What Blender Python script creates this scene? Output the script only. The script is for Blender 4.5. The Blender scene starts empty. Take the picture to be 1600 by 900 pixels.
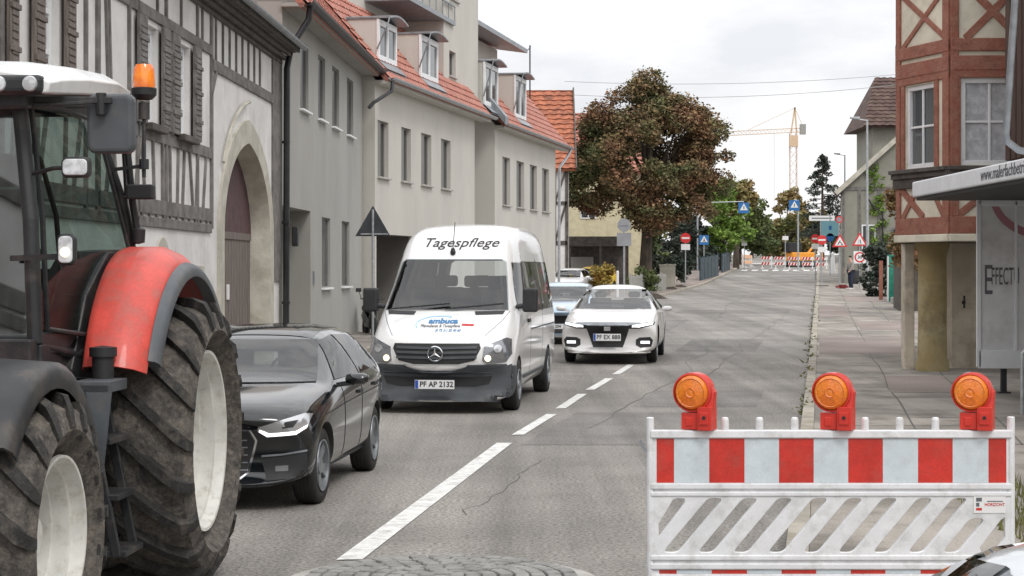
import bpy, bmesh, math, random
from mathutils import Vector, Matrix, noise as mnoise
from mathutils.bvhtree import BVHTree
R = math.radians
random.seed(7)
C = bpy.context.scene.collection
sc = bpy.context.scene

# ------------------------------------------------------------------ camera, sky, light, exposure
F, HZ, CH = 2900.0, 420.0, 1.9          # focal length and horizon of the 1600 px photo, eye height
cd = bpy.data.cameras.new('camera'); cam = bpy.data.objects.new('camera', cd); C.objects.link(cam)
cam.location = (0, 0, CH); cam.rotation_euler = (R(90), 0, 0)
cd.sensor_width = 36; cd.lens = 36*F/1600; cd.shift_y = -(450-HZ)/1600; cd.clip_end = 4000; cd.clip_start = .05
sc.camera = cam
W = bpy.data.worlds.new('World'); sc.world = W; W.use_nodes = True
nt = W.node_tree; nt.nodes.clear()
def wn(t, **k):
    n = nt.nodes.new(t)
    for a, b in k.items(): setattr(n, a, b)
    return n
sky = wn('ShaderNodeTexSky', sky_type='NISHITA'); sky.sun_disc = False; sky.sun_elevation = R(48); sky.sun_rotation = R(150)
sky.dust_density = 3
tc = wn('ShaderNodeTexCoord'); sep = wn('ShaderNodeSeparateXYZ'); nt.links.new(tc.outputs['Generated'], sep.inputs[0])
grad = wn('ShaderNodeMapRange'); grad.inputs['From Min'].default_value = 0.0; grad.inputs['From Max'].default_value = .9
grad.inputs['To Min'].default_value = 9.3; grad.inputs['To Max'].default_value = 17.0
nt.links.new(sep.outputs[2], grad.inputs['Value'])
mp = wn('ShaderNodeMapping'); mp.inputs['Scale'].default_value = (1.6, 1.6, 4.5)
nt.links.new(tc.outputs['Generated'], mp.inputs[0])
nz = wn('ShaderNodeTexNoise'); nz.inputs['Scale'].default_value = 3.4; nz.inputs['Detail'].default_value = 7; nz.inputs['Roughness'].default_value = .55
nt.links.new(mp.outputs[0], nz.inputs['Vector'])
cr = wn('ShaderNodeValToRGB'); cr.color_ramp.elements[0].position = .36; cr.color_ramp.elements[0].color = (.80, .815, .85, 1)
cr.color_ramp.elements[1].position = .6; cr.color_ramp.elements[1].color = (1.1, 1.09, 1.09, 1)
nt.links.new(nz.outputs[0], cr.inputs[0])
mul = wn('ShaderNodeVectorMath', operation='SCALE'); nt.links.new(cr.outputs[0], mul.inputs[0]); nt.links.new(grad.outputs[0], mul.inputs['Scale'])
mx = wn('ShaderNodeMix', data_type='RGBA'); mx.inputs[0].default_value = .94
nt.links.new(sky.outputs[0], mx.inputs[6]); nt.links.new(mul.outputs[0], mx.inputs[7])
bg = wn('ShaderNodeBackground'); bg.inputs[1].default_value = .1
wo = wn('ShaderNodeOutputWorld'); nt.links.new(mx.outputs[2], bg.inputs[0]); nt.links.new(bg.outputs[0], wo.inputs[0])
sd = bpy.data.lights.new('sun', 'SUN'); sd.energy = 1.1; sd.angle = R(14); sd.color = (1, .97, .92)
sun = bpy.data.objects.new('sun', sd); C.objects.link(sun)
_d = Vector((math.cos(R(48))*math.sin(R(150)), math.cos(R(48))*math.cos(R(150)), math.sin(R(48))))
sun.rotation_euler = _d.to_track_quat('Z', 'Y').to_euler()
sc.view_settings.view_transform = 'Standard'; sc.view_settings.look = 'None'
sc.view_settings.exposure = 0.12; sc.view_settings.gamma = 1

# ------------------------------------------------------------------ materials
M = {}
def mat(name, col, rough=.6, metal=0, var=.0, vscale=3, col2=None, bump=0, bscale=40, spec=.5, coat=0, fine=0, fscale=120, dirt=None, dscale=1.5, damt=.5, emit=0, ior=None, stretch=(1, 1, 1), coords='Object', sheen=0):
    m = bpy.data.materials.new(name); m.use_nodes = True; N = m.node_tree; n = N.nodes; l = N.links
    p = n['Principled BSDF']; p.inputs['Roughness'].default_value = rough; p.inputs['Metallic'].default_value = metal
    p.inputs['Specular IOR Level'].default_value = spec; p.inputs['Coat Weight'].default_value = coat; p.inputs['Coat Roughness'].default_value = .06
    if ior: p.inputs['IOR'].default_value = ior
    c = (*col, 1)
    t = n.new('ShaderNodeTexCoord'); mp = n.new('ShaderNodeMapping'); mp.inputs['Scale'].default_value = stretch
    l.new(t.outputs[coords], mp.inputs[0])
    def noise(s, det=5, rg=.6):
        q = n.new('ShaderNodeTexNoise'); q.inputs['Scale'].default_value = s; q.inputs['Detail'].default_value = det; q.inputs['Roughness'].default_value = rg
        l.new(mp.outputs[0], q.inputs['Vector']); return q
    out = None
    def mix(a, b, f, mode='MIX'):
        q = n.new('ShaderNodeMix'); q.data_type = 'RGBA'; q.blend_type = mode
        for i, v in ((6, a), (7, b), (0, f)):
            if hasattr(v, 'links'): l.new(v, q.inputs[i])
            else: q.inputs[i].default_value = v
        return q.outputs[2]
    cur = c
    if var or col2:
        q = noise(vscale); rp = n.new('ShaderNodeMapRange'); rp.inputs['From Min'].default_value = .38; rp.inputs['From Max'].default_value = .62
        l.new(q.outputs[0], rp.inputs['Value'])
        c2 = (*col2, 1) if col2 else (*[max(0, x*(1-var)) for x in col], 1)
        c1 = c if col2 else (*[min(1, x*(1+var*.6)) for x in col], 1)
        cur = mix(c1, c2, rp.outputs[0])
    if dirt:
        q = noise(dscale, 8, .7); rp = n.new('ShaderNodeMapRange'); rp.inputs['From Min'].default_value = .5; rp.inputs['From Max'].default_value = .68; rp.inputs['To Max'].default_value = damt
        l.new(q.outputs[0], rp.inputs['Value']); cur = mix(cur, (*dirt, 1), rp.outputs[0])
    if fine:
        q = noise(fscale, 2, .8); rp = n.new('ShaderNodeMapRange'); rp.inputs['From Min'].default_value = .3; rp.inputs['From Max'].default_value = .7
        rp.inputs['To Min'].default_value = 1-fine; rp.inputs['To Max'].default_value = 1+fine
        l.new(q.outputs[0], rp.inputs['Value'])
        q2 = n.new('ShaderNodeVectorMath'); q2.operation = 'SCALE'
        if hasattr(cur, 'links'): l.new(cur, q2.inputs[0])
        else: q2.inputs[0].default_value = cur[:3]
        l.new(rp.outputs[0], q2.inputs['Scale']); cur = q2.outputs[0]
    if hasattr(cur, 'links'): l.new(cur, p.inputs['Base Color'])
    else: p.inputs['Base Color'].default_value = cur
    if bump:
        q = noise(bscale, 6); b = n.new('ShaderNodeBump'); b.inputs['Strength'].default_value = bump; b.inputs['Distance'].default_value = .02
        l.new(q.outputs[0], b.inputs['Height']); l.new(b.outputs[0], p.inputs['Normal'])
    if emit:
        p.inputs['Emission Color'].default_value = c; p.inputs['Emission Strength'].default_value = emit
    M[name] = m; return m
def glassmat(name, tint=(.9, .95, .93), mixf=.25, rough=.02, ior=1.5):
    m = bpy.data.materials.new(name); m.use_nodes = True; n = m.node_tree.nodes; l = m.node_tree.links; n.clear()
    o = n.new('ShaderNodeOutputMaterial'); t = n.new('ShaderNodeBsdfTransparent'); t.inputs[0].default_value = (*tint, 1)
    g = n.new('ShaderNodeBsdfGlossy'); g.inputs['Roughness'].default_value = rough
    fr = n.new('ShaderNodeFresnel'); fr.inputs[0].default_value = ior
    ad = n.new('ShaderNodeMath'); ad.operation = 'ADD'; ad.use_clamp = True; ad.inputs[1].default_value = mixf
    l.new(fr.outputs[0], ad.inputs[0]); x = n.new('ShaderNodeMixShader'); l.new(ad.outputs[0], x.inputs[0]); l.new(t.outputs[0], x.inputs[1]); l.new(g.outputs[0], x.inputs[2]); l.new(x.outputs[0], o.inputs[0])
    M[name] = m; return m

mat('ground', (.16, .15, .13), .95, var=.3, vscale=.3, fine=.3, fscale=30)
mat('asphalt', (.25, .235, .215), .9, var=.16, vscale=.35, fine=.62, fscale=33, bump=.5, bscale=60, dirt=(.17, .16, .145), dscale=.5, damt=.5)
mat('patch_asphalt', (.2, .19, .178), .9, var=.14, vscale=.8, fine=.6, fscale=50, bump=.5, bscale=60)
mat('crack', (.11, .105, .095), .95)
mat('paving', (.28, .255, .225), .92, var=.25, vscale=.6, fine=.25, fscale=50, bump=.3, bscale=30, dirt=(.13, .12, .1), dscale=1.2, damt=.7)
mat('paving_pink', (.25, .205, .185), .92, var=.2, vscale=.5, fine=.2, fscale=30)
mat('kerb', (.36, .33, .28), .9, var=.25, vscale=2, fine=.2, dirt=(.2, .16, .08), dscale=1.3, damt=.6, bump=.3)
mat('road_paint', (.72, .72, .7), .7, var=.15, vscale=8, fine=.15, fscale=80, dirt=(.34, .33, .31), dscale=7, damt=.8)
mat('cobble', (.26, .256, .245), .8, var=.25, vscale=5, fine=.2, bump=.6)
mat('concrete', (.42, .41, .38), .85, var=.15, vscale=3, fine=.15, dirt=(.25, .24, .2), damt=.5)
mat('plaster_white', (.7, .69, .675), .9, var=.1, vscale=1.2, fine=.05, bump=.2, bscale=14, dirt=(.42, .4, .38), dscale=1.0, damt=.5)
mat('plaster_grey', (.35, .343, .32), .92, var=.07, vscale=.6, fine=.06, fscale=60, bump=.15, bscale=40, dirt=(.27, .268, .252), dscale=.8, damt=.35, stretch=(1, 1, .4))
mat('plaster_cream', (.53, .512, .468), .92, var=.06, vscale=.5, fine=.05, fscale=60, bump=.15, bscale=40, dirt=(.41, .40, .375), dscale=.8, damt=.45, stretch=(1, 1, .4))
mat('facade_grey_far', (.27, .265, .225), .9, var=.12, vscale=.8, dirt=(.2, .2, .15), dscale=.6, damt=.6)
mat('wire_grey', (.35, .35, .36), .7)
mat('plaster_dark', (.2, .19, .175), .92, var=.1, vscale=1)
mat('render_yellow', (.62, .56, .38), .9, var=.1)
mat('render_beige', (.62, .56, .46), .9, var=.18, vscale=1.3, dirt=(.22, .18, .13), dscale=1.6, damt=.6, bump=.3, bscale=12)
mat('timber_dark', (.1, .088, .078), .85, var=.35, vscale=4, bump=.4, bscale=25)
mat('timber_grey', (.17, .16, .152), .85, var=.3, vscale=4, bump=.4, bscale=25)
mat('timber_red', (.29, .105, .07), .85, var=.3, vscale=6, col2=(.33, .15, .105), bump=.8, bscale=22, dirt=(.14, .07, .05), dscale=4, damt=.5, fine=.2, fscale=30)
mat('plaster_warm', (.7, .66, .54), .9, var=.1, vscale=2, dirt=(.4, .34, .25), dscale=3, damt=.4)
mat('wood_brown', (.06, .03, .02), .7, var=.4, vscale=3, stretch=(6, 6, .6))
mat('gate_wood', (.17, .14, .125), .8, var=.35, vscale=5, stretch=(8, 8, .5), bump=.3)
mat('gate_red', (.075, .03, .033), .7, var=.3, vscale=5)
mat('stone', (.5, .475, .41), .9, var=.15, vscale=2.5, dirt=(.3, .28, .21), dscale=2.2, damt=.6, bump=.6, bscale=14)
mat('pillar_stone', (.32, .25, .12), .9, var=.3, vscale=2, col2=(.40, .34, .2), dirt=(.14, .115, .07), dscale=1.7, damt=.8, bump=.7, bscale=14)
mat('dark_metal', (.03, .03, .033), .45, .3, var=.3)
mat('zinc', (.28, .3, .32), .45, .6, var=.2, vscale=5)
mat('galvanised', (.42, .44, .46), .45, .5, var=.15, vscale=9)
mat('white_frame', (.78, .79, .8), .45, var=.05)
mat('window_glass', (.07, .08, .085), .05, spec=.9, ior=1.8)
mat('window_grey', (.07, .07, .07), .25, var=.15, vscale=2)
mat('pale_pane', (.5, .51, .53), .8, var=.2, vscale=9, fine=.15, fscale=90)
mat('blind', (.2, .195, .185), .7, var=.1, vscale=2)
mat('reveal_dark', (.035, .035, .035), .8)
mat('tile_red', (.37, .13, .095), .8, var=.3, vscale=3.5, fine=.3, fscale=24, col2=(.43, .2, .155), dirt=(.2, .12, .1), dscale=1.6, damt=.7)
mat('tile_orange', (.38, .13, .07), .8, var=.35, vscale=3, fine=.2, fscale=25, dirt=(.12, .06, .04), dscale=1.5, damt=.6)
mat('tile_brown', (.10, .06, .052), .85, var=.35, vscale=2, fine=.2, fscale=25, dirt=(.2, .15, .1), dscale=1.5, damt=.5)
mat('black_rubber', (.018, .018, .018), .7, var=.2)
mat('tyre', (.02, .02, .021), .75, var=.3, vscale=8)
mat('tractor_tyre', (.06, .055, .05), .95, var=.5, vscale=11, col2=(.13, .115, .1), fine=.35, fscale=40, bump=.9, bscale=30, dirt=(.2, .175, .145), dscale=7, damt=.6)
mat('tractor_lug', (.028, .027, .026), .85, var=.4, vscale=9, fine=.3, fscale=50, bump=.6, bscale=30, dirt=(.13, .11, .09), dscale=6, damt=.7)
mat('lamp_dark', (.22, .23, .25), .15, .5, spec=.8, coat=1)
mat('tractor_rim', (.66, .66, .62), .5, var=.12, vscale=5, dirt=(.36, .31, .25), dscale=14, damt=.5)
mat('tractor_red', (.62, .075, .055), .5, coat=.15, var=.15, vscale=5, dirt=(.42, .14, .11), dscale=5, damt=.7, fine=.08, fscale=60)
mat('tractor_black', (.022, .024, .027), .5, var=.3, dirt=(.12, .1, .085), dscale=4, damt=.5)
mat('tractor_grey', (.08, .09, .10), .5, var=.2, dirt=(.16, .145, .13), dscale=5, damt=.5)
mat('tractor_white', (.78, .8, .8), .4, coat=.3, var=.06, dirt=(.5, .49, .45), dscale=3, damt=.4)
mat('chrome', (.75, .76, .78), .15, 1)
mat('dark_plastic', (.024, .025, .028), .5, var=.2)
mat('grey_plastic', (.07, .078, .088), .55, var=.2)
mat('lamp_lens', (.6, .62, .64), .15, spec=.8, coat=.6, var=.35, vscale=14)
mat('lamp_chrome', (.55, .56, .58), .2, .7, spec=.8, coat=1)
mat('lamp_lit', (1, .86, .6), .3, emit=1.6)
mat('drl', (.95, .97, 1), .3, emit=1.2)
mat('orange_lens', (.78, .17, .012), .25, coat=.7, var=.3, vscale=9, col2=(.85, .25, .02), fine=.25, fscale=60)
mat('amber', (.9, .26, .02), .22, coat=.8, var=.35, vscale=14, col2=(.7, .12, .01), emit=.12)
mat('lamp_red', (.66, .035, .02), .4, coat=.3, var=.12, vscale=6)
mat('barrier_white', (.76, .77, .79), .45, coat=.1, var=.07, vscale=5, fine=.05, dirt=(.42, .41, .39), dscale=7, damt=.55)
mat('foil_red', (.56, .03, .018), .45, coat=.1, var=.15, vscale=6, fine=.12, fscale=90, dirt=(.4, .08, .06), dscale=9, damt=.5)
mat('foil_white', (.6, .67, .71), .45, coat=.1, var=.07, vscale=6, fine=.05, fscale=90, dirt=(.45, .48, .5), dscale=9, damt=.5)
mat('paint_black', (.006, .008, .010), .12, .0, coat=.7, spec=.5)
mat('paint_white', (.8, .8, .8), .28, coat=.8)
mat('paint_sedan', (.74, .73, .73), .28, coat=.8)
mat('paint_blue', (.42, .54, .66), .28, .3, coat=.8)
mat('paint_yellow', (.8, .55, .03), .3, coat=.8)
mat('paint_silver', (.62, .66, .7), .28, .35, coat=.8)
mat('car_glass', (.10, .115, .12), .05, spec=.6, ior=1.6)
mat('screen_glass', (.14, .165, .175), .06, spec=.6, ior=1.6, col2=(.19, .215, .225), vscale=1.4)
mat('side_glass', (.03, .033, .033), .05, spec=.6, ior=1.55)
mat('plate', (.78, .79, .8), .5)
mat('plate_blue', (.02, .08, .4), .5)
mat('ink', (.02, .02, .022), .6)
mat('ink_blue', (.05, .2, .42), .6)
mat('ink_grey', (.12, .125, .14), .6)
mat('ink_lightblue', (.35, .58, .75), .6)
mat('ink_red', (.55, .04, .04), .6)
mat('ink_pink', (.42, .19, .22), .6)
mat('bark', (.07, .055, .042), .95, var=.4, vscale=4, bump=.8, bscale=10, stretch=(1, 1, .3))
mat('leaf_maroon', (.2, .1, .055), .8, col2=(.10, .12, .045), vscale=.5, fine=.7, fscale=3.2, dirt=(.44, .26, .14), dscale=.9, damt=.75)
mat('leaf_green', (.06, .085, .03), .75, col2=(.12, .15, .04), vscale=.6, fine=.5, fscale=3)
mat('leaf_bright', (.13, .22, .035), .7, col2=(.2, .3, .05), vscale=.6, fine=.4, fscale=3)
mat('leaf_olive', (.14, .16, .05), .75, col2=(.28, .18, .07), vscale=.35, fine=.4, fscale=2)
mat('leaf_dark', (.022, .035, .025), .8, col2=(.045, .055, .04), vscale=1, fine=.4, fscale=3)
mat('leaf_weed', (.16, .15, .05), .8, col2=(.12, .14, .04), vscale=2, fine=.5, fscale=20)
mat('leaf_yellow', (.34, .24, .04), .7, col2=(.2, .16, .04), vscale=1.5, fine=.4, fscale=6, dirt=(.3, .1, .03), dscale=2, damt=.8)
mat('leaf_ivy', (.22, .08, .04), .75, col2=(.2, .16, .06), vscale=2, fine=.5, fscale=8)
mat('grass', (.09, .14, .03), .85, var=.4, vscale=4, fine=.4)
mat('crane_orange', (.66, .48, .32), .5, var=.1)
mat('crane_pale', (.72, .62, .57), .5, var=.1)
mat('excavator_orange', (.85, .33, .03), .45, var=.1)
mat('sign_red', (.62, .035, .035), .4)
mat('sign_white', (.78, .78, .78), .4)
mat('sign_blue', (.03, .16, .42), .4)
mat('sign_cyan', (.25, .5, .58), .5)
mat('sign_back', (.3, .31, .33), .5, .3, var=.1)
mat('sign_back_dark', (.05, .055, .062), .5, .2, var=.2)
mat('green_paint', (.02, .25, .17), .5, var=.25, vscale=5)
mat('board_teal', (.05, .08, .1), .7, var=.4, vscale=3)
mat('shelter_grey', (.7, .71, .72), .5, var=.06, dirt=(.28, .28, .28), dscale=2, damt=.4)
mat('shelter_silver', (.76, .79, .82), .4, .0, var=.06)
mat('skin', (.5, .3, .22), .6); mat('jeans', (.02, .03, .055), .9, var=.3, vscale=12); mat('jacket', (.3, .28, .26), .9, var=.2); mat('hair', (.035, .025, .02), .8)
mat('shoe', (.6, .55, .55), .7); mat('bucket_red', (.22, .03, .03), .6, var=.2); mat('seat_cloth', (.075, .07, .068), .9)
glassmat('screen_clear', (.72, .77, .78), .05, .03); glassmat('side_clear', (.45, .48, .48), .02, .03)
glassmat('cab_glass', (.50, .58, .55), .07, ior=1.03); glassmat('cab_front_glass', (.6, .68, .7), .18); glassmat('shelter_glass', (.75, .78, .78), .1)

def road_wear(name, rot):       # long worn tracks and stains running with the road
    m = M[name]; N = m.node_tree; p = N.nodes['Principled BSDF']; src = p.inputs['Base Color'].links[0].from_socket
    t = N.nodes.new('ShaderNodeTexCoord')
    for sc_, lo, hi, a, b, r in (((1.1, .035, 1), .4, .6, .84, 1.12, rot), ((.5, .25, 1), .35, .7, .88, 1.1, 0), ((3.5, .06, 1), .42, .6, .93, 1.06, rot)):
        mp = N.nodes.new('ShaderNodeMapping'); mp.vector_type = 'POINT'; mp.inputs['Rotation'].default_value = (0, 0, r); mp.inputs['Scale'].default_value = sc_
        N.links.new(t.outputs['Object'], mp.inputs[0]); q = N.nodes.new('ShaderNodeTexNoise'); q.inputs['Scale'].default_value = 1; q.inputs['Detail'].default_value = 5; N.links.new(mp.outputs[0], q.inputs['Vector'])
        g_ = N.nodes.new('ShaderNodeMapRange'); g_.inputs['From Min'].default_value = lo; g_.inputs['From Max'].default_value = hi; g_.inputs['To Min'].default_value = a; g_.inputs['To Max'].default_value = b; N.links.new(q.outputs[0], g_.inputs['Value'])
        v = N.nodes.new('ShaderNodeVectorMath'); v.operation = 'SCALE'; N.links.new(src, v.inputs[0]); N.links.new(g_.outputs[0], v.inputs['Scale']); src = v.outputs[0]
    N.links.new(src, p.inputs['Base Color'])
road_wear('asphalt', R(8)); road_wear('patch_asphalt', R(8)); road_wear('paving', R(9))
# ------------------------------------------------------------------ mesh helpers
class MB:
    def __init__(s, Mx=None): s.v = []; s.f = []; s.m = []; s.M = Mx or Matrix()
    def add(s, vs, fs, m=0, Mx=None):
        T = s.M @ Mx if Mx is not None else s.M
        o = len(s.v); s.v += [tuple(T @ Vector(p)) for p in vs]; s.f += [tuple(i+o for i in f) for f in fs]; s.m += [m]*len(fs); return s
    def box(s, x0, x1, y0, y1, z0, z1, m=0, Mx=None):
        x0, x1 = min(x0, x1), max(x0, x1); y0, y1 = min(y0, y1), max(y0, y1); z0, z1 = min(z0, z1), max(z0, z1)
        return s.add([(x0, y0, z0), (x1, y0, z0), (x1, y1, z0), (x0, y1, z0), (x0, y0, z1), (x1, y0, z1), (x1, y1, z1), (x0, y1, z1)],
                     [(0, 3, 2, 1), (4, 5, 6, 7), (0, 1, 5, 4), (1, 2, 6, 5), (2, 3, 7, 6), (3, 0, 4, 7)], m, Mx)
    def beam(s, p, q, w, d, up=(0, 0, 1), m=0):      # box from p to q, w across, d along `up`-ish
        p, q = Vector(p), Vector(q); a = (q-p); L = a.length; a.normalize(); u = Vector(up)
        if abs(a.dot(u)) > .98: u = Vector((0, 1, 0))
        b = a.cross(u).normalized(); c = b.cross(a)
        vs = [p + b*(i*w/2) + c*(j*d/2) + a*(k*L) for k in (0, 1) for (i, j) in ((-1, -1), (1, -1), (1, 1), (-1, 1))]
        return s.add(vs, [(0, 1, 2, 3), (7, 6, 5, 4), (0, 4, 5, 1), (1, 5, 6, 2), (2, 6, 7, 3), (3, 7, 4, 0)], m)
    def tube(s, pts, r, n=8, m=0, caps=True):
        pts = [Vector(p) for p in pts]; rs = r if isinstance(r, (list, tuple)) else [r]*len(pts)
        vs = []; fs = []; prev = None
        for i, p in enumerate(pts):
            a = (pts[min(i+1, len(pts)-1)] - pts[max(i-1, 0)]).normalized()
            if prev is None:
                u = Vector((0, 0, 1)) if abs(a.z) < .9 else Vector((1, 0, 0)); b = a.cross(u).normalized()
            else: b = (prev - a*prev.dot(a)).normalized()
            prev = b; c = a.cross(b)
            for k in range(n):
                t = 2*math.pi*k/n; vs.append(p + (b*math.cos(t) + c*math.sin(t))*rs[i])
        for i in range(len(pts)-1):
            for k in range(n): fs.append((i*n+k, i*n+(k+1) % n, (i+1)*n+(k+1) % n, (i+1)*n+k))
        if caps: fs.append(tuple(range(n-1, -1, -1))); fs.append(tuple((len(pts)-1)*n+k for k in range(n)))
        return s.add(vs, fs, m)
    def lathe(s, prof, n=32, Mx=None, m=0, a0=0, a1=2*math.pi):   # prof [(r, h)] about local Z
        full = abs(a1-a0-2*math.pi) < 1e-6; k = n if full else n+1; vs = []; fs = []
        for (r, h) in prof:
            for j in range(k):
                t = a0+(a1-a0)*j/n; vs.append((r*math.cos(t), r*math.sin(t), h))
        for i in range(len(prof)-1):
            for j in range(n):
                j2 = (j+1) % k; fs.append((i*k+j, i*k+j2, (i+1)*k+j2, (i+1)*k+j))
        return s.add(vs, fs, m, Mx)
    def cyl(s, p, q, r, n=16, m=0): return s.tube([p, q], r, n, m)
    def prism(s, poly, d0, d1, Mx=None, m=0):        # poly in local XY, extruded along Z
        n = len(poly); a = sum(poly[i][0]*poly[(i+1) % n][1]-poly[(i+1) % n][0]*poly[i][1] for i in range(n))
        if a < 0: poly = poly[::-1]
        if d0 > d1: d0, d1 = d1, d0
        vs = [(x, y, d0) for x, y in poly] + [(x, y, d1) for x, y in poly]
        fs = [tuple(range(n-1, -1, -1)), tuple(range(n, 2*n))] + [(i, (i+1) % n, n+(i+1) % n, n+i) for i in range(n)]
        return s.add(vs, fs, m, Mx)
    def mesh(s, name):
        me = bpy.data.meshes.new(name); me.from_pydata(s.v, [], s.f); me.validate()
        return me
    def build(s, name, mats, parent=None, bevel=0, smooth=False, seg=2, sub=0, angle=35):
        me = bpy.data.meshes.new(name); me.from_pydata(s.v, [], s.f)
        mats = mats if isinstance(mats, (list, tuple)) else [mats]
        for q in mats: me.materials.append(M[q])
        for p, i in zip(me.polygons, s.m): p.material_index = i
        if smooth:
            me.polygons.foreach_set('use_smooth', [True]*len(me.polygons)); me.set_sharp_from_angle(angle=R(angle))
        me.update()
        o = bpy.data.objects.new(name, me); C.objects.link(o)
        if parent: o.parent = parent
        if bevel:
            b = o.modifiers.new('b', 'BEVEL'); b.width = bevel; b.segments = seg; b.limit_method = 'ANGLE'; b.angle_limit = R(40)
        if sub:
            b = o.modifiers.new('s', 'SUBSURF'); b.levels = b.render_levels = sub
        return o
def tag(o, label=None, cat=None, group=None, kind=None):
    if label: o['label'] = label
    if cat: o['category'] = cat
    if group: o['group'] = group
    if kind: o['kind'] = kind
    return o
def empty(name, loc=(0, 0, 0), rz=0, label=None, cat=None, group=None):
    o = bpy.data.objects.new(name, None); C.objects.link(o); o.location = loc; o.rotation_euler = (0, 0, rz); o.empty_display_size = .2
    return tag(o, label, cat, group)
def copy_tree(o, parent=None):
    c = o.copy(); C.objects.link(c)
    if parent is not None: c.parent = parent
    for ch in list(o.children): copy_tree(ch, c)
    return c
def from_obj(mb, data_obj, Mx, m=0):
    C.objects.link(data_obj); bpy.context.view_layer.update()
    dg = bpy.context.evaluated_depsgraph_get(); me = bpy.data.meshes.new_from_object(data_obj.evaluated_get(dg))
    mb.add([v.co[:] for v in me.vertices], [tuple(p.vertices) for p in me.polygons], m, Mx)
    d = data_obj.data; bpy.data.objects.remove(data_obj); bpy.data.meshes.remove(me); bpy.data.curves.remove(d)
def text(mb, s, size, depth, Mx, m=0, align='CENTER', shear=0, sx=1, bold=0, spacing=1):
    cu = bpy.data.curves.new('t', 'FONT'); cu.body = s; cu.size = size; cu.extrude = depth; cu.align_x = align; cu.align_y = 'CENTER'; cu.shear = shear; cu.offset = bold; cu.space_character = spacing; cu.resolution_u = 3
    o = bpy.data.objects.new('t', cu); from_obj(mb, o, Mx @ Matrix.Diagonal((sx, 1, 1, 1)), m)
def plate2d(mb, loops, depth, Mx, m=0, bevel=0):    # filled outlines with holes, extruded +-depth
    cu = bpy.data.curves.new('c', 'CURVE'); cu.dimensions = '2D'; cu.fill_mode = 'BOTH'; cu.extrude = depth; cu.bevel_depth = bevel; cu.bevel_resolution = 2
    for lp in loops:
        sp = cu.splines.new('POLY'); sp.points.add(len(lp)-1); sp.use_cyclic_u = True
        for p, (x, y) in zip(sp.points, lp): p.co = (x, y, 0, 1)
    from_obj(mb, bpy.data.objects.new('c', cu), Mx, m)
def rrect(x0, x1, y0, y1, r, n=4):
    out = []
    for cx, cy, a in ((x1-r, y1-r, 0), (x0+r, y1-r, 90), (x0+r, y0+r, 180), (x1-r, y0+r, 270)):
        for k in range(n+1): t = R(a+90*k/n); out.append((cx+r*math.cos(t), cy+r*math.sin(t)))
    return out
def circ(x, y, r, n=24, ry=None): return [(x+r*math.cos(2*math.pi*k/n), y+(ry or r)*math.sin(2*math.pi*k/n)) for k in range(n)]
def frame(o, x, z):       # matrix: local X->x, local Y->z, local Z-> x cross z
    x = Vector(x).normalized(); z = Vector(z).normalized(); n = x.cross(z)
    m = Matrix((x, z, n)).transposed().to_4x4(); m.translation = Vector(o); return m
XZ = frame((0, 0, 0), (1, 0, 0), (0, 0, 1))     # plate drawn in XZ, facing -Y
def at(px, py, Y): return Vector(((px-800)/F*Y, Y, CH-(py-HZ)/F*Y))
def interp(tab, t):
    if t <= tab[0][0]: return tab[0][1]
    for (a, b), (c, d) in zip(tab, tab[1:]):
        if t <= c: return b+(d-b)*(t-a)/(c-a)
    return tab[-1][1]
GZ = [(-50, 0), (30, 0), (45, .1), (70, .35), (95, .6), (117, .9), (150, 1.7), (172, 2.2), (200, 3.0), (240, 3.7), (320, 4.2), (3000, 4.2)]
def gz(Y): return interp(GZ, Y)
# ------------------------------------------------------------------ ground, road, pavements
YS = [-40, -10, 0, 5, 10, 15, 20, 25, 30, 35, 40, 45, 50, 55, 60, 65, 70, 75, 80, 85, 90, 95, 100, 106, 112, 117, 125, 135, 142, 150, 160, 172, 185, 200, 220, 240, 280, 320]
def xr(Y): return 3.93+.166*(Y-25)
LK = [(-40, -5.2), (0, -4.9), (37, -3.4), (50, -2.5), (60, -.9), (67, .9), (80, 5.2), (95, 8.2), (112, 11.3), (150, 17.9), (200, 26), (320, 46)]
def xl(Y): return interp(LK, Y)
def sheet(name, mt, fx0, fx1, ys, dz, kind='structure', nx=1, label=None):
    mb = MB(); vs = []; fs = []
    for Y in ys:
        for i in range(nx+1):
            t = i/nx; vs.append((fx0(Y)*(1-t)+fx1(Y)*t, Y, gz(Y)+dz))
    for j in range(len(ys)-1):
        for i in range(nx): a = j*(nx+1)+i; fs.append((a, a+1, a+nx+2, a+nx+1))
    mb.add(vs, fs); o = mb.build(name, mt); o['kind'] = kind
    if label: o['label'] = label
    return o
sheet('ground', 'ground', lambda Y: -900, lambda Y: 900, YS+[600, 2500], -.012, nx=6)
sheet('road', 'asphalt', lambda Y: xl(Y)-.02, lambda Y: xr(Y)+.02, YS, 0, nx=3)
def fine(a, b, st=3):
    n = max(2, int((b-a)/st)); s = {a+(b-a)*i/n for i in range(n+1)} | {y for y in YS if a < y < b}
    return sorted(s)
def raised(name, mt, fx0, fx1, a, b, h=.12):
    ys = fine(a, b); mb = MB(); n = len(ys); vs = []; fs = []
    for Y in ys: vs += [(fx0(Y), Y, gz(Y)-.1), (fx0(Y), Y, gz(Y)+h), (fx1(Y), Y, gz(Y)+h), (fx1(Y), Y, gz(Y)-.1)]
    for j in range(n-1):
        for i in range(3): q = j*4+i; fs.append((q, q+1, q+5, q+4))
    fs += [(0, 3, 2, 1), ((n-1)*4, (n-1)*4+1, (n-1)*4+2, (n-1)*4+3)]
    mb.add(vs, fs); o = mb.build(name, mt); o['kind'] = 'structure'; return o
raised('pavement_right', 'paving', lambda Y: xr(Y)+.15, lambda Y: xr(Y)+9, -10, 175, .10)
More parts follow.
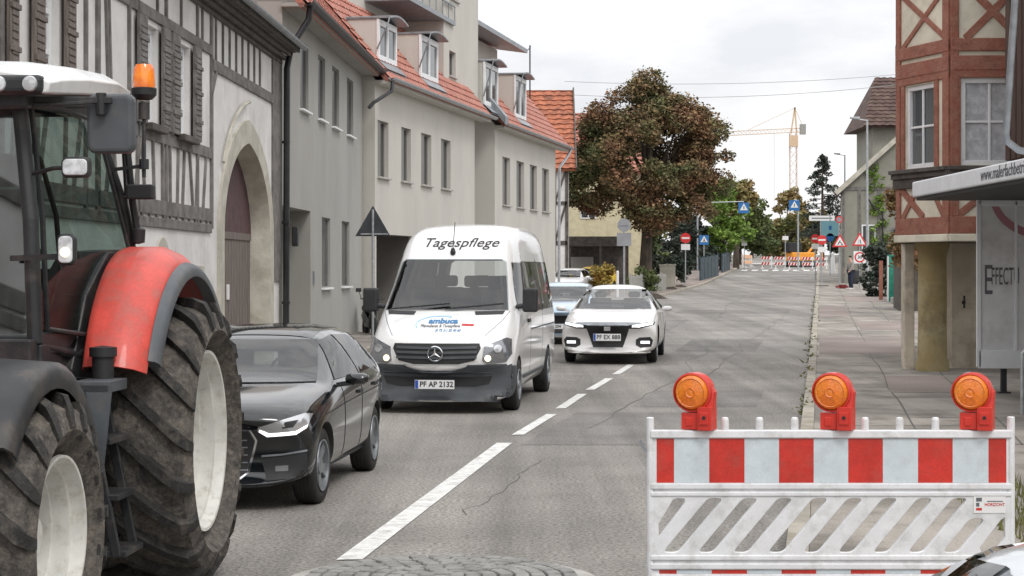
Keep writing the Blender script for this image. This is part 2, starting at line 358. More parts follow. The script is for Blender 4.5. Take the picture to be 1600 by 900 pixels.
raised('kerb_right', 'kerb', lambda Y: xr(Y), lambda Y: xr(Y)+.147, -10, 175, .108)
raised('pavement_left', 'paving', lambda Y: xl(Y)-9, lambda Y: xl(Y)-.15, -10, 76, .07)
raised('kerb_left', 'kerb', lambda Y: xl(Y)-.147, lambda Y: xl(Y), -10, 76, .078)
raised('pavement_far_left', 'paving_pink', lambda Y: xl(Y)-3.2, lambda Y: xl(Y)-.2, 77, 175, .10)
raised('kerb_far_left', 'kerb', lambda Y: xl(Y)-.197, lambda Y: xl(Y), 77, 175, .108)
sheet('forecourt', 'paving_pink', lambda Y: xl(Y)-14, lambda Y: xl(Y)-3.22, [77, 80, 85, 90, 95, 100, 106, 112], .03)
# paving joints of the right pavement: strips of older slabs and a repair seam
def quadstrip(mb, pts, w, dz):
    for (a, b) in zip(pts, pts[1:]):
        a, b = Vector((a[0], a[1], 0)), Vector((b[0], b[1], 0)); d = (b-a).normalized(); n = Vector((-d.y, d.x, 0))*w/2
        mb.add([(p.x, p.y, gz(p.y)+dz) for p in (a-n, b-n, b+n, a+n)], [(0, 1, 2, 3)])
pv = MB()
random.seed(3)
for Y0 in [i*1.15+19 for i in range(62)]:
    if random.random() < .6:
        a = random.uniform(.3, 1.4); b = a+random.uniform(.6, 3.2); quadstrip(pv, [(xr(Y0)+a, Y0), (xr(Y0)+b, Y0+random.uniform(-.1, .1))], .018+Y0*.0004, .1035)
for off in (1.25, 2.3):
    quadstrip(pv, [(xr(y)+off+random.uniform(-.05, .05), y) for y in range(19, 110, 3)], .022, .1035)
o = pv.build('pavement_joints', 'crack'); o['kind'] = 'structure'
pp = MB()
for (y0, y1, a, b) in ((27, 31, 1.25, 2.3), (38, 46, .2, 2.25), (50, 56, 1.3, 3.5), (60, 71, .2, 1.2), (78, 88, 1.3, 4)):
    for y in range(y0, y1): pp.add([(xr(y)+a, y, gz(y)+.1042), (xr(y)+b, y, gz(y)+.1042), (xr(y+1)+b, y+1, gz(y+1)+.1042), (xr(y+1)+a, y+1, gz(y+1)+.1042)], [(0, 1, 2, 3)])
o = pp.build('pavement_patch', 'paving_pink'); o['kind'] = 'structure'
# asphalt repairs, cracks
rp = MB()
for (y0, y1, a, b) in ((20, 24.5, .35, 2.2), (25.5, 29, 1.0, 2.7), (41, 47, -3.0, -1.2), (52, 60, -6, -4.0), (66, 70, -5, -.9), (88, 96, -3.2, -.8)):
    ys = fine(y0, y1, 1.5); base = -3.6
    for p, q in zip(ys, ys[1:]):
        c = lambda y, t: (xr(y)-3.35+t if y < 35 else xr(y)+t)
        rp.add([(c(p, a), p, gz(p)+.003), (c(p, b), p, gz(p)+.003), (c(q, b), q, gz(q)+.003), (c(q, a), q, gz(q)+.003)], [(0, 1, 2, 3)])
o = rp.build('road_repair', 'patch_asphalt'); o['kind'] = 'structure'
ck = MB()
def crack(x, y, n, dx, dy, w):
    pts = [(x, y)]
    for i in range(n): x += dx+random.uniform(-.12, .12); y += dy+random.uniform(-.05, .05); pts.append((x, y))
    quadstrip(ck, pts, w*.38, .0055)
crack(-.35, 14.3, 14, .06, .3, .018); crack(.9, 22, 30, .14, .85, .03); crack(2.6, 17.5, 8, .12, .55, .018)
crack(3.0, 30, 40, .17, 1.0, .03); crack(-1.6, 12.6, 10, .13, .05, .014); crack(-2.6, 20, 20, .05, .6, .02); crack(6.5, 60, 30, .17, 1.1, .05); crack(.3, 22.6, 12, .15, .06, .02); crack(1.5, 34, 12, .3, .1, .025); crack(3, 47, 12, .35, .12, .035); crack(5, 63, 9, .5, .1, .05); crack(6, 80, 9, .6, .1, .06); crack(9, 96, 9, .6, .1, .07)
o = ck.build('road_cracks', 'crack'); o['kind'] = 'structure'
# centre line, painted
CL = [(12.1, -1.06), (20.3, -.07), (24.5, .56), (28.3, 1.09), (32.4, 1.75), (36.5, 2.4), (60, 6.0), (170, 24.2)]
def cx(Y): return interp(CL, Y)
pl = MB()
for (a, b) in [(12.1, 20.2), (21.2, 24.2), (25.2, 28.1), (29.1, 31.9), (33, 35.9)]:
    n = 5; ys = [a+(b-a)*i/n for i in range(n+1)]; w = .085 if a < 20 else .07
    for p, q in zip(ys, ys[1:]): pl.add([(cx(p)-w, p-.02, gz(p)+.007), (cx(p)+w, p+.0, gz(p)+.007), (cx(q)+w, q, gz(q)+.007), (cx(q)-w, q, gz(q)+.007)], [(0, 1, 2, 3)])
for k in range(9):      # zebra crossing at the far end
    x0 = xl(152)+.3+k*.85
    pl.add([(x0, 150.5, gz(150.5)+.012), (x0+.5, 150.5, gz(150.5)+.012), (x0+1.15, 154.5, gz(154.5)+.012), (x0+.65, 154.5, gz(154.5)+.012)], [(0, 1, 2, 3)])
pl.add([(19.0, 136, gz(136)+.012), (24.0, 136, gz(136)+.012), (24.1, 136.7, gz(136.7)+.012), (19.1, 136.7, gz(136.7)+.012)], [(0, 1, 2, 3)])
pl.add([(23, 178, gz(178)+.012), (26, 178, gz(178)+.012), (26.3, 180, gz(180)+.012), (23.3, 180, gz(180)+.012)], [(0, 1, 2, 3)])
o = pl.build('road_markings', 'road_paint'); o['kind'] = 'structure'
# cobbled round in the road (ring + setts)
cb = MB(); ccx, ccy, rr = -.42, 11.1, .98
cb.lathe([(rr, -.05), (rr, .012), (rr-.03, .03), (rr-.17, .045), (rr-.19, .03), (0, .06)], 64, Matrix.Translation((ccx, ccy, 0)))
random.seed(5)
for ring in range(8):
    r = .09+ring*.098; n = max(4, int(2*math.pi*r/.12))
    for k in range(n):
        a = 2*math.pi*(k+.5*(ring % 2))/n+random.uniform(-.01, .01); s = math.pi*r/n*.9
        T = Matrix.Translation((ccx+r*math.cos(a), ccy+r*math.sin(a), 0)) @ Matrix.Rotation(a, 4, 'Z') @ Matrix.Rotation(random.uniform(-.05, .05), 4, 'X')
        h = .066+.008*(1-r)+random.uniform(-.004, .004)
        cb.box(-.043, .043, -s, s, 0, h, 1, T)
o = cb.build('cobbled_round', ['concrete', 'cobble'], bevel=.012); tag(o, 'low round of grey cobbles in a concrete ring set into the road in front', 'cobble round')
# weeds along the right kerb
random.seed(11)
wd = MB()
for k in range(700):
    Y = 20+random.random()**1.5*70; x = xr(Y)+random.gauss(.02, .07); 
    if mnoise.noise(Vector((Y*.5, 3, 0))) < .05: continue
    h = random.uniform(.02, .07); a = random.uniform(0, 6.28); dx, dy = math.cos(a)*.03, math.sin(a)*.03
    z = gz(Y)+(.1 if x > xr(Y) else 0)
    wd.add([(x-dx, Y-dy, z), (x+dx, Y+dy, z), (x+dx*1.5+random.uniform(-.04, .04), Y+dy, z+h)], [(0, 1, 2)])
for k in range(900):
    x = random.uniform(3.35, 4.6); Y = random.uniform(12.0, 15.5)
    if x < xr(Y)+1.3: continue
    h = random.uniform(.05, .16); a = random.uniform(0, 6.28); dx, dy = math.cos(a)*.012, math.sin(a)*.012
    wd.add([(x-dx, Y-dy, .1), (x+dx, Y+dy, .1), (x+random.uniform(-.05, .05), Y+random.uniform(-.05, .05), .1+h)], [(0, 1, 2)])
o = wd.build('weeds', 'leaf_weed'); tag(o, 'weeds and dry grass growing along the right kerb', 'weeds', kind='stuff')
# ------------------------------------------------------------------ buildings: helpers
class Fac:      # a facade line in plan, p0 -> p1; local x along it, -y out of the wall, z absolute height
    def __init__(s, p0, p1, out=None):
        s.p0 = Vector((*p0, 0)); s.p1 = Vector((*p1, 0)); s.d = (s.p1-s.p0); s.L = s.d.length; s.d.normalize(); s.rz = math.atan2(s.d.y, s.d.x)
    def uv(s, px, py, off=0):         # where the sight line through a photo pixel meets the plane `off` in front of the wall
        n = Vector((s.d.y, -s.d.x, 0)); p = s.p0+n*off; k = (px-800)/F
        # (p.x + t d.x) = k (p.y + t d.y)
        t = (k*p.y-p.x)/(s.d.x-k*s.d.y); Y = p.y+t*s.d.y
        return t, CH-(py-HZ)/F*Y
def wall(mb, L0, L1, z0, z1, ops, depth=.3, m=0, mr=None, y=0):
    xs = sorted({L0, L1} | {o[0] for o in ops} | {o[1] for o in ops}); zs = sorted({z0, z1} | {o[2] for o in ops} | {o[3] for o in ops})
    for a, b in zip(xs, xs[1:]):
        for c, d in zip(zs, zs[1:]):
            mx_, mz = (a+b)/2, (c+d)/2
            if any(o[0] < mx_ < o[1] and o[2] < mz < o[3] for o in ops): continue
            mb.add([(a, y, c), (b, y, c), (b, y, d), (a, y, d)], [(0, 1, 2, 3)], m)
    mr = m if mr is None else mr
    for (a, b, c, d) in [o[:4] for o in ops]:
        e = y+depth
        mb.add([(a, y, c), (a, e, c), (a, e, d), (a, y, d), (b, y, c), (b, e, c), (b, e, d), (b, y, d)],
               [(0, 3, 2, 1), (4, 5, 6, 7), (0, 1, 5, 4), (3, 7, 6, 2)], mr)
def solid(mb, L0, L1, D, z0, z1, m=0):    # the other three sides and lid
    mb.add([(L0, 0, z0), (L1, 0, z0), (L1, D, z0), (L0, D, z0), (L0, 0, z1), (L1, 0, z1), (L1, D, z1), (L0, D, z1)],
           [(1, 2, 6, 5), (2, 3, 7, 6), (3, 0, 4, 7), (4, 5, 6, 7)], m)
def window(parent, a, b, c, d, depth=.14, fr=.06, bars=(1, 1), glass='window_glass', framem='white_frame', sill='concrete', sillw=.07, barw=.03, sillh=.05, inner=None):
    f = MB(); y0, y1 = depth, depth+.06
    for (x0, x1, z0, z1) in ((a, b, c, c+fr), (a, b, d-fr, d), (a, a+fr, c+fr, d-fr), (b-fr, b, c+fr, d-fr)): f.box(x0, x1, y0, y1, z0, z1)
    for i in range(1, bars[0]):
        x = a+(b-a)*i/bars[0]; f.box(x-barw, x+barw, y0+.004, y1-.01, c+fr, d-fr)
    for i in range(1, bars[1]):
        z = c+(d-c)*i/bars[1]; f.box(a+fr, b-fr, y0+.007, y1-.013, z-barw, z+barw)
    o = f.build('window', framem, parent, bevel=.006)
    g = MB(); g.box(a+fr*.8, b-fr*.8, y1-.025, y1-.012, c+fr*.8, d-fr*.8); g.build('pane', glass, o)
    if sill:
        s = MB(); s.box(a-.05, b+.05, -sillw, depth+.01, c-sillh, c+.003); s.build('sill', sill, o, bevel=.008)
    return o
def tile_roof(name, mt, parent, P, U, V, Lu, Lv, row=.34, colw=.24, amp=.03, step=.035, thick=.12, cpt=4, hip=0):
    """tiled slope: P eaves corner, U along the eaves, V up the slope"""
    U = Vector(U).normalized(); V = Vector(V).normalized(); Nn = U.cross(V).normalized(); P = Vector(P)
    nc = int(Lu/colw)*cpt; nr = int(Lv/row); mb = MB(); vs = []; fs = []
    for r in range(nr+1):
        for e in (0, 1):
            if r == nr and e == 1: break
            v = r*row+(0 if e == 0 else row*.999); h0 = step if e == 0 else 0.0
            for c in range(nc+1):
                u = c*Lu/nc; hf = hip*v/Lv; u = hf+u*(Lu-hf)/Lu; w = abs(math.sin(math.pi*c/cpt)) if cpt > 1 else 0
                off = ((r*131+c//cpt*17) % 7)*.0012
                vs.append(P+U*u+V*(v-(.02*(1-w) if e == 0 else 0))+Nn*(h0+amp*w*(.8 if e == 0 else .9)+off))
    k = nc+1; rows = len(vs)//k
    for r in range(rows-1):
        for c in range(nc): fs.append((r*k+c, r*k+c+1, (r+1)*k+c+1, (r+1)*k+c))
    mb.add(vs, fs)
    a, b, c_, d = P-Nn*.02, P+U*Lu-Nn*.02, P+U*Lu+V*Lv-Nn*.02, P+V*Lv+U*hip-Nn*.02
    q = [a, b, c_, d]; q2 = [x-Nn*thick for x in q]
    mb.add(q+q2, [(0, 1, 2, 3), (7, 6, 5, 4), (0, 4, 5, 1), (1, 5, 6, 2), (2, 6, 7, 3), (3, 7, 4, 0)])
    return mb.build(name, mt, parent)
def gutter(parent, p, q, r=.07, name='gutter', mt='zinc'):
    p, q = Vector(p), Vector(q); d = (q-p).normalized(); mb = MB()
    T = frame(p, Vector((0, 0, 1)).cross(d), (0, 0, 1)); L = (q-p).length
    prof = [(r*math.cos(t), r*math.sin(t)) for t in [math.pi+math.pi*i/8 for i in range(9)]]+[((r-.012)*math.cos(t), (r-.012)*math.sin(t)) for t in [2*math.pi-math.pi*i/8 for i in range(9)]]
    n = len(prof); vs = []
    for L_ in (0, 1):
        for (x, z) in prof: vs.append((p if L_ == 0 else q)+Vector((0, 0, 1)).cross(d)*x+Vector((0, 0, 1))*z)
    mb.add(vs, [(i, (i+1) % n, n+(i+1) % n, n+i) for i in range(n)]+[tuple(range(n)), tuple(range(2*n-1, n-1, -1))])
    return mb.build(name, mt, parent)

# ------------------------------------------------------------------ A: half-timbered house with the arched gate
fa = Fac((-5.45, 10), (-4.65, 37)); A = empty('half_timbered_house', (*fa.p0[:2], 0), fa.rz, 'white and dark grey half timbered house with shuttered windows and arched stone gateway', 'house')
LA = fa.L
g0, gtop = fa.uv(345, 300); g1, _ = fa.uv(424, 300)
gl, gr = fa.uv(339, 300)[0], fa.uv(424, 300)[0]; gc = (gl+gr)/2; gw = (gr-gl)/2
def gothic(hw_, zs, zt, n=30, k=.25):
    out = []
    for i in range(n+1):
        t = -math.cos(math.pi*i/n); q = (abs(t)+k)/(1+k); out.append((gc+hw_*t, zs+(zt-zs)*math.sqrt(max(0, 1-q*q))/math.sqrt(1-(k/(1+k))**2)))
    return out     # outer edge of the stone arch
spring = 2.5; zin = 4.15
print('gate', g0, g1, gc, fa.uv(381, 215), fa.uv(381, 180), 'LA', LA)
# window openings
w2 = [fa.uv(232, 100)[0], fa.uv(290, 100)[0]]
ops = []
wz0 = fa.uv(290, 215)[1]; wz1 = fa.uv(290, 72)[1]
wins = []
for px0, px1 in ((222, 246), (274, 296)):
    a = fa.uv(px0, 0)[0]; b = fa.uv(px1, 0)[0]; wins.append((a, b, wz0, wz1))
a, z = fa.uv(60, 30); b, _ = fa.uv(92, 30); wins.append((a, b, wz0, wz1))
a, z = fa.uv(-20, 30); b, _ = fa.uv(4, 30); wins.append((a-.2, b-.05, wz0, wz1))
wl = MB(); ops = [w for w in wins]
EA = 6.25
hw = gw-.42
wall(wl, -8, LA, -.2, EA, ops+[(gc-hw-.05, gc+hw+.05, -.2, zin+.1)], .2)
# curved fill above the arch
def arch_z(x, cxx, hw, zs, zt):
    t = (x-cxx)/hw; t = max(-1, min(1, t)); return zs+(zt-zs)*(1-abs(t)**2.0)**.58*(1.0-.0*abs(t))
ga = gothic(hw+.05, spring, zin+.02)
for (a, za), (b, zb) in zip(ga, ga[1:]): wl.add([(a, 0, za), (b, 0, zb), (b, 0, zin+.1), (a, 0, zin+.1)], [(0, 1, 2, 3)])
solid(wl, -8, LA, 9, -.2, EA)
wl.build('wall', 'plaster_white', A)
for (a, b, c, d) in wins:
    w = window(A, a, b, c, d, .08, .08, (2, 3), glass='pale_pane', framem='white_frame', sill='timber_dark', sillw=.16, sillh=.09)  # pale pane colour stands for reflection and curtain together
    s = MB(); wd_ = (b-a)*.52
    for (x0, x1) in ((a-wd_, a-.03), (b+.03, b+wd_)):
        sh = MB(); sh.box(x0, x1, -.09, -.045, c-.02, d+.05)
        for q in range(16):
            z = c+.06+(d-c-.1)*q/16; sh.box(x0+.05, x1-.05, -.102, -.085, z, z+(d-c)/26)
        for zz in (c+.25, (c+d)/2, d-.3): sh.box(x0-.01, x1+.01, -.113, -.085, zz, zz+.06)
        sh.build('shutter', 'timber_grey' if a > 15 else 'gate_wood', A, bevel=.005)
# timber frame: horizontals, posts and slanting studs proud of the plaster
tb = MB()
def tim(x0, z0, x1, z1, w=.17):
    w *= .86; tb.beam((x0, -.012, z0), (x1, -.012, z1), .05, w, up=(0, 0, 1) if abs(x1-x0) > abs(z1-z0) else (1, 0, 0))
def hz(px0, px1, py1, w):
    a, _ = fa.uv(px0, 0); b, z = fa.uv(px1, py1); return a, b, z
zt = fa.uv(325, 85)[1]; zs_ = fa.uv(322, 236)[1]; zl = fa.uv(325, 336)[1]; zl2 = fa.uv(325, 357)[1]
zm = fa.uv(200, 80)[1]
aR = fa.uv(328, 0)[0]
wall_l = -7.9
print('zt', zt, 'sill', zs_, 'low', zl, zl2, 'mid', zm, 'win', wz0, wz1)
tim(wall_l, zs_-.02, aR, zs_-.02, .2); tim(wall_l, zl, aR, zl, .24); tim(wall_l, zl2, aR, zl2, .16); tim(wall_l, wz1+.16, aR, wz1+.16, .18)
tim(wall_l, EA-.08, LA, EA-.08, .2)
tim(aR, wz1-.05, LA, wz1-.05, .22)
xs = [fa.uv(p, 100)[0] for p in (0, 133, 151, 209, 329, 433)]
for p in (132, 151, 200, 213, 258, 307, 329, 0):
    x = fa.uv(p, 100)[0]; tim(x, zl2, x, EA-.1, .17 if p in (151, 329) else .11)
x = fa.uv(431, 100)[0]; tb.box(x-.55, LA-.005, -.035, .0, zl2-.9, EA)
for p in (-60, -120): x = fa.uv(p, 100)[0]; tim(x, zl2, x, EA-.1, .16)
for x0 in [fa.uv(p, 300)[0] for p in (199, 213, 222, 238, 252, 264, 276, 285, 297, 306, 318)]:
    sl = random.uniform(-.18, .18); tim(x0-sl, zl+.1, x0+sl, zs_-.1, .075)
for p0, p1 in ((55, 57), (99, 101), (16, 21), (180, 174), (25, 22)):
    a_, b_ = fa.uv(p0, 100)[0], fa.uv(p1, 60)[0]; tim(a_, zl+.1, b_, zs_-.1, .09)
for p in (66, 120, 170): x = fa.uv(p, 100)[0]; tim(x-.2, zl+.1, x+.15, zs_-.1, .08)
for k in range(12): x = aR-.35-k*.45; tim(x, zl2, x, zl, .07)
for p in (168, 172): x = fa.uv(p, 60)[0]; tim(x, zs_+.1, x-.15, wz1+.1, .08)
for k in range(8): x = aR+.42+k*.62; tim(x, wz1+.02, x, EA-.1, .05) if x < LA-.6 else None
for k in range(7): x = aR-.7-k*1.6; tim(x, wz1+.2, x, EA-.1, .06)
tim(aR+.02, zs_+.9, aR+.5, wz1-.1, .1)
tb.build('timber_frame', 'timber_grey', A, bevel=.008)
# stone arch
st = MB(); n = 30
outer = [(gc-gw, 0.0)]+gothic(gw, spring, zin+.42)+[(gc+gw, 0)]
inner = [(gc-hw, 0.0)]+gothic(hw, spring, zin)+[(gc+hw, 0)]
nn = len(outer)
vs = [(x, -.05, z) for x, z in outer]+[(x, -.05, z) for x, z in inner]+[(x, .36, gz_) for x, gz_ in [(gc+(x-gc)*.93, z*.985) for x, z in inner]]+[(x, .01, z) for x, z in outer]+[((x-gc)*.97+gc, .06, z*.997) for x, z in inner]
fs = []
for i in range(nn-1):
    fs += [(i, i+1, nn+i+1, nn+i), (nn+i, nn+i+1, 4*nn+i+1, 4*nn+i), (4*nn+i, 4*nn+i+1, 2*nn+i+1, 2*nn+i), (3*nn+i, 3*nn+i+1, i+1, i)]
st.add(vs, fs)
hood = [(gc-gw*1.02, .0), ]
arc = [(x, -.06, z+.12) for x, z in gothic(gw+.12, spring, zin+.62)[5:16]]
st.tube(arc, .03, 6)
st.build('stone_arch', 'stone', A, smooth=True)
gt = MB(); nb = 15; yb = .30
for i in range(nb):
    a = gc-hw*.9+hw*1.8*i/nb; gt.box(a+.015, a+hw*1.8/nb-.015, yb, yb+.05, 0.02, 2.45)
    gt.box(a, a+hw*1.8/nb, yb+.03, yb+.06, 0.02, 2.45, 1)
gt.box(gc-hw*.9, gc+hw*.9, yb-.02, yb+.03, 2.43, 2.56); gt.box(gc-.35, gc-.18, yb-.03, yb, 1.35, 1.62, 2)
up = [(gc-hw*.93, 2.5)]+gothic(hw*.97, spring+.05, zin+.05)+[(gc+hw*.93, 2.5)]
gt.prism(up, -yb-.03, -yb, XZ, 1)
gt.build('gate', ['gate_wood', 'gate_red', 'sign_white'], A, bevel=.006)
# little round blind window and stone frame left of the gate
bw = MB(); x, z = fa.uv(252, 375)
bw.prism([(x+.62*math.cos(t), 1.5+.85*math.sin(t)) if 0 < t < math.pi else (x+.62*math.cos(t), 0.3) for t in [math.pi*i/16 for i in range(17)]], 0, .03, XZ)
x2, _ = fa.uv(311, 400); bw.box(x2-.3, x2+.3, -.03, 0, .2, 1.95); 
bw.build('stone_trim', 'stone', A, bevel=.01)
bw = MB(); bw.box(x2-.17, x2+.17, -.045, -.028, .4, 1.6); bw.build('blind_niche', 'plaster_white', A)
# eaves and roof
ov = .38
ev = MB()
ev.box(-8, LA+.1, -ov, .0, EA-.02, EA+.06); 
for k in range(4): ev.box(-8, LA+.12, -.06-k*.09, .02-k*.09, EA-.26+k*.075, EA-.18+k*.075)
ev.box(-8, LA+.14, -ov-.03, -ov+.02, EA-.03, EA+.13)
ev.build('eaves_board', 'timber_dark', A, bevel=.008)
tile_roof('roof', 'tile_orange', A, (-8, -ov-.02, EA+.12), (1, 0, 0), (0, math.cos(R(42)), math.sin(R(42))), LA+8.15, 7, .3, .22)
gutter(A, (-8, -ov-.11, EA+.09), (LA+.2, -ov-.11, EA+.09), .075, mt='zinc')
gb = MB(); gb.prism([(0, EA), (9, EA), (4.8, EA+4.3)], -LA, -LA+.02, frame((0, 0, 0), (0, 1, 0), (0, 0, 1))); gb.build('gable_wall', 'plaster_grey', A)

# ------------------------------------------------------------------ B: grey house with slit windows
fb = Fac((-4.6, 37.12), (-4.06, 50.3)); B = empty('grey_rendered_house', (*fb.p0[:2], 0), fb.rz, 'grey rendered house with narrow slit windows and a recessed entrance beside the gateway', 'house')
EB = 7.25
ops = []; wn_ = []
for (p0, p1, y0, y1) in ((469, 482, 63, 178), (497, 508, 85, 192), (519, 530, 102, 204), (542, 552, 118, 213)):
    a = fb.uv(p0, 0)[0]; b, z0 = fb.uv(p1, y1); z1 = fb.uv(p0, y0)[1]; wn_.append((a, b, z0, z1))
for (p0, p1, y0, y1) in ((503, 516, 338, 447), (534, 546, 346, 449)):
    a = fb.uv(p0, 0)[0]; b, z0 = fb.uv(p1, y1); z1 = fb.uv(p0, y0)[1]; wn_.append((a, b, z0, z1))
zt_ = sum(w[3] for w in wn_[:4])/4; zb_ = sum(w[2] for w in wn_[:4])/4
zt2 = sum(w[3] for w in wn_[4:])/2; zb2 = sum(w[2] for w in wn_[4:])/2
wn_ = [(a, b, zb_, zt_) for a, b, _, _ in wn_[:4]]+[(a, b, zb2, zt2) for a, b, _, _ in wn_[4:]]
rec = (0.02, fb.uv(485, 0)[0], -.2, fb.uv(485, 330)[1])
print('B', wn_, rec, 'L', fb.L, fb.uv(588, 100, .3))
wl = MB(); wall(wl, 0, fb.L, -.2, EB, wn_, .24)
wl = MB(); wall(wl, 0, fb.L, -.2, EB, wn_+[rec], .24)
wl.M = Matrix(); a, b, c, d = rec
wl.add([(a, 1.6, c), (b, 1.6, c), (b, 1.6, d), (a, 1.6, d)], [(0, 1, 2, 3)]); wl.box(a, b, .24, 1.6, d, d+.05); wl.box(b, b+.1, .235, 1.6, c, d)
wl.box(a-.1, a, .235, 1.6, c, d)
solid(wl, 0, fb.L, 9, -.2, EB); wl.build('wall', 'plaster_grey', B)
for (a, b, c, d) in wn_:
    window(B, a, b, c, d, .05, .035, (1, 1), glass='window_grey', framem='blind', sill='white_frame', sillw=.09, sillh=.045)
gr = MB()
for k in range(22): gr.box(rec[1]-.52, rec[1]-.12, 1.55, 1.59, .4+k*.1, .44+k*.1)
gr.build('vent_grille', 'dark_metal', B)
mbx = MB(); mbx.box(rec[1]+.35, rec[1]+.5, -.03, 0, 1.55, 1.85); mbx.build('bell_plate', 'zinc', B, bevel=.006)
tile_roof('roof', 'tile_red', B, (-.1, -.5, EB-.05), (1, 0, 0), (0, math.cos(R(50)), math.sin(R(50))), fb.L+.3, 7.5, .34, .26)
ev = MB(); ev.box(-.1, fb.L+.25, -.45, 0, EB-.12, EB-.04); ev.build('soffit', 'plaster_grey', B, bevel=.01)
gutter(B, (-.1, -.55, EB+.02), (fb.L+.3, -.55, EB+.02), .11, mt='dark_metal')
gb = MB(); gb.prism([(.0, EB-.05), (9, EB-.05), (4.9, EB+5.6)], -fb.L, -fb.L+.02, frame((0, 0, 0), (0, 1, 0), (0, 0, 1))); gb.build('gable_wall', 'plaster_cream', B)
dp = MB(); dp.tube([(.2, -.55, EB+.0), (.2, -.5, EB-.35), (.05, -.18, EB-.9), (-.12, -.12, EB-1.35), (-.12, -.1, .1)], .065, 10)
for z in (1.2, 2.8, 4.4): dp.cyl((-.12, -.1, z), (-.12, -.1, z+.05), .085, 10)
dp.build('downpipe', 'dark_metal', B, smooth=True)
lt = MB(); lt.box(-.02, .12, -.32, -.2, 2.35, 2.75); lt.build('wall_lantern', 'dark_metal', B, bevel=.02)

# ------------------------------------------------------------------ C and D: cream houses with red roofs and roof dormers
def cream_house(f, E, wpx, z_top, z_bot, label, roofL, dormers, roof_h=7.5, ph=50, garage=None, attic=None, dz=0, glaz='window_grey', endcap=False):
    h = empty('cream_rendered_house', (*f.p0[:2], 0), f.rz, label, 'house')
    ops = []
    for (p0, p1) in wpx: a = f.uv(p0, 0)[0]; b = f.uv(p1, 0)[0]; ops.append((a, b, z_bot, z_top))
    o2 = list(ops)+([garage] if garage else [])
    wl = MB(); wall(wl, 0, f.L, -.3, E, o2, .25)
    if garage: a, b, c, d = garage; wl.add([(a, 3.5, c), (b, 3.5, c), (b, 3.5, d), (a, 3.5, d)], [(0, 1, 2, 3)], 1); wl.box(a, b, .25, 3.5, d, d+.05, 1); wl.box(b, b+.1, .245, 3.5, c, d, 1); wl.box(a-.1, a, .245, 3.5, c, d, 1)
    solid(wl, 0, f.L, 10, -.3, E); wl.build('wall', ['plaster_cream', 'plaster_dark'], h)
    for (a, b, c, d) in ops:
        w = window(h, a, b, c, d, .12, .05, (1, 1), glass=glaz, framem='blind', sill='concrete', sillw=.09)
        bl = MB(); bl.box(a+.0, a+(b-a)*.42, .05, .12, c, d); bl.build('blind_box', 'blind', w)
    tile_roof('roof', 'tile_red', h, (0, -.42, E), (1, 0, 0), (0, math.cos(R(ph)), math.sin(R(ph))), roofL, roof_h, .36, .3)
    gutter(h, (-.1, -.5, E+.03), (roofL+.1, -.5, E+.03), .09, mt='galvanised')
    gb = MB(); gb.box(0, roofL, -.36, .0, E-.14, E-.03); gb.build('soffit', 'plaster_cream', h, bevel=.01)
    gx = 10; gb = MB(); T = frame((0, 0, 0), (0, 1, 0), (0, 0, 1)); t5 = math.tan(R(ph))
    for x in (-f.L, 0):
        gb = MB(); gb.prism([(0, E), (10, E), (5, E+5*t5)], x-.01 if x == 0 else x, x+.01 if x == 0 else x+.02, T); gb.build('gable_wall', 'plaster_cream', h)
    for (x, w_, zz, y) in dormers:      # dormer: narrow glazed bay with a little arched hood standing on the slope
        z0 = E+(y+.42)*math.tan(R(ph))-.25
        d = MB(); d.box(x-w_/2-.08, x+w_/2+.08, y, y+3.2, z0, zz)
        dm = d.build('dormer', 'plaster_cream', h, bevel=.01)
        fr = MB()
        for (a, b, c, e) in ((x-w_/2-.1, x-w_/2+.02, z0+.2, zz), (x+w_/2-.02, x+w_/2+.1, z0+.2, zz), (x-.05, x+.05, z0+.3, zz-.15), (x-w_/2, x+w_/2, zz-.18, zz), (x-w_/2, x+w_/2, z0+.2, z0+.36)): fr.box(a, b, y-.09, y-.01, c, e)
        fr.build('dormer_frame', 'white_frame', dm, bevel=.01)
        pn = MB(); pn.box(x-w_/2, x+w_/2, y-.04, y-.005, z0+.25, zz-.1); pn.build('pane', 'window_glass', dm)
        hd = MB(); n = 8; pts = [(-w_/2-.12+(w_+.24)*i/n, .12*math.sin(math.pi*i/n)) for i in range(n+1)]
        poly = pts+[(a, b-.05) for a, b in pts[::-1]]
        hd.prism([(x+a, zz+.05+b) for a, b in poly], -1.6-y, .42-y, XZ); hd.build('dormer_hood', 'zinc', dm)
        hp = MB(); hp.tube([(x-w_/2-.12, y-.4, zz+.04), (x-w_/2-.2, y-.34, zz-.25), (x-w_/2-.16, y-.05, z0+.5)], .022, 6); hp.build('dormer_pipe', 'zinc', dm)
        rl = MB(); rl.add([(x-w_/2-.2, y-.02, z0+.2), (x+w_/2+.2, y-.02, z0+.2), (x+w_/2+.2, y-.36, z0-.12), (x-w_/2-.2, y-.36, z0-.12)], [(0, 1, 2, 3)]); 
        rl.add([(x-w_/2-.2, y-.02, z0+.26), (x+w_/2+.2, y-.02, z0+.26), (x+w_/2+.2, y-.36, z0-.06), (x-w_/2-.2, y-.36, z0-.06)], [(3, 2, 1, 0)])
        rl.build('dormer_flashing', 'zinc', dm)
    return h
fc = Fac((-3.72, 50.35), (-1.26, 62.6)); EC = 7.05
ztC = fc.uv(668, 210)[1]; zbC = fc.uv(668, 290)[1]
gx1 = fc.uv(640, 0)[0]
print('C z', ztC, zbC, gx1, fc.L, 'gut', fc.uv(588, 120, .5), fc.uv(757, 185, .5))
def dorm(f, px0, px1, pyt, y, E): # dormer from pixels on plane y inside the wall
    a = f.uv(px0, pyt, -y); b = f.uv(px1, pyt, -y); return ((a[0]+b[0])/2, (b[0]-a[0])*.82, a[1], y)
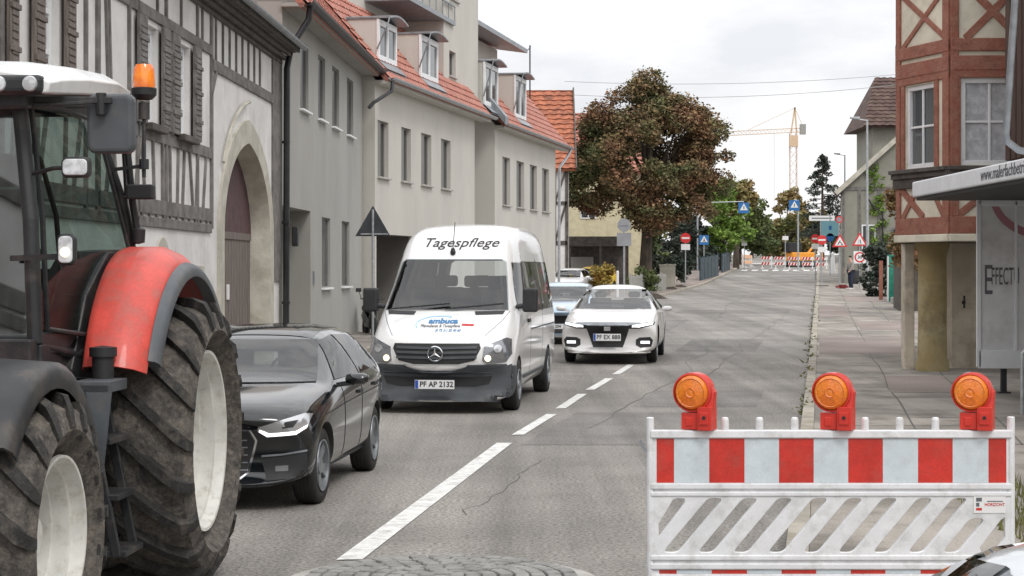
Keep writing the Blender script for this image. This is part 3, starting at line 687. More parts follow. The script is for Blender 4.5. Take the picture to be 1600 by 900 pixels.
dC = [dorm(fc, 586, 617, 28, .1, EC), dorm(fc, 652, 682, 52, .1, EC)]
print(dC)
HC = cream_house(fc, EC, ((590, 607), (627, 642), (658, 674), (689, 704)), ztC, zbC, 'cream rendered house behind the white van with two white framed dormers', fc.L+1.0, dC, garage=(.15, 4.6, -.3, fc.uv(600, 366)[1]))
# tall grey block rising behind the dormers of C
fcb = 0
tw = MB(); TW = empty('tall_grey_block', (0, 0, 0), 0, 'tall plain grey rendered block rising behind the red tiled roof', 'building')
# right edge at px 747 ; faces the street further back
q0 = at(600, 0, 56); 
ft = Fac((-6.2, 50.5), (-1.15, 64.4+0)); 
nC = Vector((fc.d.y, -fc.d.x, 0)); tA = fc.p0-nC*1.75+fc.d*.6; tB = fc.p0-nC*1.75+fc.d*fc.uv(747, 0, -.45)[0]
ft = Fac((tA.x, tA.y), (tB.x, tB.y))
TW.location = (*ft.p0[:2], 0); TW.rotation_euler = (0, 0, ft.rz)
tops = []
for (p0, p1, y0, y1) in ((700, 713, 78, 122), (703, 716, -30, 4)):
    a, z1 = ft.uv(p0, y0); b, z0 = ft.uv(p1, y1); tops.append((a, b, z0, z1))
wall(tw, 0, ft.L, 7.4, 16, [], .2); solid(tw, 0, ft.L, 7, 7.4, 16)
twx = ft.L-5.2
tower = MB(); tower_f = Fac((ft.p0+ft.d*twx+nC*1.3)[:2], (ft.p0+ft.d*(ft.L+.0)+nC*1.3)[:2])
tops = []
for (p0, p1, y0, y1) in ((702, 712, 78, 122), (703, 716, -30, 4)):
    a, z1 = tower_f.uv(p0, y0); b, z0 = tower_f.uv(p1, y1); tops.append((a, b, z0, z1))
wall(tower, 0, tower_f.L, 7.45, 16, tops, .2); solid(tower, 0, tower_f.L, 3, 7.45, 16); tower.v = [(x+twx, y-1.3, z) for x, y, z in tower.v]
tower.build('stair_tower', 'plaster_cream', TW)
tw.box(ft.L-2.0, ft.L, -.9, -.003, -.2, EC+2) if False else None
tw.build('wall', 'plaster_cream', TW)
for t_ in [(a+twx, b+twx, c, d) for a, b, c, d in tops]:
    w_ = window(TW, *t_, .12, .05, glass='window_grey', framem='blind'); w_.location.y = -1.3
bl = MB(); a, _ = ft.uv(640, 2, 1.4); b, z = ft.uv(712, 34, 1.4)
bl.box(a, b, -1.4, -.003, z-.14, z)
for k in range(8): bl.beam((a+(b-a)*k/7, -1.37, z), (a+(b-a)*k/7, -1.37, z+.5), .03, .03)
bl.beam((a, -1.37, z+.5), (b, -1.37, z+.5), .05, .05); bl.build('balcony', 'zinc', TW)
# recessed stairwell wall between C and D
fd = Fac((-.62, 66.8), (1.85, 78.9)); ED = 7.1
ztD = fd.uv(822, 255)[1]; zbD = fd.uv(822, 326)[1]
dD = [dorm(fd, 753, 776, 95, .1, ED), dorm(fd, 801, 820, 116, .1, ED)]
print('D', ztD, zbD, dD, fd.uv(775, 195, .5), fd.uv(893, 238, .5))
HD = cream_house(fd, ED, ((785, 797), (807, 819), (828, 839), (847, 858)), ztD, zbD, 'second cream rendered house further along with grey verge and two dormers', fd.L+1.25, dD, roof_h=3.5)
vg = MB(); t5 = math.tan(R(50)); vg.prism([(-.5, ED-.05), (-.5, ED+.25), (1.9, ED+.25+2.4*t5), (1.9, ED-.05+2.4*t5)], -.5, .1, frame((-.05, 0, 0), (0, 1, 0), (0, 0, 1))); vg.build('verge', 'zinc', HD)
at_ = MB(); ztop = fd.uv(747, 62, -2)[1]; at_.box(-.3, fd.L-2.5, 2.0, 8, 8, ztop); at_.build('attic_wall', 'plaster_cream', HD)
at_ = MB(); at_.add([(-.6, .9, ztop-.05), (fd.L-1.6, .9, ztop-.05), (fd.L-1.6, 8, ztop+1.0), (-.6, 8, ztop+1.0), (-.6, .9, ztop+.12), (fd.L-1.6, .9, ztop+.12), (fd.L-1.6, 8, ztop+1.2), (-.6, 8, ztop+1.2)], [(3, 2, 1, 0), (4, 5, 6, 7), (0, 1, 5, 4), (1, 2, 6, 5), (2, 3, 7, 6), (3, 0, 4, 7)]); at_.build('attic_roof', 'zinc', HD)
an = MB(); x_, z_ = fd.uv(828, 100, -3); an.tube([(x_, 3, z_-2.5), (x_, 3, z_+.9)], .035, 6); an.beam((x_-.7, 3, z_+.55), (x_+.2, 3, z_+.85), .03, .03); an.build('antenna', 'dark_metal', HD)
dp = MB(); dp.tube([(fd.L+1.2, -.5, ED), (fd.L+.9, -.35, ED-.4), (fd.L+.15, -.15, ED-.9), (fd.L+.1, -.12, .2)], .06, 8); dp.build('downpipe', 'galvanised', HD)
dp = MB(); dp.tube([(.0, -.5, EC+.0), (-.1, -.5, EC-.35), (-1.2, -.3, EC-.75), (-1.3, -.2, EC-.9)], .05, 8); dp.build('downpipe', 'dark_metal', HC, smooth=True)
# ------------------------------------------------------------------ vehicles
def loft_body(st, warp=None, sub=2, arches=(), hw=.9, holes=(), paint='paint_white'):
    """st: stations (x, zb, zs, zt, wl, ws, wt); x runs from the nose (largest) to the tail"""
    mb = MB(); vs = []; fs = []; n = 10
    rings = []
    for (x, zb, zs, zt, wl, ws, wt) in st:
        wl = max(wl, ws*.955)
        half = [(0, zb), (wl*.8, zb), (wl, zb+.07), (wl+(ws-wl)*.75, zb+(zs-zb)*.38), (ws, zb+(zs-zb)*.75), (ws*.985, zs),
                (wt+(ws*.985-wt)*.42, zs+(zt-zs)*.5), (wt, zt-.045-(zt-zs)*.07), (wt*.72, zt-.008), (0, zt)]
        ring = [(x, y, z) for y, z in half]+[(x, -y, z) for y, z in half[-2:0:-1]]
        rings.append(ring)
    k = len(rings[0])
    for r in rings: vs += r
    for i in range(len(rings)-1):
        for j in range(k): fs.append((i*k+j, i*k+(j+1) % k, (i+1)*k+(j+1) % k, (i+1)*k+j))
    for e, base in ((0, 0), (1, (len(rings)-1)*k)):
        L = [base+i for i in range(10)]; Rr = [base]+[base+k-i for i in range(1, 9)]+[base+9]
        for i in range(9):
            a, b, c, d = L[i], L[i+1], Rr[i+1], Rr[i]
            f = [a, b, c, d] if i not in (0, 8) else ([a, b, c] if i == 0 else [a, b, d])
            fs.append(tuple(f if e else f[::-1]))
    if warp: vs = [warp(*v) for v in vs]
    mb.add(vs, fs)
    me = bpy.data.meshes.new('b'); me.from_pydata(mb.v, [], mb.f)
    bm = bmesh.new(); bm.from_mesh(me); bmesh.ops.recalc_face_normals(bm, faces=bm.faces); bm.to_mesh(me); bm.free()
    o = bpy.data.objects.new('b', me); C.objects.link(o)
    s = o.modifiers.new('s', 'SUBSURF'); s.levels = sub
    cut = []
    bpy.context.view_layer.update(); whole = bvh_of(o.evaluated_get(bpy.context.evaluated_depsgraph_get()).to_mesh())
    o.data.materials.append(M[paint]); o.data.materials.append(M['reveal_dark'])
    for (ax, poly, d0, d1) in holes:
        c = MB(); c.prism(poly, d0, d1, Matrix(((0, 0, 1, 0), (1, 0, 0, 0), (0, 1, 0, 0), (0, 0, 0, 1))) if ax == 'x' else Matrix(((1, 0, 0, 0), (0, 0, -1, 0), (0, 1, 0, 0), (0, 0, 0, 1))))
        m2 = bpy.data.meshes.new('c'); m2.from_pydata(c.v, [], c.f); m2.materials.append(M['reveal_dark']); bm = bmesh.new(); bm.from_mesh(m2); bmesh.ops.recalc_face_normals(bm, faces=bm.faces); bm.to_mesh(m2); bm.free()
        co = bpy.data.objects.new('c', m2); C.objects.link(co); cut.append(co)
        b = o.modifiers.new('h', 'BOOLEAN'); b.operation = 'DIFFERENCE'; b.object = co; b.solver = 'EXACT'; b.material_mode = 'TRANSFER'
    for (x, r) in arches:
        for sg in (-1, 1):
            c = MB(); c.cyl((x, sg*(hw-.30), r*.97), (x, sg*(hw+.3), r*.97), r*1.12+.015, 32)
            c.box(x-r*1.1, x+r*1.1, sg*(hw-.30), sg*(hw+.3), -.2, r*.97)
            for part in (c,):
                m2 = bpy.data.meshes.new('c'); m2.from_pydata(part.v[:64], [], part.f[:34]); m2.materials.append(M['reveal_dark']); bm = bmesh.new(); bm.from_mesh(m2); bmesh.ops.recalc_face_normals(bm, faces=bm.faces); bm.to_mesh(m2); bm.free()
                co = bpy.data.objects.new('c', m2); C.objects.link(co); cut.append(co)
                b = o.modifiers.new('x', 'BOOLEAN'); b.operation = 'DIFFERENCE'; b.object = co; b.solver = 'EXACT'; b.material_mode = 'TRANSFER'
    bpy.context.view_layer.update(); dg = bpy.context.evaluated_depsgraph_get()
    out = bpy.data.meshes.new_from_object(o.evaluated_get(dg)); bpy.data.objects.remove(o)
    for c in cut: bpy.data.objects.remove(c)
    out.polygons.foreach_set('use_smooth', [True]*len(out.polygons)); out.set_sharp_from_angle(angle=R(38))
    return out, whole
def bvh_of(me): return BVHTree.FromPolygons([v.co[:] for v in me.vertices], [tuple(p.vertices) for p in me.polygons])
def decal(bvh, poly, axis, thick=.012, off=.004, grid=.06, mt='dark_plastic', name='trim', parent=None, far=6, holes=None):
    """outline poly in the plane across `axis` ('x' front, '-x' rear, 'y'/'-y' sides, 'z' top), laid onto the body surface"""
    ax = {'x': (Vector((-1, 0, 0)), lambda a, b: Vector((far, a, b))), '-x': (Vector((1, 0, 0)), lambda a, b: Vector((-far, a, b))),
          'y': (Vector((0, -1, 0)), lambda a, b: Vector((a, far, b))), '-y': (Vector((0, 1, 0)), lambda a, b: Vector((a, -far, b))), 'z': (Vector((0, 0, -1)), lambda a, b: Vector((a, b, far)))}[axis]
    bm = bmesh.new(); vs = [bm.verts.new((a, b, 0)) for a, b in poly]
    f = bm.faces.new(vs); bmesh.ops.triangulate(bm, faces=bm.faces[:])
    xs = [p[0] for p in poly]; ys = [p[1] for p in poly]
    for k, lo, hi in ((0, min(xs), max(xs)), (1, min(ys), max(ys))):
        t = lo+grid
        while t < hi:
            co = Vector((t if k == 0 else 0, t if k == 1 else 0, 0)); no = Vector((1, 0, 0)) if k == 0 else Vector((0, 1, 0))
            bmesh.ops.bisect_plane(bm, geom=bm.verts[:]+bm.edges[:]+bm.faces[:], plane_co=co, plane_no=no); t += grid
    idx = {}; P = []; Nn = []
    last = None
    for v in bm.verts:
        h = bvh.ray_cast(ax[1](v.co.x, v.co.y), ax[0])
        if h[0] is None:
            h = bvh.find_nearest(ax[1](v.co.x, v.co.y)+ax[0]*(far-1)); 
        idx[v] = len(P); P.append(h[0]); nn = h[1].normalized()
        if nn.dot(ax[0]) > 0: nn = -nn
        Nn.append((nn-ax[0]*.6).normalized())
    tris = [[idx[v] for v in f.verts] for f in bm.faces]; bnd = [(idx[e.verts[0]], idx[e.verts[1]]) for e in bm.edges if len(e.link_faces) == 1]; bm.free()
    n = len(P); mb = MB()
    vs = [p+q*(off+thick) for p, q in zip(P, Nn)]+[p-q*.006 for p, q in zip(P, Nn)]
    fs = []
    for t in tris:
        nn = (vs[t[1]]-vs[t[0]]).cross(vs[t[2]]-vs[t[0]])
        if nn.dot(ax[0]) > 0: t = t[::-1]
        fs.append(tuple(t))
    fs += [(a, b, b+n, a+n) for a, b in bnd]
    mb.add(vs, fs)
    o = mb.build(name, mt, parent, smooth=True, angle=30); return o
def mirror(p): return [(-a, b) for a, b in p][::-1]
def outline(poly, w):     # grow a polygon outward from its centre by about w
    cx_ = sum(p[0] for p in poly)/len(poly); cy_ = sum(p[1] for p in poly)/len(poly); out = []
    for a, b in poly:
        d = math.hypot(a-cx_, b-cy_) or 1; out.append((a+(a-cx_)/d*w, b+(b-cy_)/d*w))
    return out
def make_wheel(parent, x, y, r, w, sg, spokes=5, rimr=.68, rim_mat='zinc', cap=False, turn=0, split=True, name='wheel'):
    """sg = +1 wheel faces +y; the tyre is the part, the rim its child"""
    T = Matrix.Translation((x, y, r)) @ Matrix.Rotation(turn, 4, 'Z') @ Matrix.Rotation(R(-90)*sg, 4, 'X')
    t = MB(); rr = r*rimr
    t.lathe([(rr, -w/2+.01), (rr*1.12, -w/2), (r*.95, -w*.46), (r*.99, -w*.38), (r, -w*.25), (r, w*.25), (r*.99, w*.38), (r*.95, w*.46), (rr*1.12, w/2), (rr, w/2-.01), (rr*.97, w*.3), (rr*.97, -w*.4), (rr, -w/2+.01)], 40, T)
    for k in (-1, 0, 1): t.lathe([(r+.002, k*w*.16-.01), (r-.008, k*w*.16), (r+.002, k*w*.16+.01)], 40, T)
    to = t.build(name, 'tyre', parent, smooth=True, angle=50)
    m = MB(); m.lathe([(rr*1.0, w/2-.004), (rr*.99, w/2+.004), (rr*.93, w/2), (rr*.9, w*.12), (rr*.9, -w*.3)], 40, T)
    m.lathe([(rr*.9, w*.0), (.0, w*.0)], 24, T, 1)
    if cap: m.lathe([(rr*.93, w*.36), (rr*.8, w*.42), (rr*.3, w*.36), (rr*.28, w*.5), (0, w*.52)], 32, T); 
    else:
        for k in range(spokes):
            a = 2*math.pi*k/spokes+.3
            for da in (-.16, .16):
                S = T @ Matrix.Rotation(a+da, 4, 'Z'); m.add([(.04, -.018, w*.34), (rr*.93, -.026, w*.42), (rr*.93, .026, w*.42), (.04, .018, w*.34), (.04, -.018, w*.2), (rr*.93, -.026, w*.2), (rr*.93, .026, w*.2), (.04, .018, w*.2)], [(0, 1, 2, 3), (0, 4, 5, 1), (2, 6, 7, 3), (1, 5, 6, 2)], 0, S)
        m.lathe([(.075, w*.2), (.07, w*.4), (0, w*.42)], 16, T)
    m.build('rim', [rim_mat, 'dark_metal'], to, smooth=True, angle=40)
    return to
def mirror_part(parent, x, y, z, sg, mt, s=1.0, name='wing_mirror'):
    m = MB(); m.lathe([(0, -.105*s), (.05*s, -.10*s), (.08*s, -.06*s), (.085*s, .02*s), (.065*s, .085*s), (0, .10*s)], 16, Matrix.Translation((x, y+sg*.15*s, z)) @ Matrix.Rotation(R(90), 4, 'X') @ Matrix.Diagonal((.8, .62, 1, 1)))
    m.beam((x+.02, y-.02*sg, z-.05), (x, y+sg*.12*s, z-.03), .05, .04); return m.build(name, mt, parent, smooth=True, angle=60)
def number_plate(parent, x, z, txt, y=0, rz=0, w=.52, h=.11, tilt=0):
    T = Matrix.Translation((x, y, z)) @ frame((0, 0, 0), (0, 1, 0), (0, 0, 1))     # reads from the front
    m = MB(); m.box(-w/2, w/2, -h/2, h/2, 0, .012, 0, T); m.box(-w/2+.004, -w/2+.045, -h/2+.004, h/2-.004, .012, .014, 1, T)
    text(m, txt, h*.86, .0015, T @ Matrix.Translation((.025, 0, .0135)), 2, sx=.95, bold=.002)
    return m.build('number_plate', ['plate', 'plate_blue', 'ink'], parent)
def car(name, label, cat, loc, head, P, paint, group=None):
    """P: dict of proportions; local +x is forward"""
    root = empty(name, loc, head, label, cat, group)
    sh = lambda q: [(a, max(b, P.get('zfloor', .95)+.02)) for a, b in q]
    holes = [('x', P['screen'], P.get('deep', -2.6), 2.2)]+[('y', q, -1.2, 1.2) for q in P.get('side', [])]
    me, bv = loft_body(P['st'], P.get('warp'), P.get('sub', 2), [(P['fx'], P['r']), (P['rx'], P['r'])], P['hw'], holes, paint)
    b = bpy.data.objects.new('body', me); C.objects.link(b); b.parent = root
    for y in (-.34, .34):
        s_ = MB(); s_.box(-.42, -.25, y-.22, y+.22, .9, 1.19); s_.box(-.40, -.29, y-.12, y+.12, 1.2, 1.32); s_.build('seat', 'seat_cloth', root, bevel=.04, seg=2)
    s_ = MB(); s_.lathe([(.16, -.01), (.175, 0), (.16, .01), (.15, 0), (.16, -.01)], 20, Matrix.Translation((.25, .34, 1.0)) @ Matrix.Rotation(R(-65), 4, 'Y')); s_.build('steering_wheel', 'ink', root)
    for x in (P['fx'], P['rx']):
        for sg in (-1, 1): make_wheel(root, x, sg*(P['hw']-.135), P['r'], .2, sg, P.get('spokes', 5), rim_mat=P.get('rim', 'zinc'), turn=P.get('turn', 0) if x > 0 else 0)
    u = MB(); u.box(P['rx']-.3, P['fx']+.35, -P['hw']+.2, P['hw']-.2, .2, .32); u.build('underbody', 'reveal_dark', root)
    if 'screen' in P:
        if 'deep' not in P: decal(bv, outline(P['screen'], .02), '-x', .006, .002, .08, 'side_clear', 'rear_window', root)
        decal(bv, outline(P['screen'], .01), 'x', .008, .002, .08, 'screen_clear', 'windscreen', root)
    if 'rear' in P: decal(bv, P['rear'], '-x', .006, .002, .08, 'car_glass', 'rear_window', root)
    for q in P.get('side', []):
        decal(bv, outline(q, .01), 'y', .006, .002, .08, 'side_clear', 'side_window', root); decal(bv, outline(q, .01), '-y', .006, .002, .08, 'side_clear', 'side_window', root)
    for (ax, q, mt, nm, th) in P.get('bits', []): decal(bv, q, ax, th, .002, .05, mt, nm, root)
    for (ax, q, mt, nm, th) in P.get('pairs', []):
        decal(bv, q, ax, th, .002, .04, mt, nm, root)
        if ax in ('x', '-x'): decal(bv, mirror(q), ax, th, .002, .04, mt, nm, root)
        else: decal(bv, q, '-'+ax, th, .002, .04, mt, nm, root)
    mx_, my_, mz_ = P['mir']
    for sg in (-1, 1): mirror_part(root, mx_, sg*my_, mz_, sg, P.get('mirmat', paint))
    return root, bv
def line(ax, pts, w): # thin strip polygon around a polyline
    up = []; dn = []
    for i, (a, b) in enumerate(pts):
        p = pts[max(0, i-1)]; q = pts[min(len(pts)-1, i+1)]; dx, dy = q[0]-p[0], q[1]-p[1]; L = math.hypot(dx, dy); nx_, ny = -dy/L*w/2, dx/L*w/2
        up.append((a+nx_, b+ny)); dn.append((a-nx_, b-ny))
    return up+dn[::-1]
def front_warp(xf, c, xr_=None, c2=.2, hw=.9):
    def f(x, y, z):
        t = max(0, min(1, (x-(xf-.9))/.9)); x2 = x-c*(abs(y)/hw)**2.4*t
        if xr_ is not None: t = max(0, min(1, ((xr_+.6)-x)/.6)); x2 += c2*(abs(y)/hw)**2.4*t
        return (x2, y, z)
    return f
HB = dict(   # small five door hatchback
    st=[(1.97, .22, .52, .70, .70, .76, .62), (1.93, .20, .57, .77, .78, .83, .70), (1.80, .19, .64, .855, .80, .86, .74), (1.3, .19, .72, .93, .80, .87, .76), (.95, .2, .80, .97, .80, .87, .78),
        (.72, .2, .86, 1.0, .80, .87, .74), (.3, .2, .91, 1.225, .80, .87, .64), (-.05, .2, .93, 1.365, .80, .87, .60), (-.6, .2, .95, 1.405, .80, .87, .60), (-1.2, .2, .96, 1.39, .80, .865, .59), (-1.62, .21, .97, 1.315, .78, .85, .58), (-1.86, .24, .95, 1.10, .76, .83, .62), (-1.97, .28, .85, .90, .72, .78, .62)],
    warp=front_warp(1.97, .3, -1.97, .2), hw=.87, fx=1.24, rx=-1.23, r=.31, spokes=5,
    screen=[(-.675, .96), (.675, .96), (.63, 1.075), (.535, 1.285), (-.535, 1.285), (-.63, 1.075)],
    side=[[(.52, .965), (.05, 1.26), (-.33, 1.305), (-.36, .97)], [(-.42, .97), (-.40, 1.305), (-.95, 1.285), (-1.28, 1.20), (-1.33, .99)]],
    mir=(.58, .84, .97))
a1 = dict(HB); a1['turn'] = R(-2); a1['sub'] = 3
grl = [(-.36, .63), (-.40, .55), (-.33, .30), (-.24, .24), (.24, .24), (.33, .30), (.40, .55), (.36, .63)]
hl = [(.43, .635), (.50, .59), (.72, .605), (.79, .65), (.80, .745), (.76, .755), (.60, .71), (.44, .665)]
a1['bits'] = [('x', outline(grl, .02), 'chrome', 'grille_surround', .004), ('x', grl, 'ink', 'grille', .012), ('x', [(-.72, .20), (.72, .20), (.76, .175), (-.76, .175)], 'zinc', 'splitter', .012)]+\
    [('x', line('x', [(-.34, z), (0, z), (.34, z)], .010), 'zinc', 'grille_bar', .016) for z in (.32, .38, .44, .50, .56)]
a1['pairs'] = [('x', hl, 'lamp_chrome', 'headlight', .012), ('x', [(.45, .65), (.52, .615), (.72, .63), (.79, .67), (.785, .645), (.72, .603), (.5, .588), (.44, .63)], 'drl', 'light_strip', .016),
    ('x', [(.62, .655), (.70, .66), (.73, .71), (.64, .70)], 'ink', 'lamp_module', .015),
    ('x', [(.44, .42), (.80, .46), (.80, .27), (.50, .24)], 'ink', 'air_intake', .006), ('x', line('x', [(.45, .43), (.62, .445), (.80, .475)], .014), 'zinc', 'intake_trim', .014),
    ('x', [(.56, .31), (.66, .315), (.66, .36), (.56, .355)], 'lamp_chrome', 'fog_lamp', .012),
    ('y', line('y', [(1.2, .72), (.4, .76), (-.4, .78), (-1.5, .80)], .010), 'ink', 'body_crease', .001),
    ('y', line('y', [(.47, .92), (.42, .6), (.40, .32)], .008), 'ink', 'door_gap', .001), ('y', line('y', [(-.38, .95), (-.40, .6), (-.42, .32)], .008), 'ink', 'door_gap', .001),
    ('y', [(-.18, .80), (-.34, .80), (-.34, .83), (-.18, .83)], 'ink', 'door_handle', .02), ('y', [(-1.0, .82), (-1.16, .82), (-1.16, .85), (-1.0, .85)], 'ink', 'door_handle', .02),
    ('y', line('y', [(.9, .25), (-.9, .25)], .03), 'dark_plastic', 'sill_strip', .012)]
def place(X, Y, slope, L2):   # front centre (X, Y) facing the camera -> root location, heading
    n = math.hypot(1, slope); d = Vector((-slope/n, -1/n, 0)); p = Vector((X, Y, 0))-d*L2; return Vector((p.x, p.y, gz(p.y))), math.atan2(d.y, d.x)
loc, hd = place(-2.43, 14.4, .095, 1.97)
A1, bv = car('parked_car', 'glossy black small hatchback between the tractor and the white van, headlight strip lit', 'car', loc, hd, a1, 'paint_black')
A1.name = 'black_hatchback'
rf = decal(bv, [(.03, -.5), (.03, .5), (-1.2, .48), (-1.2, -.48)], 'z', .004, .001, .1, 'side_glass', 'sunroof', A1)
# sedan
SD = dict(deep=-1.9,
    st=[(2.44, .24, .55, .70, .74, .80, .66), (2.40, .20, .58, .755, .84, .89, .76), (2.2, .18, .62, .83, .87, .92, .80), (1.6, .17, .72, .93, .87, .93, .80), (1.15, .17, .80, .985, .87, .93, .82),
        (.92, .17, .86, 1.03, .87, .93, .79), (.35, .17, .91, 1.28, .87, .93, .68), (-.05, .17, .93, 1.44, .87, .93, .60), (-.5, .17, .95, 1.475, .87, .93, .585), (-1.1, .17, .96, 1.42, .87, .93, .58), (-1.7, .18, .97, 1.18, .86, .92, .62), (-2.1, .2, .96, 1.08, .85, .91, .68), (-2.38, .24, .92, 1.04, .8, .87, .7), (-2.45, .3, .8, .9, .74, .8, .62)],
    warp=front_warp(2.44, .34, -2.44, .22, .93), hw=.93, fx=1.42, rx=-1.41, r=.335, spokes=5,
    screen=[(-.75, 1.0), (.75, 1.0), (.60, 1.37), (-.60, 1.37)],
    side=[[(.6, .98), (.1, 1.30), (-.33, 1.35), (-.38, .99)], [(-.44, .99), (-.42, 1.35), (-1.0, 1.32), (-1.55, 1.1), (-1.5, 1.01)]], mir=(.72, .90, 1.0))
sdn = dict(SD)
sdn['bits'] = [('x', [(-.62, .73), (-.36, .715), (.36, .715), (.62, .73), (.60, .755), (.36, .765), (-.36, .765), (-.60, .755)], 'zinc', 'grille_brow', .02),
    ('x', [(-.42, .71), (-.36, .52), (-.28, .30), (.28, .30), (.36, .52), (.42, .71)], 'ink', 'grille', .01), ('x', [(-.80, .205), (.80, .205), (.78, .16), (-.78, .16)], 'ink', 'lower_lip', .02),
    ('x', [(-.86, .225), (-.5, .225), (-.42, .29), (.42, .29), (.5, .225), (.86, .225), (.86, .212), (-.86, .212)], 'paint_sedan', 'splitter', .03)]
sdn['pairs'] = [('x', [(.38, .655), (.60, .66), (.86, .72), (.87, .77), (.74, .765), (.40, .72)], 'ink', 'headlight_housing', .004), ('x', [(.46, .69), (.60, .685), (.83, .725), (.84, .76), (.74, .75), (.47, .715)], 'drl', 'headlight', .012),
    ('x', [(.53, .45), (.60, .49), (.80, .50), (.85, .44), (.82, .32), (.62, .30), (.53, .35)], 'ink', 'fog_surround', .008), ('x', [(.62, .375), (.79, .375), (.79, .425), (.62, .425)], 'drl', 'fog_lamp', .014),
    ('y', line('y', [(.5, .95), (.45, .6), (.42, .3)], .01), 'ink', 'door_gap', .001), ('y', line('y', [(-.42, .97), (-.44, .6), (-.46, .3)], .01), 'ink', 'door_gap', .001)]
loc, hd = place(1.84, 35.9, .13, 2.44)
S1, bv = car('white_sedan', 'white saloon car with black grille and lit lamps driving near the centre line', 'car', loc, hd, sdn, 'paint_sedan')
S1.scale = (1, 1.02, 1.04)
number_plate(S1, 2.452, .50, 'PF EX 888', w=.52, h=.13)
em = MB(); em.box(2.41, 2.45, -.06, .06, .62, .70); em.box(2.40, 2.455, -.045, -.025, .63, .69); em.box(2.40, 2.455, .025, .045, .63, .69); em.box(2.40, 2.455, -.03, .03, .652, .668); em.build('badge', 'chrome', S1)
# blue-white car behind it, and the two parked further back
hb2 = dict(HB); hb2['pairs'] = [('x', [(.44, .60), (.76, .66), (.78, .74), (.60, .73), (.44, .66)], 'lamp_chrome', 'headlight', .012), ('y', line('y', [(.47, .92), (.40, .32)], .01), 'ink', 'door_gap', .001)]
hb2['bits'] = [('x', [(-.36, .64), (-.34, .46), (.34, .46), (.36, .64)], 'ink', 'grille', .008), ('x', [(-.6, .36), (-.5, .24), (.5, .24), (.6, .36)], 'ink', 'air_intake', .008)]
loc, hd = place(.98, 44.2, .15, 1.97)
B1, bv = car('light_blue_car', 'pale blue car driving close behind the white saloon', 'car', loc, hd, hb2, 'paint_blue'); number_plate(B1, 1.985, .40, 'PF K 204')
B1.scale = (1.05, 1.05, 1.05)
loc, hd = place(2.25, 86, .25, 1.97); loc.z = gz(86)+.03
W1, bv = car('white_hatchback', 'small white car parked on the forecourt by the yellowing bush', 'car', loc, hd, hb2, 'paint_white')
loc, hd = place(3.35, 94, .4, 1.97); loc.z = gz(95)+.03
Y1, bv = car('yellow_hatchback', 'yellow car parked behind the small white car', 'car', loc, hd, hb2, 'paint_yellow')
# car beside the camera: bright roof and screen corner
def top_near(px, py, Y): return at(px, py, Y)
nl = dict(HB)
loc = Vector((1.46, 3.5, 0)); 
N1, bv = car('silver_white_car', 'silver white car whose roof edge cuts the bottom right corner', 'car', loc, R(88), nl, 'paint_silver'); N1.scale = (1.06, 1.06, 1.06)

# ------------------------------------------------------------------ van
van = dict(
    st=[(2.95, .20, .50, .56, .86, .92, .80), (2.93, .16, .60, .88, .92, .965, .86), (2.86, .15, .70, .99, .94, .985, .86), (2.65, .15, .82, 1.12, .95, .99, .86), (2.3, .15, .95, 1.24, .95, .99, .87), (2.08, .15, 1.05, 1.34, .95, .99, .86),
        (1.8, .16, 1.2, 1.62, .95, .99, .81), (1.45, .17, 1.25, 2.0, .95, .99, .76), (1.15, .18, 1.3, 2.32, .95, .99, .75), (.8, .18, 1.35, 2.50, .95, .99, .77), (.2, .2, 1.35, 2.56, .95, .99, .79), (-1.5, .22, 1.35, 2.57, .95, .99, .79), (-2.6, .22, 1.35, 2.56, .95, .99, .79), (-2.88, .24, 1.3, 2.48, .93, .97, .68), (-2.95, .3, 1.2, 2.3, .9, .94, .64)],
    hw=.99, fx=2.0, rx=-1.75, r=.335, spokes=6, rim='dark_metal',
    warp=front_warp(2.95, .28, None, 0, .99),
    mir=(1.8, 1.0, 1.5), mirmat='dark_plastic')
vloc, vhd = place(-1.0, 24.2, .126, 2.95)
V = empty('white_minibus', vloc, vhd, 'white high roofed care service minibus with black bumper and dark windscreen driving towards the camera', 'van')
scr = [(-.835, 1.345), (.835, 1.345), (.715, 1.99), (.66, 2.03), (-.66, 2.03), (-.715, 1.99)]
dw = [(1.62, 1.33), (1.55, 1.5), (1.22, 1.98), (.72, 1.98), (.72, 1.33)]; sw1 = [(.56, 1.30), (.56, 2.0), (-.92, 2.0), (-.92, 1.30)]; sw2 = [(-1.0, 1.30), (-1.0, 2.0), (-2.45, 2.0), (-2.5, 1.9), (-2.5, 1.30)]
me, bv = loft_body(van['st'], van['warp'], 2, [(2.0, .345), (-1.75, .345)], .99, [('x', scr, -3.2, 3.2), ('y', dw, -1.3, 1.3), ('y', sw1, -1.3, 1.3), ('y', sw2, -1.3, 1.3)], 'paint_white')
vb = bpy.data.objects.new('body', me); C.objects.link(vb); vb.parent = V
for x, ys in ((.75, (-.5, .5)), (-.35, (-.5, 0, .5)), (-1.4, (-.5, 0, .5))):
    for y in ys: s_ = MB(); s_.box(x-.07, x+.07, y-.22, y+.22, 1.1, 1.62); s_.box(x-.05, x+.05, y-.12, y+.12, 1.63, 1.8); s_.build('seat', 'seat_cloth', V, bevel=.04)
s_ = MB(); s_.lathe([(.2, -.012), (.215, 0), (.2, .012), (.19, 0), (.2, -.012)], 20, Matrix.Translation((1.45, .5, 1.42)) @ Matrix.Rotation(R(-55), 4, 'Y')); s_.build('steering_wheel', 'ink', V)
for x in (2.0, -1.75):
    for sg in (-1, 1): make_wheel(V, x, sg*.875, .345, .23, sg, 6, .6, 'zinc', cap=True)
u = MB(); u.box(-2.2, 2.6, -.7, .7, .22, .4); u.build('underbody', 'reveal_dark', V)
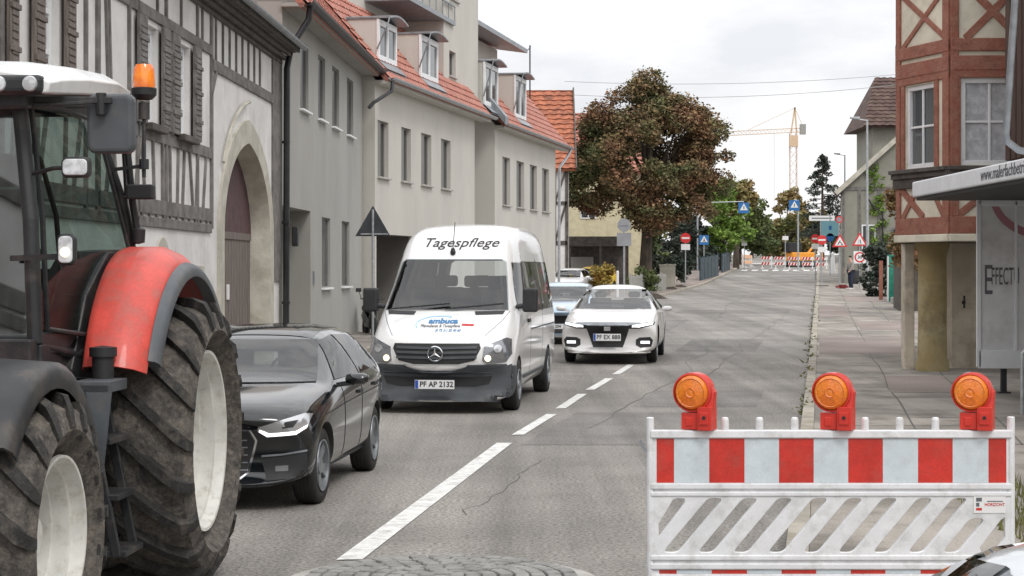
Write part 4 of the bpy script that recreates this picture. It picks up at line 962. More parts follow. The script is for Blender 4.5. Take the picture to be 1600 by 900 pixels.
decal(bv, outline(scr, .01), 'x', .010, .003, .08, 'screen_clear', 'windscreen', V)
bmp = [(-.955, .65), (-.80, .60), (-.45, .575), (0, .56), (.45, .575), (.80, .60), (.955, .65), (.94, .20), (.8, .13), (-.8, .13), (-.94, .20)]
decal(bv, bmp, 'x', .035, .0, .05, 'grey_plastic', 'bumper', V)
for ax in ('y', '-y'): decal(bv, [(2.93, .65), (2.45, .62), (2.42, .24), (2.92, .22)], ax, .03, .0, .05, 'grey_plastic', 'bumper_side', V)
decal(bv, [(-.72, .50), (-.45, .48), (.45, .48), (.72, .50), (.68, .40), (.5, .36), (-.5, .36), (-.68, .40)], 'x', .045, .0, .05, 'ink', 'lower_grille', V)
gr = [(-.56, .92), (-.58, .86), (-.50, .70), (-.30, .655), (.30, .655), (.50, .70), (.58, .86), (.56, .92)]
decal(bv, outline(gr, .03), 'x', .008, .0, .05, 'paint_white', 'grille_surround', V); go = decal(bv, gr, 'x', .016, .0, .05, 'ink', 'grille', V)
for z in (.745, .81, .87): decal(bv, line('x', [(-.53, z), (0, z-.012), (.53, z)], .032), 'x', .03, .0, .05, 'grey_plastic', 'grille_bar', V)
star = MB(); T = Matrix.Translation((2.985, 0, .79)) @ frame((0, 0, 0), (0, 1, 0), (0, 0, 1))
star.lathe([(.095, -.02), (.105, 0), (.095, .012), (.085, 0), (.095, -.02)], 28, T)
for k in range(3):
    S = T @ Matrix.Rotation(R(90+120*k), 4, 'Z'); star.add([(0, -.016, .008), (.09, 0, .006), (0, .016, .008), (0, 0, .02)], [(0, 1, 3), (1, 2, 3)], 0, S)
star.build('badge', 'chrome', V)
hlv = [(.60, .70), (.66, .66), (.90, .68), (.955, .78), (.93, .97), (.88, .99), (.62, .88)]
for q in (hlv, mirror(hlv)):
    h = decal(bv, q, 'x', .012, .0, .05, 'lamp_dark', 'headlight', V); sg = 1 if q is hlv else -1
    for (yy, zz, r_, m_) in ((.79, .85, .05, 'lamp_chrome'), (.67, .73, .040, 'lamp_lit')):
        decal(bv, [(sg*a, b) for a, b in circ(yy, zz, r_, 14)], 'x', .02 if r_ > .06 else .026, .0, .05, m_, 'lamp', h)
for sg in (-1, 1):
    q = [(sg*.40, 1.325), (sg*.80, 1.335), (sg*.78, 1.29), (sg*.42, 1.28)]
    decal(bv, q, 'x', .008, .0, .05, 'dark_plastic', 'bonnet_vent', V)
    decal(bv, line('x', [(sg*.62, 1.02), (sg*.78, 1.2), (sg*.86, 1.33)], .008), 'x', .0015, .001, .05, 'ink_grey', 'bonnet_crease', V)
for sg, ax in ((1, 'y'), (-1, '-y')):
    decal(bv, outline(dw, .01), ax, .008, .0, .08, 'side_clear', 'door_window', V)
    decal(bv, [(-.90, 1.28), (-.90, 2.02), (-1.02, 2.02), (-1.02, 1.28)], ax, .003, .0, .08, 'dark_plastic', 'window_band', V); decal(bv, [(.70, 1.31), (.70, 2.0), (.58, 2.0), (.58, 1.31)], ax, .003, .0, .08, 'dark_plastic', 'window_band', V)
    decal(bv, outline(sw1, .01), ax, .008, .0, .08, 'side_clear', 'side_window', V)
    decal(bv, outline(sw2, .01), ax, .008, .0, .08, 'side_clear', 'side_window', V)
    for xx in (.62, -.94): decal(bv, line('y', [(xx, 2.1), (xx, .45)], .012), ax, .001, .001, .08, 'ink_grey', 'door_gap', V)
    decal(bv, line('y', [(.6, 1.05), (-2.8, 1.05)], .02), ax, .006, .001, .1, 'ink_grey', 'door_rail', V)
    decal(bv, line('y', [(1.4, .42), (-1.2, .42)], .05), ax, .02, .001, .1, 'grey_plastic', 'rub_strip', V)
    decal(bv, [(.8, 1.15), (1.0, 1.15), (1.0, 1.2), (.8, 1.2)], ax, .03, .001, .1, 'dark_plastic', 'door_handle', V)
    m = MB(); m.box(1.66, 1.78, sg*1.0, sg*1.21, 1.31, 1.64); m.beam((1.72, sg*.9, 1.38), (1.72, sg*1.04, 1.40), .08, .07); mm = m.build('wing_mirror', 'dark_plastic', V, bevel=.04, seg=3)
number_plate(V, 3.0, .395, 'PF AP 2132', w=.52, h=.115)
wp = MB()
for (y0, y1) in ((-.75, .05), (.0, .78)): wp.beam((2.16, y0, 1.36), (2.06, y1, 1.43), .02, .02)
wp.build('wiper', 'ink', V)
def wrap_text(bvh, s, size, cy, cz, mt, name, parent, shear=0, sx=1, bold=.004, axis='x', flip=1):
    mb = MB(); text(mb, s, size, .0, Matrix(), 0, shear=shear, sx=sx, bold=bold)
    bm = bmesh.new(); vv = [bm.verts.new(p) for p in mb.v]
    for f in mb.f:
        try: bm.faces.new([vv[i] for i in f])
        except ValueError: pass
    for k in range(-40, 41): bmesh.ops.bisect_plane(bm, geom=bm.verts[:]+bm.edges[:]+bm.faces[:], plane_co=(k*.06, 0, 0), plane_no=(1, 0, 0))
    out = MB(); vs = []
    for i, v in enumerate(bm.verts):
        v.index = i; h = bvh.ray_cast(Vector((6, cy+v.co.x*flip, cz+v.co.y)), Vector((-1, 0, 0))); n_ = h[1] if h[1].x > 0 else -h[1]
        vs.append(h[0]+(n_+Vector((.5, 0, 0))).normalized()*.006)
    out.add(vs, [tuple(v.index for v in f.verts) for f in bm.faces]); bm.free(); return out.build(name, mt, parent)
wrap_text(bv, 'Tagespflege', .178, .06, 2.26, 'ink', 'roof_lettering', V, shear=.28, sx=1.28, bold=.001)
em = MB(); sgx = bv.ray_cast(Vector((6, -.02, 2.13)), Vector((-1, 0, 0)))[0]; em.lathe([(0, -.05), (.025, -.04), (.04, .0), (.025, .05), (0, .07)], 10, Matrix.Translation(sgx+Vector((.03, 0, 0)))); em.tube([sgx+Vector((.03, 0, .04)), sgx+Vector((-.15, 0, .42))], .006, 5); em.build('roof_aerial', 'ink', V)
wrap_text(bv, 'ambuca', .085, .02, 1.20, 'ink_blue', 'bonnet_lettering', V, bold=.004, sx=1.5)
wrap_text(bv, 'Pflegedienst & Tagespflege', .05, -.0, 1.14, 'ink_grey', 'bonnet_lettering', V, bold=.001)
wrap_text(bv, '(0 72 31) 20 40 60', .045, .12, 1.085, 'ink_blue', 'bonnet_lettering', V, bold=.001)
pts = [(-.04+.3*math.cos(t), 1.165+.10*math.sin(t)) for t in [R(60+150*i/12) for i in range(13)]]
decal(bv, line('x', pts, .014), 'x', .004, .001, .06, 'ink_lightblue', 'bonnet_logo', V)
decal(bv, [(.28, 1.17), (.44, 1.165), (.44, 1.14), (.28, 1.145)], 'x', .004, .001, .06, 'ink_red', 'bonnet_logo', V)
# ------------------------------------------------------------------ tractor (local +x forward, origin under the rear axle)
TA = R(3.5)
TR = empty('tractor', (-3.155, 11.28, 0), math.atan2(-math.cos(TA), -math.sin(TA)), 'muddy red tractor with white cab roof and orange beacon, standing at the left edge', 'tractor')
def big_tyre(x, y, r, w, rim, lugs, parent, sg=1, turn=0):
    T = Matrix.Translation((x, y, r)) @ Matrix.Rotation(turn, 4, 'Z') @ Matrix.Rotation(R(-90)*sg, 4, 'X')
    t = MB(); rc = r-.055
    t.lathe([(rim, -w*.42), (rim*1.1, -w*.47), (rim+(rc-rim)*.5, -w*.56), (rc*.95, -w*.54), (rc*.99, -w*.44), (rc, -w*.2), (rc, w*.2), (rc*.99, w*.46), (rc*.95, w*.61), (rim+(rc-rim)*.5, w*.67), (rim*1.16, w*.55), (rim*1.03, w*.45), (rim, w*.42)], 72, T)
    for sd_ in (-1, 1):
        for k in range(lugs):
            a0 = 2*math.pi*(k+(.5 if sd_ > 0 else 0))/lugs; P = []
            for (u, hh, ww) in ((-.04, .052, .055), (.12, .055, .05), (.28, .055, .05), (.44, .05, .055), (.58, .03, .06), (.655, -.04, .06), (.685, -.11, .05)):
                ang = a0+(u*w*1.05)/r*.85*1.0; P.append((u*w*sd_, rc+hh if hh > -.03 else rc+hh, ang, ww/r*.62))
            vs = []
            for (h, rr_, an, dw) in P:
                base = rr_-.06 if rr_ > rc else rr_-.05
                ho = h; hi = h if rr_ > rc-.03 else h-sd_*.03
                for (q, rad, hh2) in ((-1.25, base, hi), (-1, rr_, ho), (1, rr_, ho), (1.25, base, hi)):
                    t_ = an+q*dw; vs.append((rad*math.cos(t_), rad*math.sin(t_), hh2))
            fs = []
            for i in range(len(P)-1):
                for j in range(3): fs.append((i*4+j, i*4+j+1, i*4+j+5, i*4+j+4))
            fs += [(0, 1, 2, 3), tuple((len(P)-1)*4+j for j in (3, 2, 1, 0))]
            t.add(vs, fs, 1, T)
    o = t.build('wheel', ['tractor_tyre', 'tractor_lug'], parent, smooth=True, angle=25)
    m = MB(); a = w*.53
    m.lathe([(rim*1.04, a-.0), (rim*1.035, a+.022), (rim*1.0, a+.02), (rim*.985, a-.01), (rim*.965, a-.045), (rim*.915, a-.05), (rim*.90, a-.13), (rim*.875, a-.135), (rim*.865, a-.2), (rim*.83, a-.21), (rim*.815, -w*.02), (rim*.76, -w*.06), (rim*.55, w*.04), (rim*.4, w*.1), (rim*.36, w*.1)], 64, T)
    m.lathe([(rim*.36, w*.1), (rim*.34, w*.28), (rim*.25, w*.34), (0, w*.35)], 32, T)
    for k in range(10):
        q = 2*math.pi*k/10; m.cyl(T @ Vector((rim*.46*math.cos(q), rim*.46*math.sin(q), w*.05)), T @ Vector((rim*.46*math.cos(q), rim*.46*math.sin(q), w*.13)), .016, 6)
    m.build('rim', 'tractor_rim', o, smooth=True, angle=30); return o
for sg in (1, -1):
    big_tyre(0, sg*.955, .865, .65, .525, 19, TR, sg)
    big_tyre(2.74, sg*.975, .675, .52, .362, 17, TR, sg, turn=R(-1))
# chassis, engine block, bonnet
ch = MB(); ch.box(-.5, 2.9, -.28, .28, .55, 1.0); ch.box(2.55, 2.9, -.75, .75, .5, .72); ch.box(-.35, .35, -.62, .62, .62, 1.05)
ch.build('chassis', 'tractor_black', TR, bevel=.03)
bn = MB()
T = frame((0, 0, 0), (0, 1, 0), (0, 0, 1))
secs = [(1.6, .48, 1.0, 1.56), (2.2, .46, .98, 1.54), (3.0, .42, .95, 1.48), (3.35, .38, .95, 1.42), (3.5, .3, 1.0, 1.32)]
vs = []; fs = []
for (x, w_, z0, z1) in secs:
    vs += [(x, y, z) for y, z in ((-w_, z0), (-w_, z1-.18), (-w_*.8, z1-.04), (0, z1), (w_*.8, z1-.04), (w_, z1-.18), (w_, z0))]
for i in range(4):
    for j in range(6): fs.append((i*7+j, i*7+j+1, i*7+j+8, i*7+j+7))
fs += [tuple(range(7))[::-1], tuple(28+j for j in range(7))]
bn.add(vs, fs); bo = bn.build('bonnet', 'tractor_red', TR, smooth=True, angle=50)
hg = MB()
for sg in (1, -1):
    for k in range(6): hg.box(2.0+k*.16, 2.1+k*.16, sg*.44, sg*.475, 1.15, 1.5)
hg.build('bonnet_grille', 'tractor_black', bo)
# cab: roof, pillars, glass
A = lambda x, y, z: Vector((x, y, z))
f_t, f_b = A(1.32, .60, 2.82), A(1.42, .72, 1.50); r_t, r_b = A(.02, .62, 2.86), A(-.18, .84, 1.90)
m_t, m_b = A(.35, .63, 2.86), A(.3, .80, 1.55)
cab = MB()
def S(v): return Vector((v.x, -v.y, v.z))
for fn in (lambda v: v, S):
    cab.tube([fn(f_t), fn(f_t.lerp(f_b, .5)+A(.03, .03, 0)), fn(f_b)], .045, 8)
    cab.tube([fn(r_t), fn(r_t.lerp(r_b, .5)+A(-.03, .02, 0)), fn(r_b)], .026, 8)
    cab.beam(fn(f_t), fn(r_t), .06, .10); cab.tube([fn(f_b), fn(A(.9, .78, 1.42)), fn(m_b)], .03, 8); cab.beam(fn(f_b), fn(A(-.1, .84, 1.5)), .06, .12)
    bx0, bx1 = (-.05, 1.5); cab.add([fn(A(1.42, .72, 1.5)), fn(A(.2, .8, 1.5)), fn(A(.2, .76, 1.05)), fn(A(1.3, .7, 1.05))], [(0, 1, 2, 3)])
cab.beam(f_t, S(f_t), .08, .1); cab.beam(r_t, S(r_t), .06, .08); cab.beam(f_b, S(f_b), .06, .1); cab.box(-.1, 1.44, -.76, .76, 1.02, 1.5); cab.box(-.2, .0, -.8, .8, 1.5, 1.9)
cab.box(1.36, 1.56, -.74, .74, 1.38, 1.53)
for sg in (1, -1): cab.prism([(-.45, 1.1), (-.45, 2.02), (.3, 2.0), (.75, 1.75), (1.02, 1.35), (1.02, 1.1)], sg*.5, sg*.80, XZ)
cab.build('cab_frame', 'tractor_black', TR, bevel=.012)
rf = MB(); RX0, RX1 = -.42, 1.62
def rsec(x, w_, z0, z1): return [(x, y, z) for y, z in ((-w_, z0), (-w_-.015, (z0+z1)/2), (-w_+.08, z1-.02), (-w_*.6, z1+.015), (0, z1+.03), (w_*.6, z1+.015), (w_-.08, z1-.02), (w_+.015, (z0+z1)/2), (w_, z0))]
secs = [(RX0, .66, 2.98, 3.02), (RX0+.1, .75, 2.965, 3.045), (.2, .82, 2.93, 3.075), (.9, .84, 2.87, 3.04), (1.45, .87, 2.82, 2.975), (RX1, .85, 2.81, 2.925)]
vs = []; fs = []
for s_ in secs: vs += rsec(*s_)
for i in range(5):
    for j in range(9): fs.append((i*9+j, i*9+(j+1) % 9, (i+1)*9+(j+1) % 9, (i+1)*9+j))
fs += [tuple(range(8, -1, -1)), tuple(45+j for j in range(9))]
rf.add(vs, fs); ro = rf.build('cab_roof', 'tractor_white', TR, bevel=.02, smooth=True)
ul = MB(); ul.add([(RX0+.15, -.66, 2.90), (RX1-.12, -.7, 2.74), (RX1-.12, .7, 2.74), (RX0+.15, .66, 2.90), (RX0+.15, -.66, 2.985), (RX1-.12, -.7, 2.835), (RX1-.12, .7, 2.835), (RX0+.15, .66, 2.985)], [(0, 3, 2, 1), (4, 5, 6, 7), (0, 1, 5, 4), (1, 2, 6, 5), (2, 3, 7, 6), (3, 0, 4, 7)]); ul.build('roof_lining', 'tractor_black', TR, bevel=.02)
lp = MB(); lp.box(RX1-.08, RX1+.03, -.80, .83, 2.805, 2.905); lpo = lp.build('light_panel', 'tractor_black', ro, bevel=.03, seg=3)
for y in (.765, .60, -.55, -.70):
    l = MB(); l.lathe([(.038, -.03), (.042, 0), (.036, .012), (0, .018)], 20, Matrix.Translation((RX1+.028, y, 2.857)) @ Matrix.Rotation(R(90), 4, 'Y')); l.build('work_light', 'lamp_lens', lpo, smooth=True)
# glass
gl = MB(); fb2, ft2 = f_b, f_t
gl.add([f_t, f_b, S(f_b), S(f_t)], [(0, 1, 2, 3)]); 
gl.add([v+A(-.012, 0, 0) for v in (f_t, f_b, S(f_b), S(f_t))], [(3, 2, 1, 0)]); gl.build('windscreen', 'cab_front_glass', TR)
for fn, nm in ((lambda v: v, 1), (S, 2)):
    g = MB(); q = [f_t, f_b, A(.9, .80, 1.46), m_b, r_b, r_t]; q = [fn(v) for v in q]; cen = A(.6, .74*(1 if nm == 1 else -1), 2.2)
    g.add(q+[cen], [(i, (i+1) % 6, 6) for i in range(6)]); g.build('door_glass', 'cab_glass', TR, smooth=True)
g = MB(); g.add([r_t, r_b, S(r_b), S(r_t)], [(3, 2, 1, 0)]); g.build('rear_window', 'cab_glass', TR)
df = MB()     # door frame, handle and the inner rails seen through the glass
df.tube([A(1.25, .64, 2.80), A(1.33, .73, 2.2), A(1.34, .76, 1.58), A(.75, .84, 1.52)], .016, 6); df.tube([A(1.25, .64, 2.78), A(.9, .68, 2.80), A(.15, .68, 2.78), A(-.0, .74, 2.4), A(-.1, .83, 1.95)], .014, 6)
df.tube([A(1.2, .58, 2.62), A(.95, .60, 2.5), A(.8, .64, 2.2), A(.78, .66, 1.9), A(.95, .62, 1.6)], .016, 6)
df.build('door_frame', 'tractor_black', TR, smooth=True)
it = MB(); it.lathe([(.21, -.015), (.225, 0), (.21, .015), (.195, 0), (.21, -.015)], 24, Matrix.Translation((.85, .05, 1.98)) @ Matrix.Rotation(R(-35), 4, 'Y')); it.tube([(1.05, .05, 1.55), (.85, .05, 1.98)], .03, 8)
for a in (0, 120, 240): it.beam((.85, .05, 1.98), Matrix.Translation((.85, .05, 1.98)) @ Matrix.Rotation(R(-35), 4, 'Y') @ Vector((.2*math.cos(R(a)), .2*math.sin(R(a)), 0)), .02, .012)
it.build('steering_wheel', 'ink', TR, smooth=True)
se = MB(); se.box(-.05, .48, -.26, .26, 1.55, 1.78); se.box(-.12, .05, -.25, .25, 1.75, 2.38); se.box(-.1, .03, -.14, .14, 2.40, 2.6); se.box(.05, .4, .28, .36, 1.95, 2.02); se.build('seat', 'seat_cloth', TR, bevel=.05, seg=3)
ds = MB(); ds.box(1.0, 1.36, -.4, .4, 1.5, 1.86); ds.box(.4, .9, -.55, -.38, 1.5, 1.95); ds.build('dashboard', 'ink_grey', TR, bevel=.04)
# rear fenders with the grey lip
for sg in (1, -1):
    fe = MB(); n = 22; a0, a1_ = R(26), R(150); vs = []; fs = []
    pr = [(.84, -.05), (.86, -.01), (.90, .0), (1.04, .0), (1.13, -.04), (1.19, -.10)]
    for i in range(n+1):
        a = a0+(a1_-a0)*i/n; rad = 1.14+.03*math.sin((a-a0)*1.2)
        for (y, dr) in pr: 
            yy = y+.0*i
            if y < .95: yy = y-.08*(i/n)
            vs.append(((rad+dr)*math.cos(a), sg*yy, .865+(rad+dr)*math.sin(a)))
    k = len(pr)
    for i in range(n):
        for j in range(k-1): fs.append((i*k+j, i*k+j+1, (i+1)*k+j+1, (i+1)*k+j))
    nv = len(vs); vs += [(x*.985, y, .865+(z-.865)*.985) for x, y, z in vs]; fs += [tuple(q+nv for q in f[::-1]) for f in fs]
    for i in range(n): fs += [(i*k, (i+1)*k, (i+1)*k+nv, i*k+nv), ((i+1)*k+k-1, i*k+k-1, i*k+k-1+nv, (i+1)*k+k-1+nv)]
    fs += [tuple(list(range(k))+list(range(nv+k-1, nv-1, -1)))]
    fe.add(vs, fs); fo = fe.build('rear_fender', 'tractor_red', TR, smooth=True, angle=50)
    li = MB(); vs = []; fs = []; pr2 = [(1.165, -.09), (1.19, -.055), (1.23, -.07), (1.25, -.10), (1.25, -.14), (1.17, -.13)]; k = len(pr2); a0 = R(30); a1_ = R(152); n2 = 30
    for i in range(n2+1):
        a = a0+(a1_-a0)*i/n2; rad = 1.10+.03*math.sin((a-R(24))*1.2)
        for (y, dr) in pr2: vs.append(((rad+dr)*math.cos(a), sg*y, .865+(rad+dr)*math.sin(a)))
    for i in range(n2):
        for j in range(k): fs.append((i*k+j, i*k+(j+1) % k, (i+1)*k+(j+1) % k, (i+1)*k+j))
    fs += [tuple(range(k)), tuple(n2*k+j for j in range(k-1, -1, -1))]
    li.add(vs, fs); li.build('fender_lip', 'tractor_grey', fo, smooth=True, angle=40)
    # front fender
    ff = MB(); vs = []; fs = []; n3 = 18; pr3 = [(.72, -.05), (.74, .0), (.98, .015), (1.22, .0), (1.25, -.04), (1.25, -.10)]; k = len(pr3)
    for i in range(n3+1):
        a = R(8)+(R(178-8)-R(8))*0+R(130)*i/n3*-1+R(138)+R(40); a = R(178)-R(142)*i/n3
        for (y, dr) in pr3: vs.append((2.74+(.80+dr)*math.cos(a), sg*(y-.0), .675+(.80+dr)*math.sin(a)))
    for i in range(n3):
        for j in range(k-1): fs.append((i*k+j, i*k+j+1, (i+1)*k+j+1, (i+1)*k+j))
    nv = len(vs); vs += [(2.74+(x-2.74)*.97, y*.995, .675+(z-.675)*.97) for x, y, z in vs]; fs += [tuple(q+nv for q in f[::-1]) for f in fs]
    for i in range(n3): fs += [(i*k, (i+1)*k, (i+1)*k+nv, i*k+nv), ((i+1)*k+k-1, i*k+k-1, i*k+k-1+nv, (i+1)*k+k-1+nv)]
    fs += [tuple(list(range(k))+list(range(nv+k-1, nv-1, -1))), tuple([n3*k+j for j in range(k)][::-1]+[nv+n3*k+j for j in range(k)])]
    ff.add(vs, fs); ffo = ff.build('front_fender', 'tractor_black', TR, smooth=True, angle=50)
    br = MB(); br.tube([(2.74, sg*.45, .7), (2.74, sg*.62, 1.2), (2.74, sg*.7, 1.46)], .03, 8); br.build('fender_bracket', 'tractor_black', ffo)
# tank, steps, blue cap
tk = MB(); tk.box(.95, 1.5, .62, .98, .55, 1.30); tk.build('fuel_tank', 'tractor_black', TR, bevel=.08, seg=3)
tk = MB(); tk.cyl((1.05, .98, 1.28), (1.05, .98, 1.42), .06, 14); tk.lathe([(.075, 0), (.075, .05), (0, .06)], 14, Matrix.Translation((1.05, .98, 1.42))); tk.build('filler_cap', 'ink', TR, smooth=True)
tk = MB(); tk.box(1.5, 1.515, .86, .96, 1.02, 1.12); tk.build('blue_label', 'sign_blue', TR)
sp = MB()
for z, y in ((.36, 1.02), (.66, .98), (.96, .94)):
    sp.box(.96, 1.32, y-.12, y+.16, z, z+.035)
for x in (.97, 1.31): sp.beam((x, .95, 1.25), (x, 1.13, .36), .03, .05)
for x in (.97, 1.31): sp.beam((x, .9, .7), (x, 1.0, .34), .03, .05)
sp.build('steps', 'tractor_black', TR, bevel=.006)
gd = MB(); gd.add([A(1.36, .62, 1.28), A(1.36, 1.12, 1.28), A(1.36, 1.05, .62), A(1.36, .66, .55)], [(0, 1, 2, 3)]); gd.box(1.0, 1.36, .66, 1.1, 1.24, 1.30); gd.build('side_panel', 'tractor_grey', TR, bevel=.004)
# front mirror and arms
mr = MB(); mr.beam(A(1.36, .60, 2.80), A(1.30, 1.10, 2.80), .03, .035, m=0); mr.beam(A(1.4, .60, 2.76), A(1.32, 1.0, 2.79), .018, .02); mr.cyl(A(1.30, 1.04, 2.72), A(1.30, 1.04, 2.84), .03, 8); ma = mr.build('mirror_arm', 'tractor_black', TR, bevel=.004)
x0, x1 = .93, 1.19
mh = MB(); mh.prism(rrect(.95, 1.205, 2.52, 2.84, .045), -.05, .05, frame((1.22, 0, 0), (0, 1, 0), (0, 0, 1))); mh.build('wing_mirror', 'tractor_grey', ma, bevel=.025, seg=3)
def small_lamp(x, y, z, w_, h_, lens, nm, lit=None):
    b = MB(); b.prism(rrect(-w_/2-.012, w_/2+.012, -h_/2-.012, h_/2+.012, .03), -.05, 0, frame((x, y, z), (0, 1, 0), (0, 0, 1))); o = b.build(nm, 'tractor_black', TR, bevel=.012)
    g = MB(); g.prism(rrect(-w_/2, w_/2, -h_/2, h_/2, .024), .0, .014, frame((x, y, z), (0, 1, 0), (0, 0, 1))); g.build('lens', lens, o, bevel=.006)
    return o
small_lamp(1.55, .975, 2.43, .13, .085, 'lamp_lens', 'work_lamp')
ar = MB(); ar.tube([A(1.36, .66, 2.40), A(1.45, .83, 2.43), A(1.50, .93, 2.43)], .012, 6); ar.build('lamp_arm', 'tractor_black', TR)
small_lamp(1.60, .94, 2.0, .075, .14, 'lamp_lens', 'side_lamp'); 
g = MB(); g.lathe([(.026, 0), (.024, .01), (0, .014)], 14, Matrix.Translation((1.612, .94, 1.985)) @ Matrix.Rotation(R(90), 4, 'Y')); g.build('lit_bulb', 'lamp_lit', TR)
ar = MB(); ar.beam(A(1.45, .60, 1.955), A(1.55, .93, 1.965), .02, .03); ar.build('lamp_arm', 'tractor_black', TR)
# rotating beacon on a post at the cab's rear corner
bc = MB(); bxw, byw = .05, .945
bc.tube([A(bxw, byw, 2.45), A(bxw, byw, 2.90)], .012, 8); bc.cyl(A(bxw, byw, 2.50), A(bxw, byw, 2.56), .03, 10); bc.cyl(A(bxw, byw, 2.80), A(bxw, byw, 2.90), .035, 12); bc.beam(A(bxw, byw, 2.52), A(.0, .74, 2.50), .02, .02)
bc.lathe([(.05, 2.92), (.074, 2.945), (.076, 2.985), (.066, 2.99)], 20, Matrix.Translation((bxw, byw, 0))); bo = bc.build('beacon_post', 'tractor_black', TR, smooth=True)
bl = MB(); bl.lathe([(.066, 2.985), (.068, 3.01), (.062, 3.10), (.050, 3.128), (0, 3.135)], 20, Matrix.Translation((bxw, byw, 0))); bl.build('beacon', 'amber', bo, smooth=True)
# exhaust-side tubes behind the cab, rear lamp
ex = MB(); ex.tube([A(.0, .82, 2.72), A(-.08, .84, 2.3), A(-.1, .87, 2.09)], .022, 8); ex.tube([A(-.05, .78, 2.78), A(-.12, .79, 2.3), A(-.14, .84, 2.05)], .010, 6); ex.lathe([(.0, -.05), (.04, -.04), (.045, .04), (0, .06)], 12, Matrix.Translation((-.1, .87, 2.10)))
ex.build('grab_rail', 'ink', TR, smooth=True)
rl = MB(); rl.box(-.05, .03, .83, .99, 2.32, 2.41); rl.beam(A(0, .8, 2.33), A(0, .85, 2.34), .02, .02); rl.build('rear_lamp', 'ink', TR, bevel=.02)
# ------------------------------------------------------------------ E: red half-timbered house with the corner oriel on a stone pillar
EX, EY = 7.32, 31.0
E_ = empty('red_timbered_house', (EX, EY, 0), 0, 'red and cream half timbered house with an oriel window overhanging a yellowish stone pillar', 'house')
# chamfer face: from the far corner (-.54, 1.6) to the near corner (0,0); front face: along +x from (0,0)
c1 = Vector((-.54, 1.65, 0)); c0 = Vector((0, 0, 0)); c2 = Vector((3.2, -.15, 0))
zf = lambda py: CH-(py-HZ)/F*EY
z_b0, z_b1 = zf(365), zf(338)          # bottom beam
z_sill0, z_sill1 = zf(290), zf(262)
z_w0, z_w1 = zf(258), zf(124)
z_h0, z_h1 = zf(110), zf(87)
z_r0, z_r1 = zf(80), zf(60)
ZT = 9.4
wl = MB(); bk = Vector((1.3, 7.5, 0))
poly = [c0, c2, Vector((3.2, 8, 0)), bk, c1]
vs = [(p.x, p.y, z) for z in (z_b0, ZT) for p in poly]; n = 5
faceF = frame(c0, (c2-c0), (0, 0, 1)); LF = (c2-c0).length
faceC = frame(c1, (c0-c1), (0, 0, 1)); LC = (c0-c1).length
# local plate frames have +Z pointing out of the wall (x cross z = -y side)
winC = (.29, 1.24, z_w0, z_w1); winF = (.18, 1.14, z_w0, z_w1+.02)
def wall_on(Fm, L, ops, z0, z1, mb, d=.2, m=0):
    q = MB(); wall(q, 0, L, z0, z1, ops, d); Tm = Fm @ Matrix(((1, 0, 0, 0), (0, 0, 1, 0), (0, -1, 0, 0), (0, 0, 0, 1)))
    mb.add([Tm @ Vector(v) for v in q.v], q.f, m)
wall_on(faceC, LC, [winC], z_b0, ZT, wl); wall_on(faceF, LF, [winF], z_b0, ZT, wl)
faceS = frame(bk, (c1-bk), (0, 0, 1)); wall_on(faceS, (c1-bk).length, [], z_b0, ZT, wl)
wl.add([(p.x, p.y, ZT) for p in poly], [(0, 1, 2, 3, 4)]); wl.add([(p.x, p.y, z_b0) for p in poly], [(4, 3, 2, 1, 0)])
wl.add([(3.2, -.15, z_b0), (3.2, 8, z_b0), (3.2, 8, ZT), (3.2, -.15, ZT)], [(0, 1, 2, 3)])
wl.build('wall', 'plaster_warm', E_)
tb = MB()
def tf(Fm, x0, z0, x1, z1, w=.16, pr=.045):
    p = Fm @ Vector((x0, z0, .012)); q = Fm @ Vector((x1, z1, .012)); nrm = (Fm.to_3x3() @ Vector((0, 0, 1))); a = (q-p).normalized(); b = a.cross(nrm)
    vs = [p+b*(i*w/2)+nrm*j*pr/2+a*k*(q-p).length for k in (0, 1) for (i, j) in ((-1, -1), (1, -1), (1, 1), (-1, 1))]
    tb.add(vs, [(0, 1, 2, 3), (7, 6, 5, 4), (0, 4, 5, 1), (1, 5, 6, 2), (2, 6, 7, 3), (3, 7, 4, 0)])
for Fm, L, wn_ in ((faceC, LC, winC), (faceF, LF, winF)):
    for (z0, z1) in ((z_b0, z_b1), (z_h0, z_h1), (z_r0, z_r1)): tf(Fm, 0, (z0+z1)/2, L, (z0+z1)/2, z1-z0, .07)
    tf(Fm, .07, z_b1, .07, ZT, .14, .055); tf(Fm, L-.10, z_b1, L-.10, ZT, .2, .055)
    tf(Fm, wn_[0]-.07, z_sill1, wn_[0]-.07, z_h0, .12, .04); tf(Fm, wn_[1]+.08, z_sill1, wn_[1]+.08, z_h0, .13, .04)
    tf(Fm, 0, (z_w1+z_h0)/2+.03, L, (z_w1+z_h0)/2+.03, .16, .05)
    for zc in (6.75,): tf(Fm, 0, 6.75, L, 6.75, .2, .05)
tf(faceC, .2, z_r1, .95*LC, 6.65, .10, .03); tf(faceC, .95*LC, z_r1, .2, 6.65, .10, .034)
for (a, b) in ((.25, 1.15), (1.35, 2.4)): tf(faceF, a, z_r1, b, 6.65, .13, .03); tf(faceF, b, z_r1, a, 6.65, .13, .034)
tf(faceC, .15, z_sill0, .9, z_b1, .13, .03); tf(faceC, .2, z_b1, .62, z_sill0-.1, .11, .034); tf(faceC, 1.55, z_b1, 1.15, z_sill0, .11, .03)
tf(faceF, .1, z_b1, .75, z_sill0, .12, .03); tf(faceF, .95, z_b1, .95, z_sill0, .12, .03); tf(faceF, 1.1, z_sill0, 1.8, z_b1, .12, .03)
for k in range(4): tf(faceS, .4+k*1.3, z_b0, .4+k*1.3, ZT, .16)
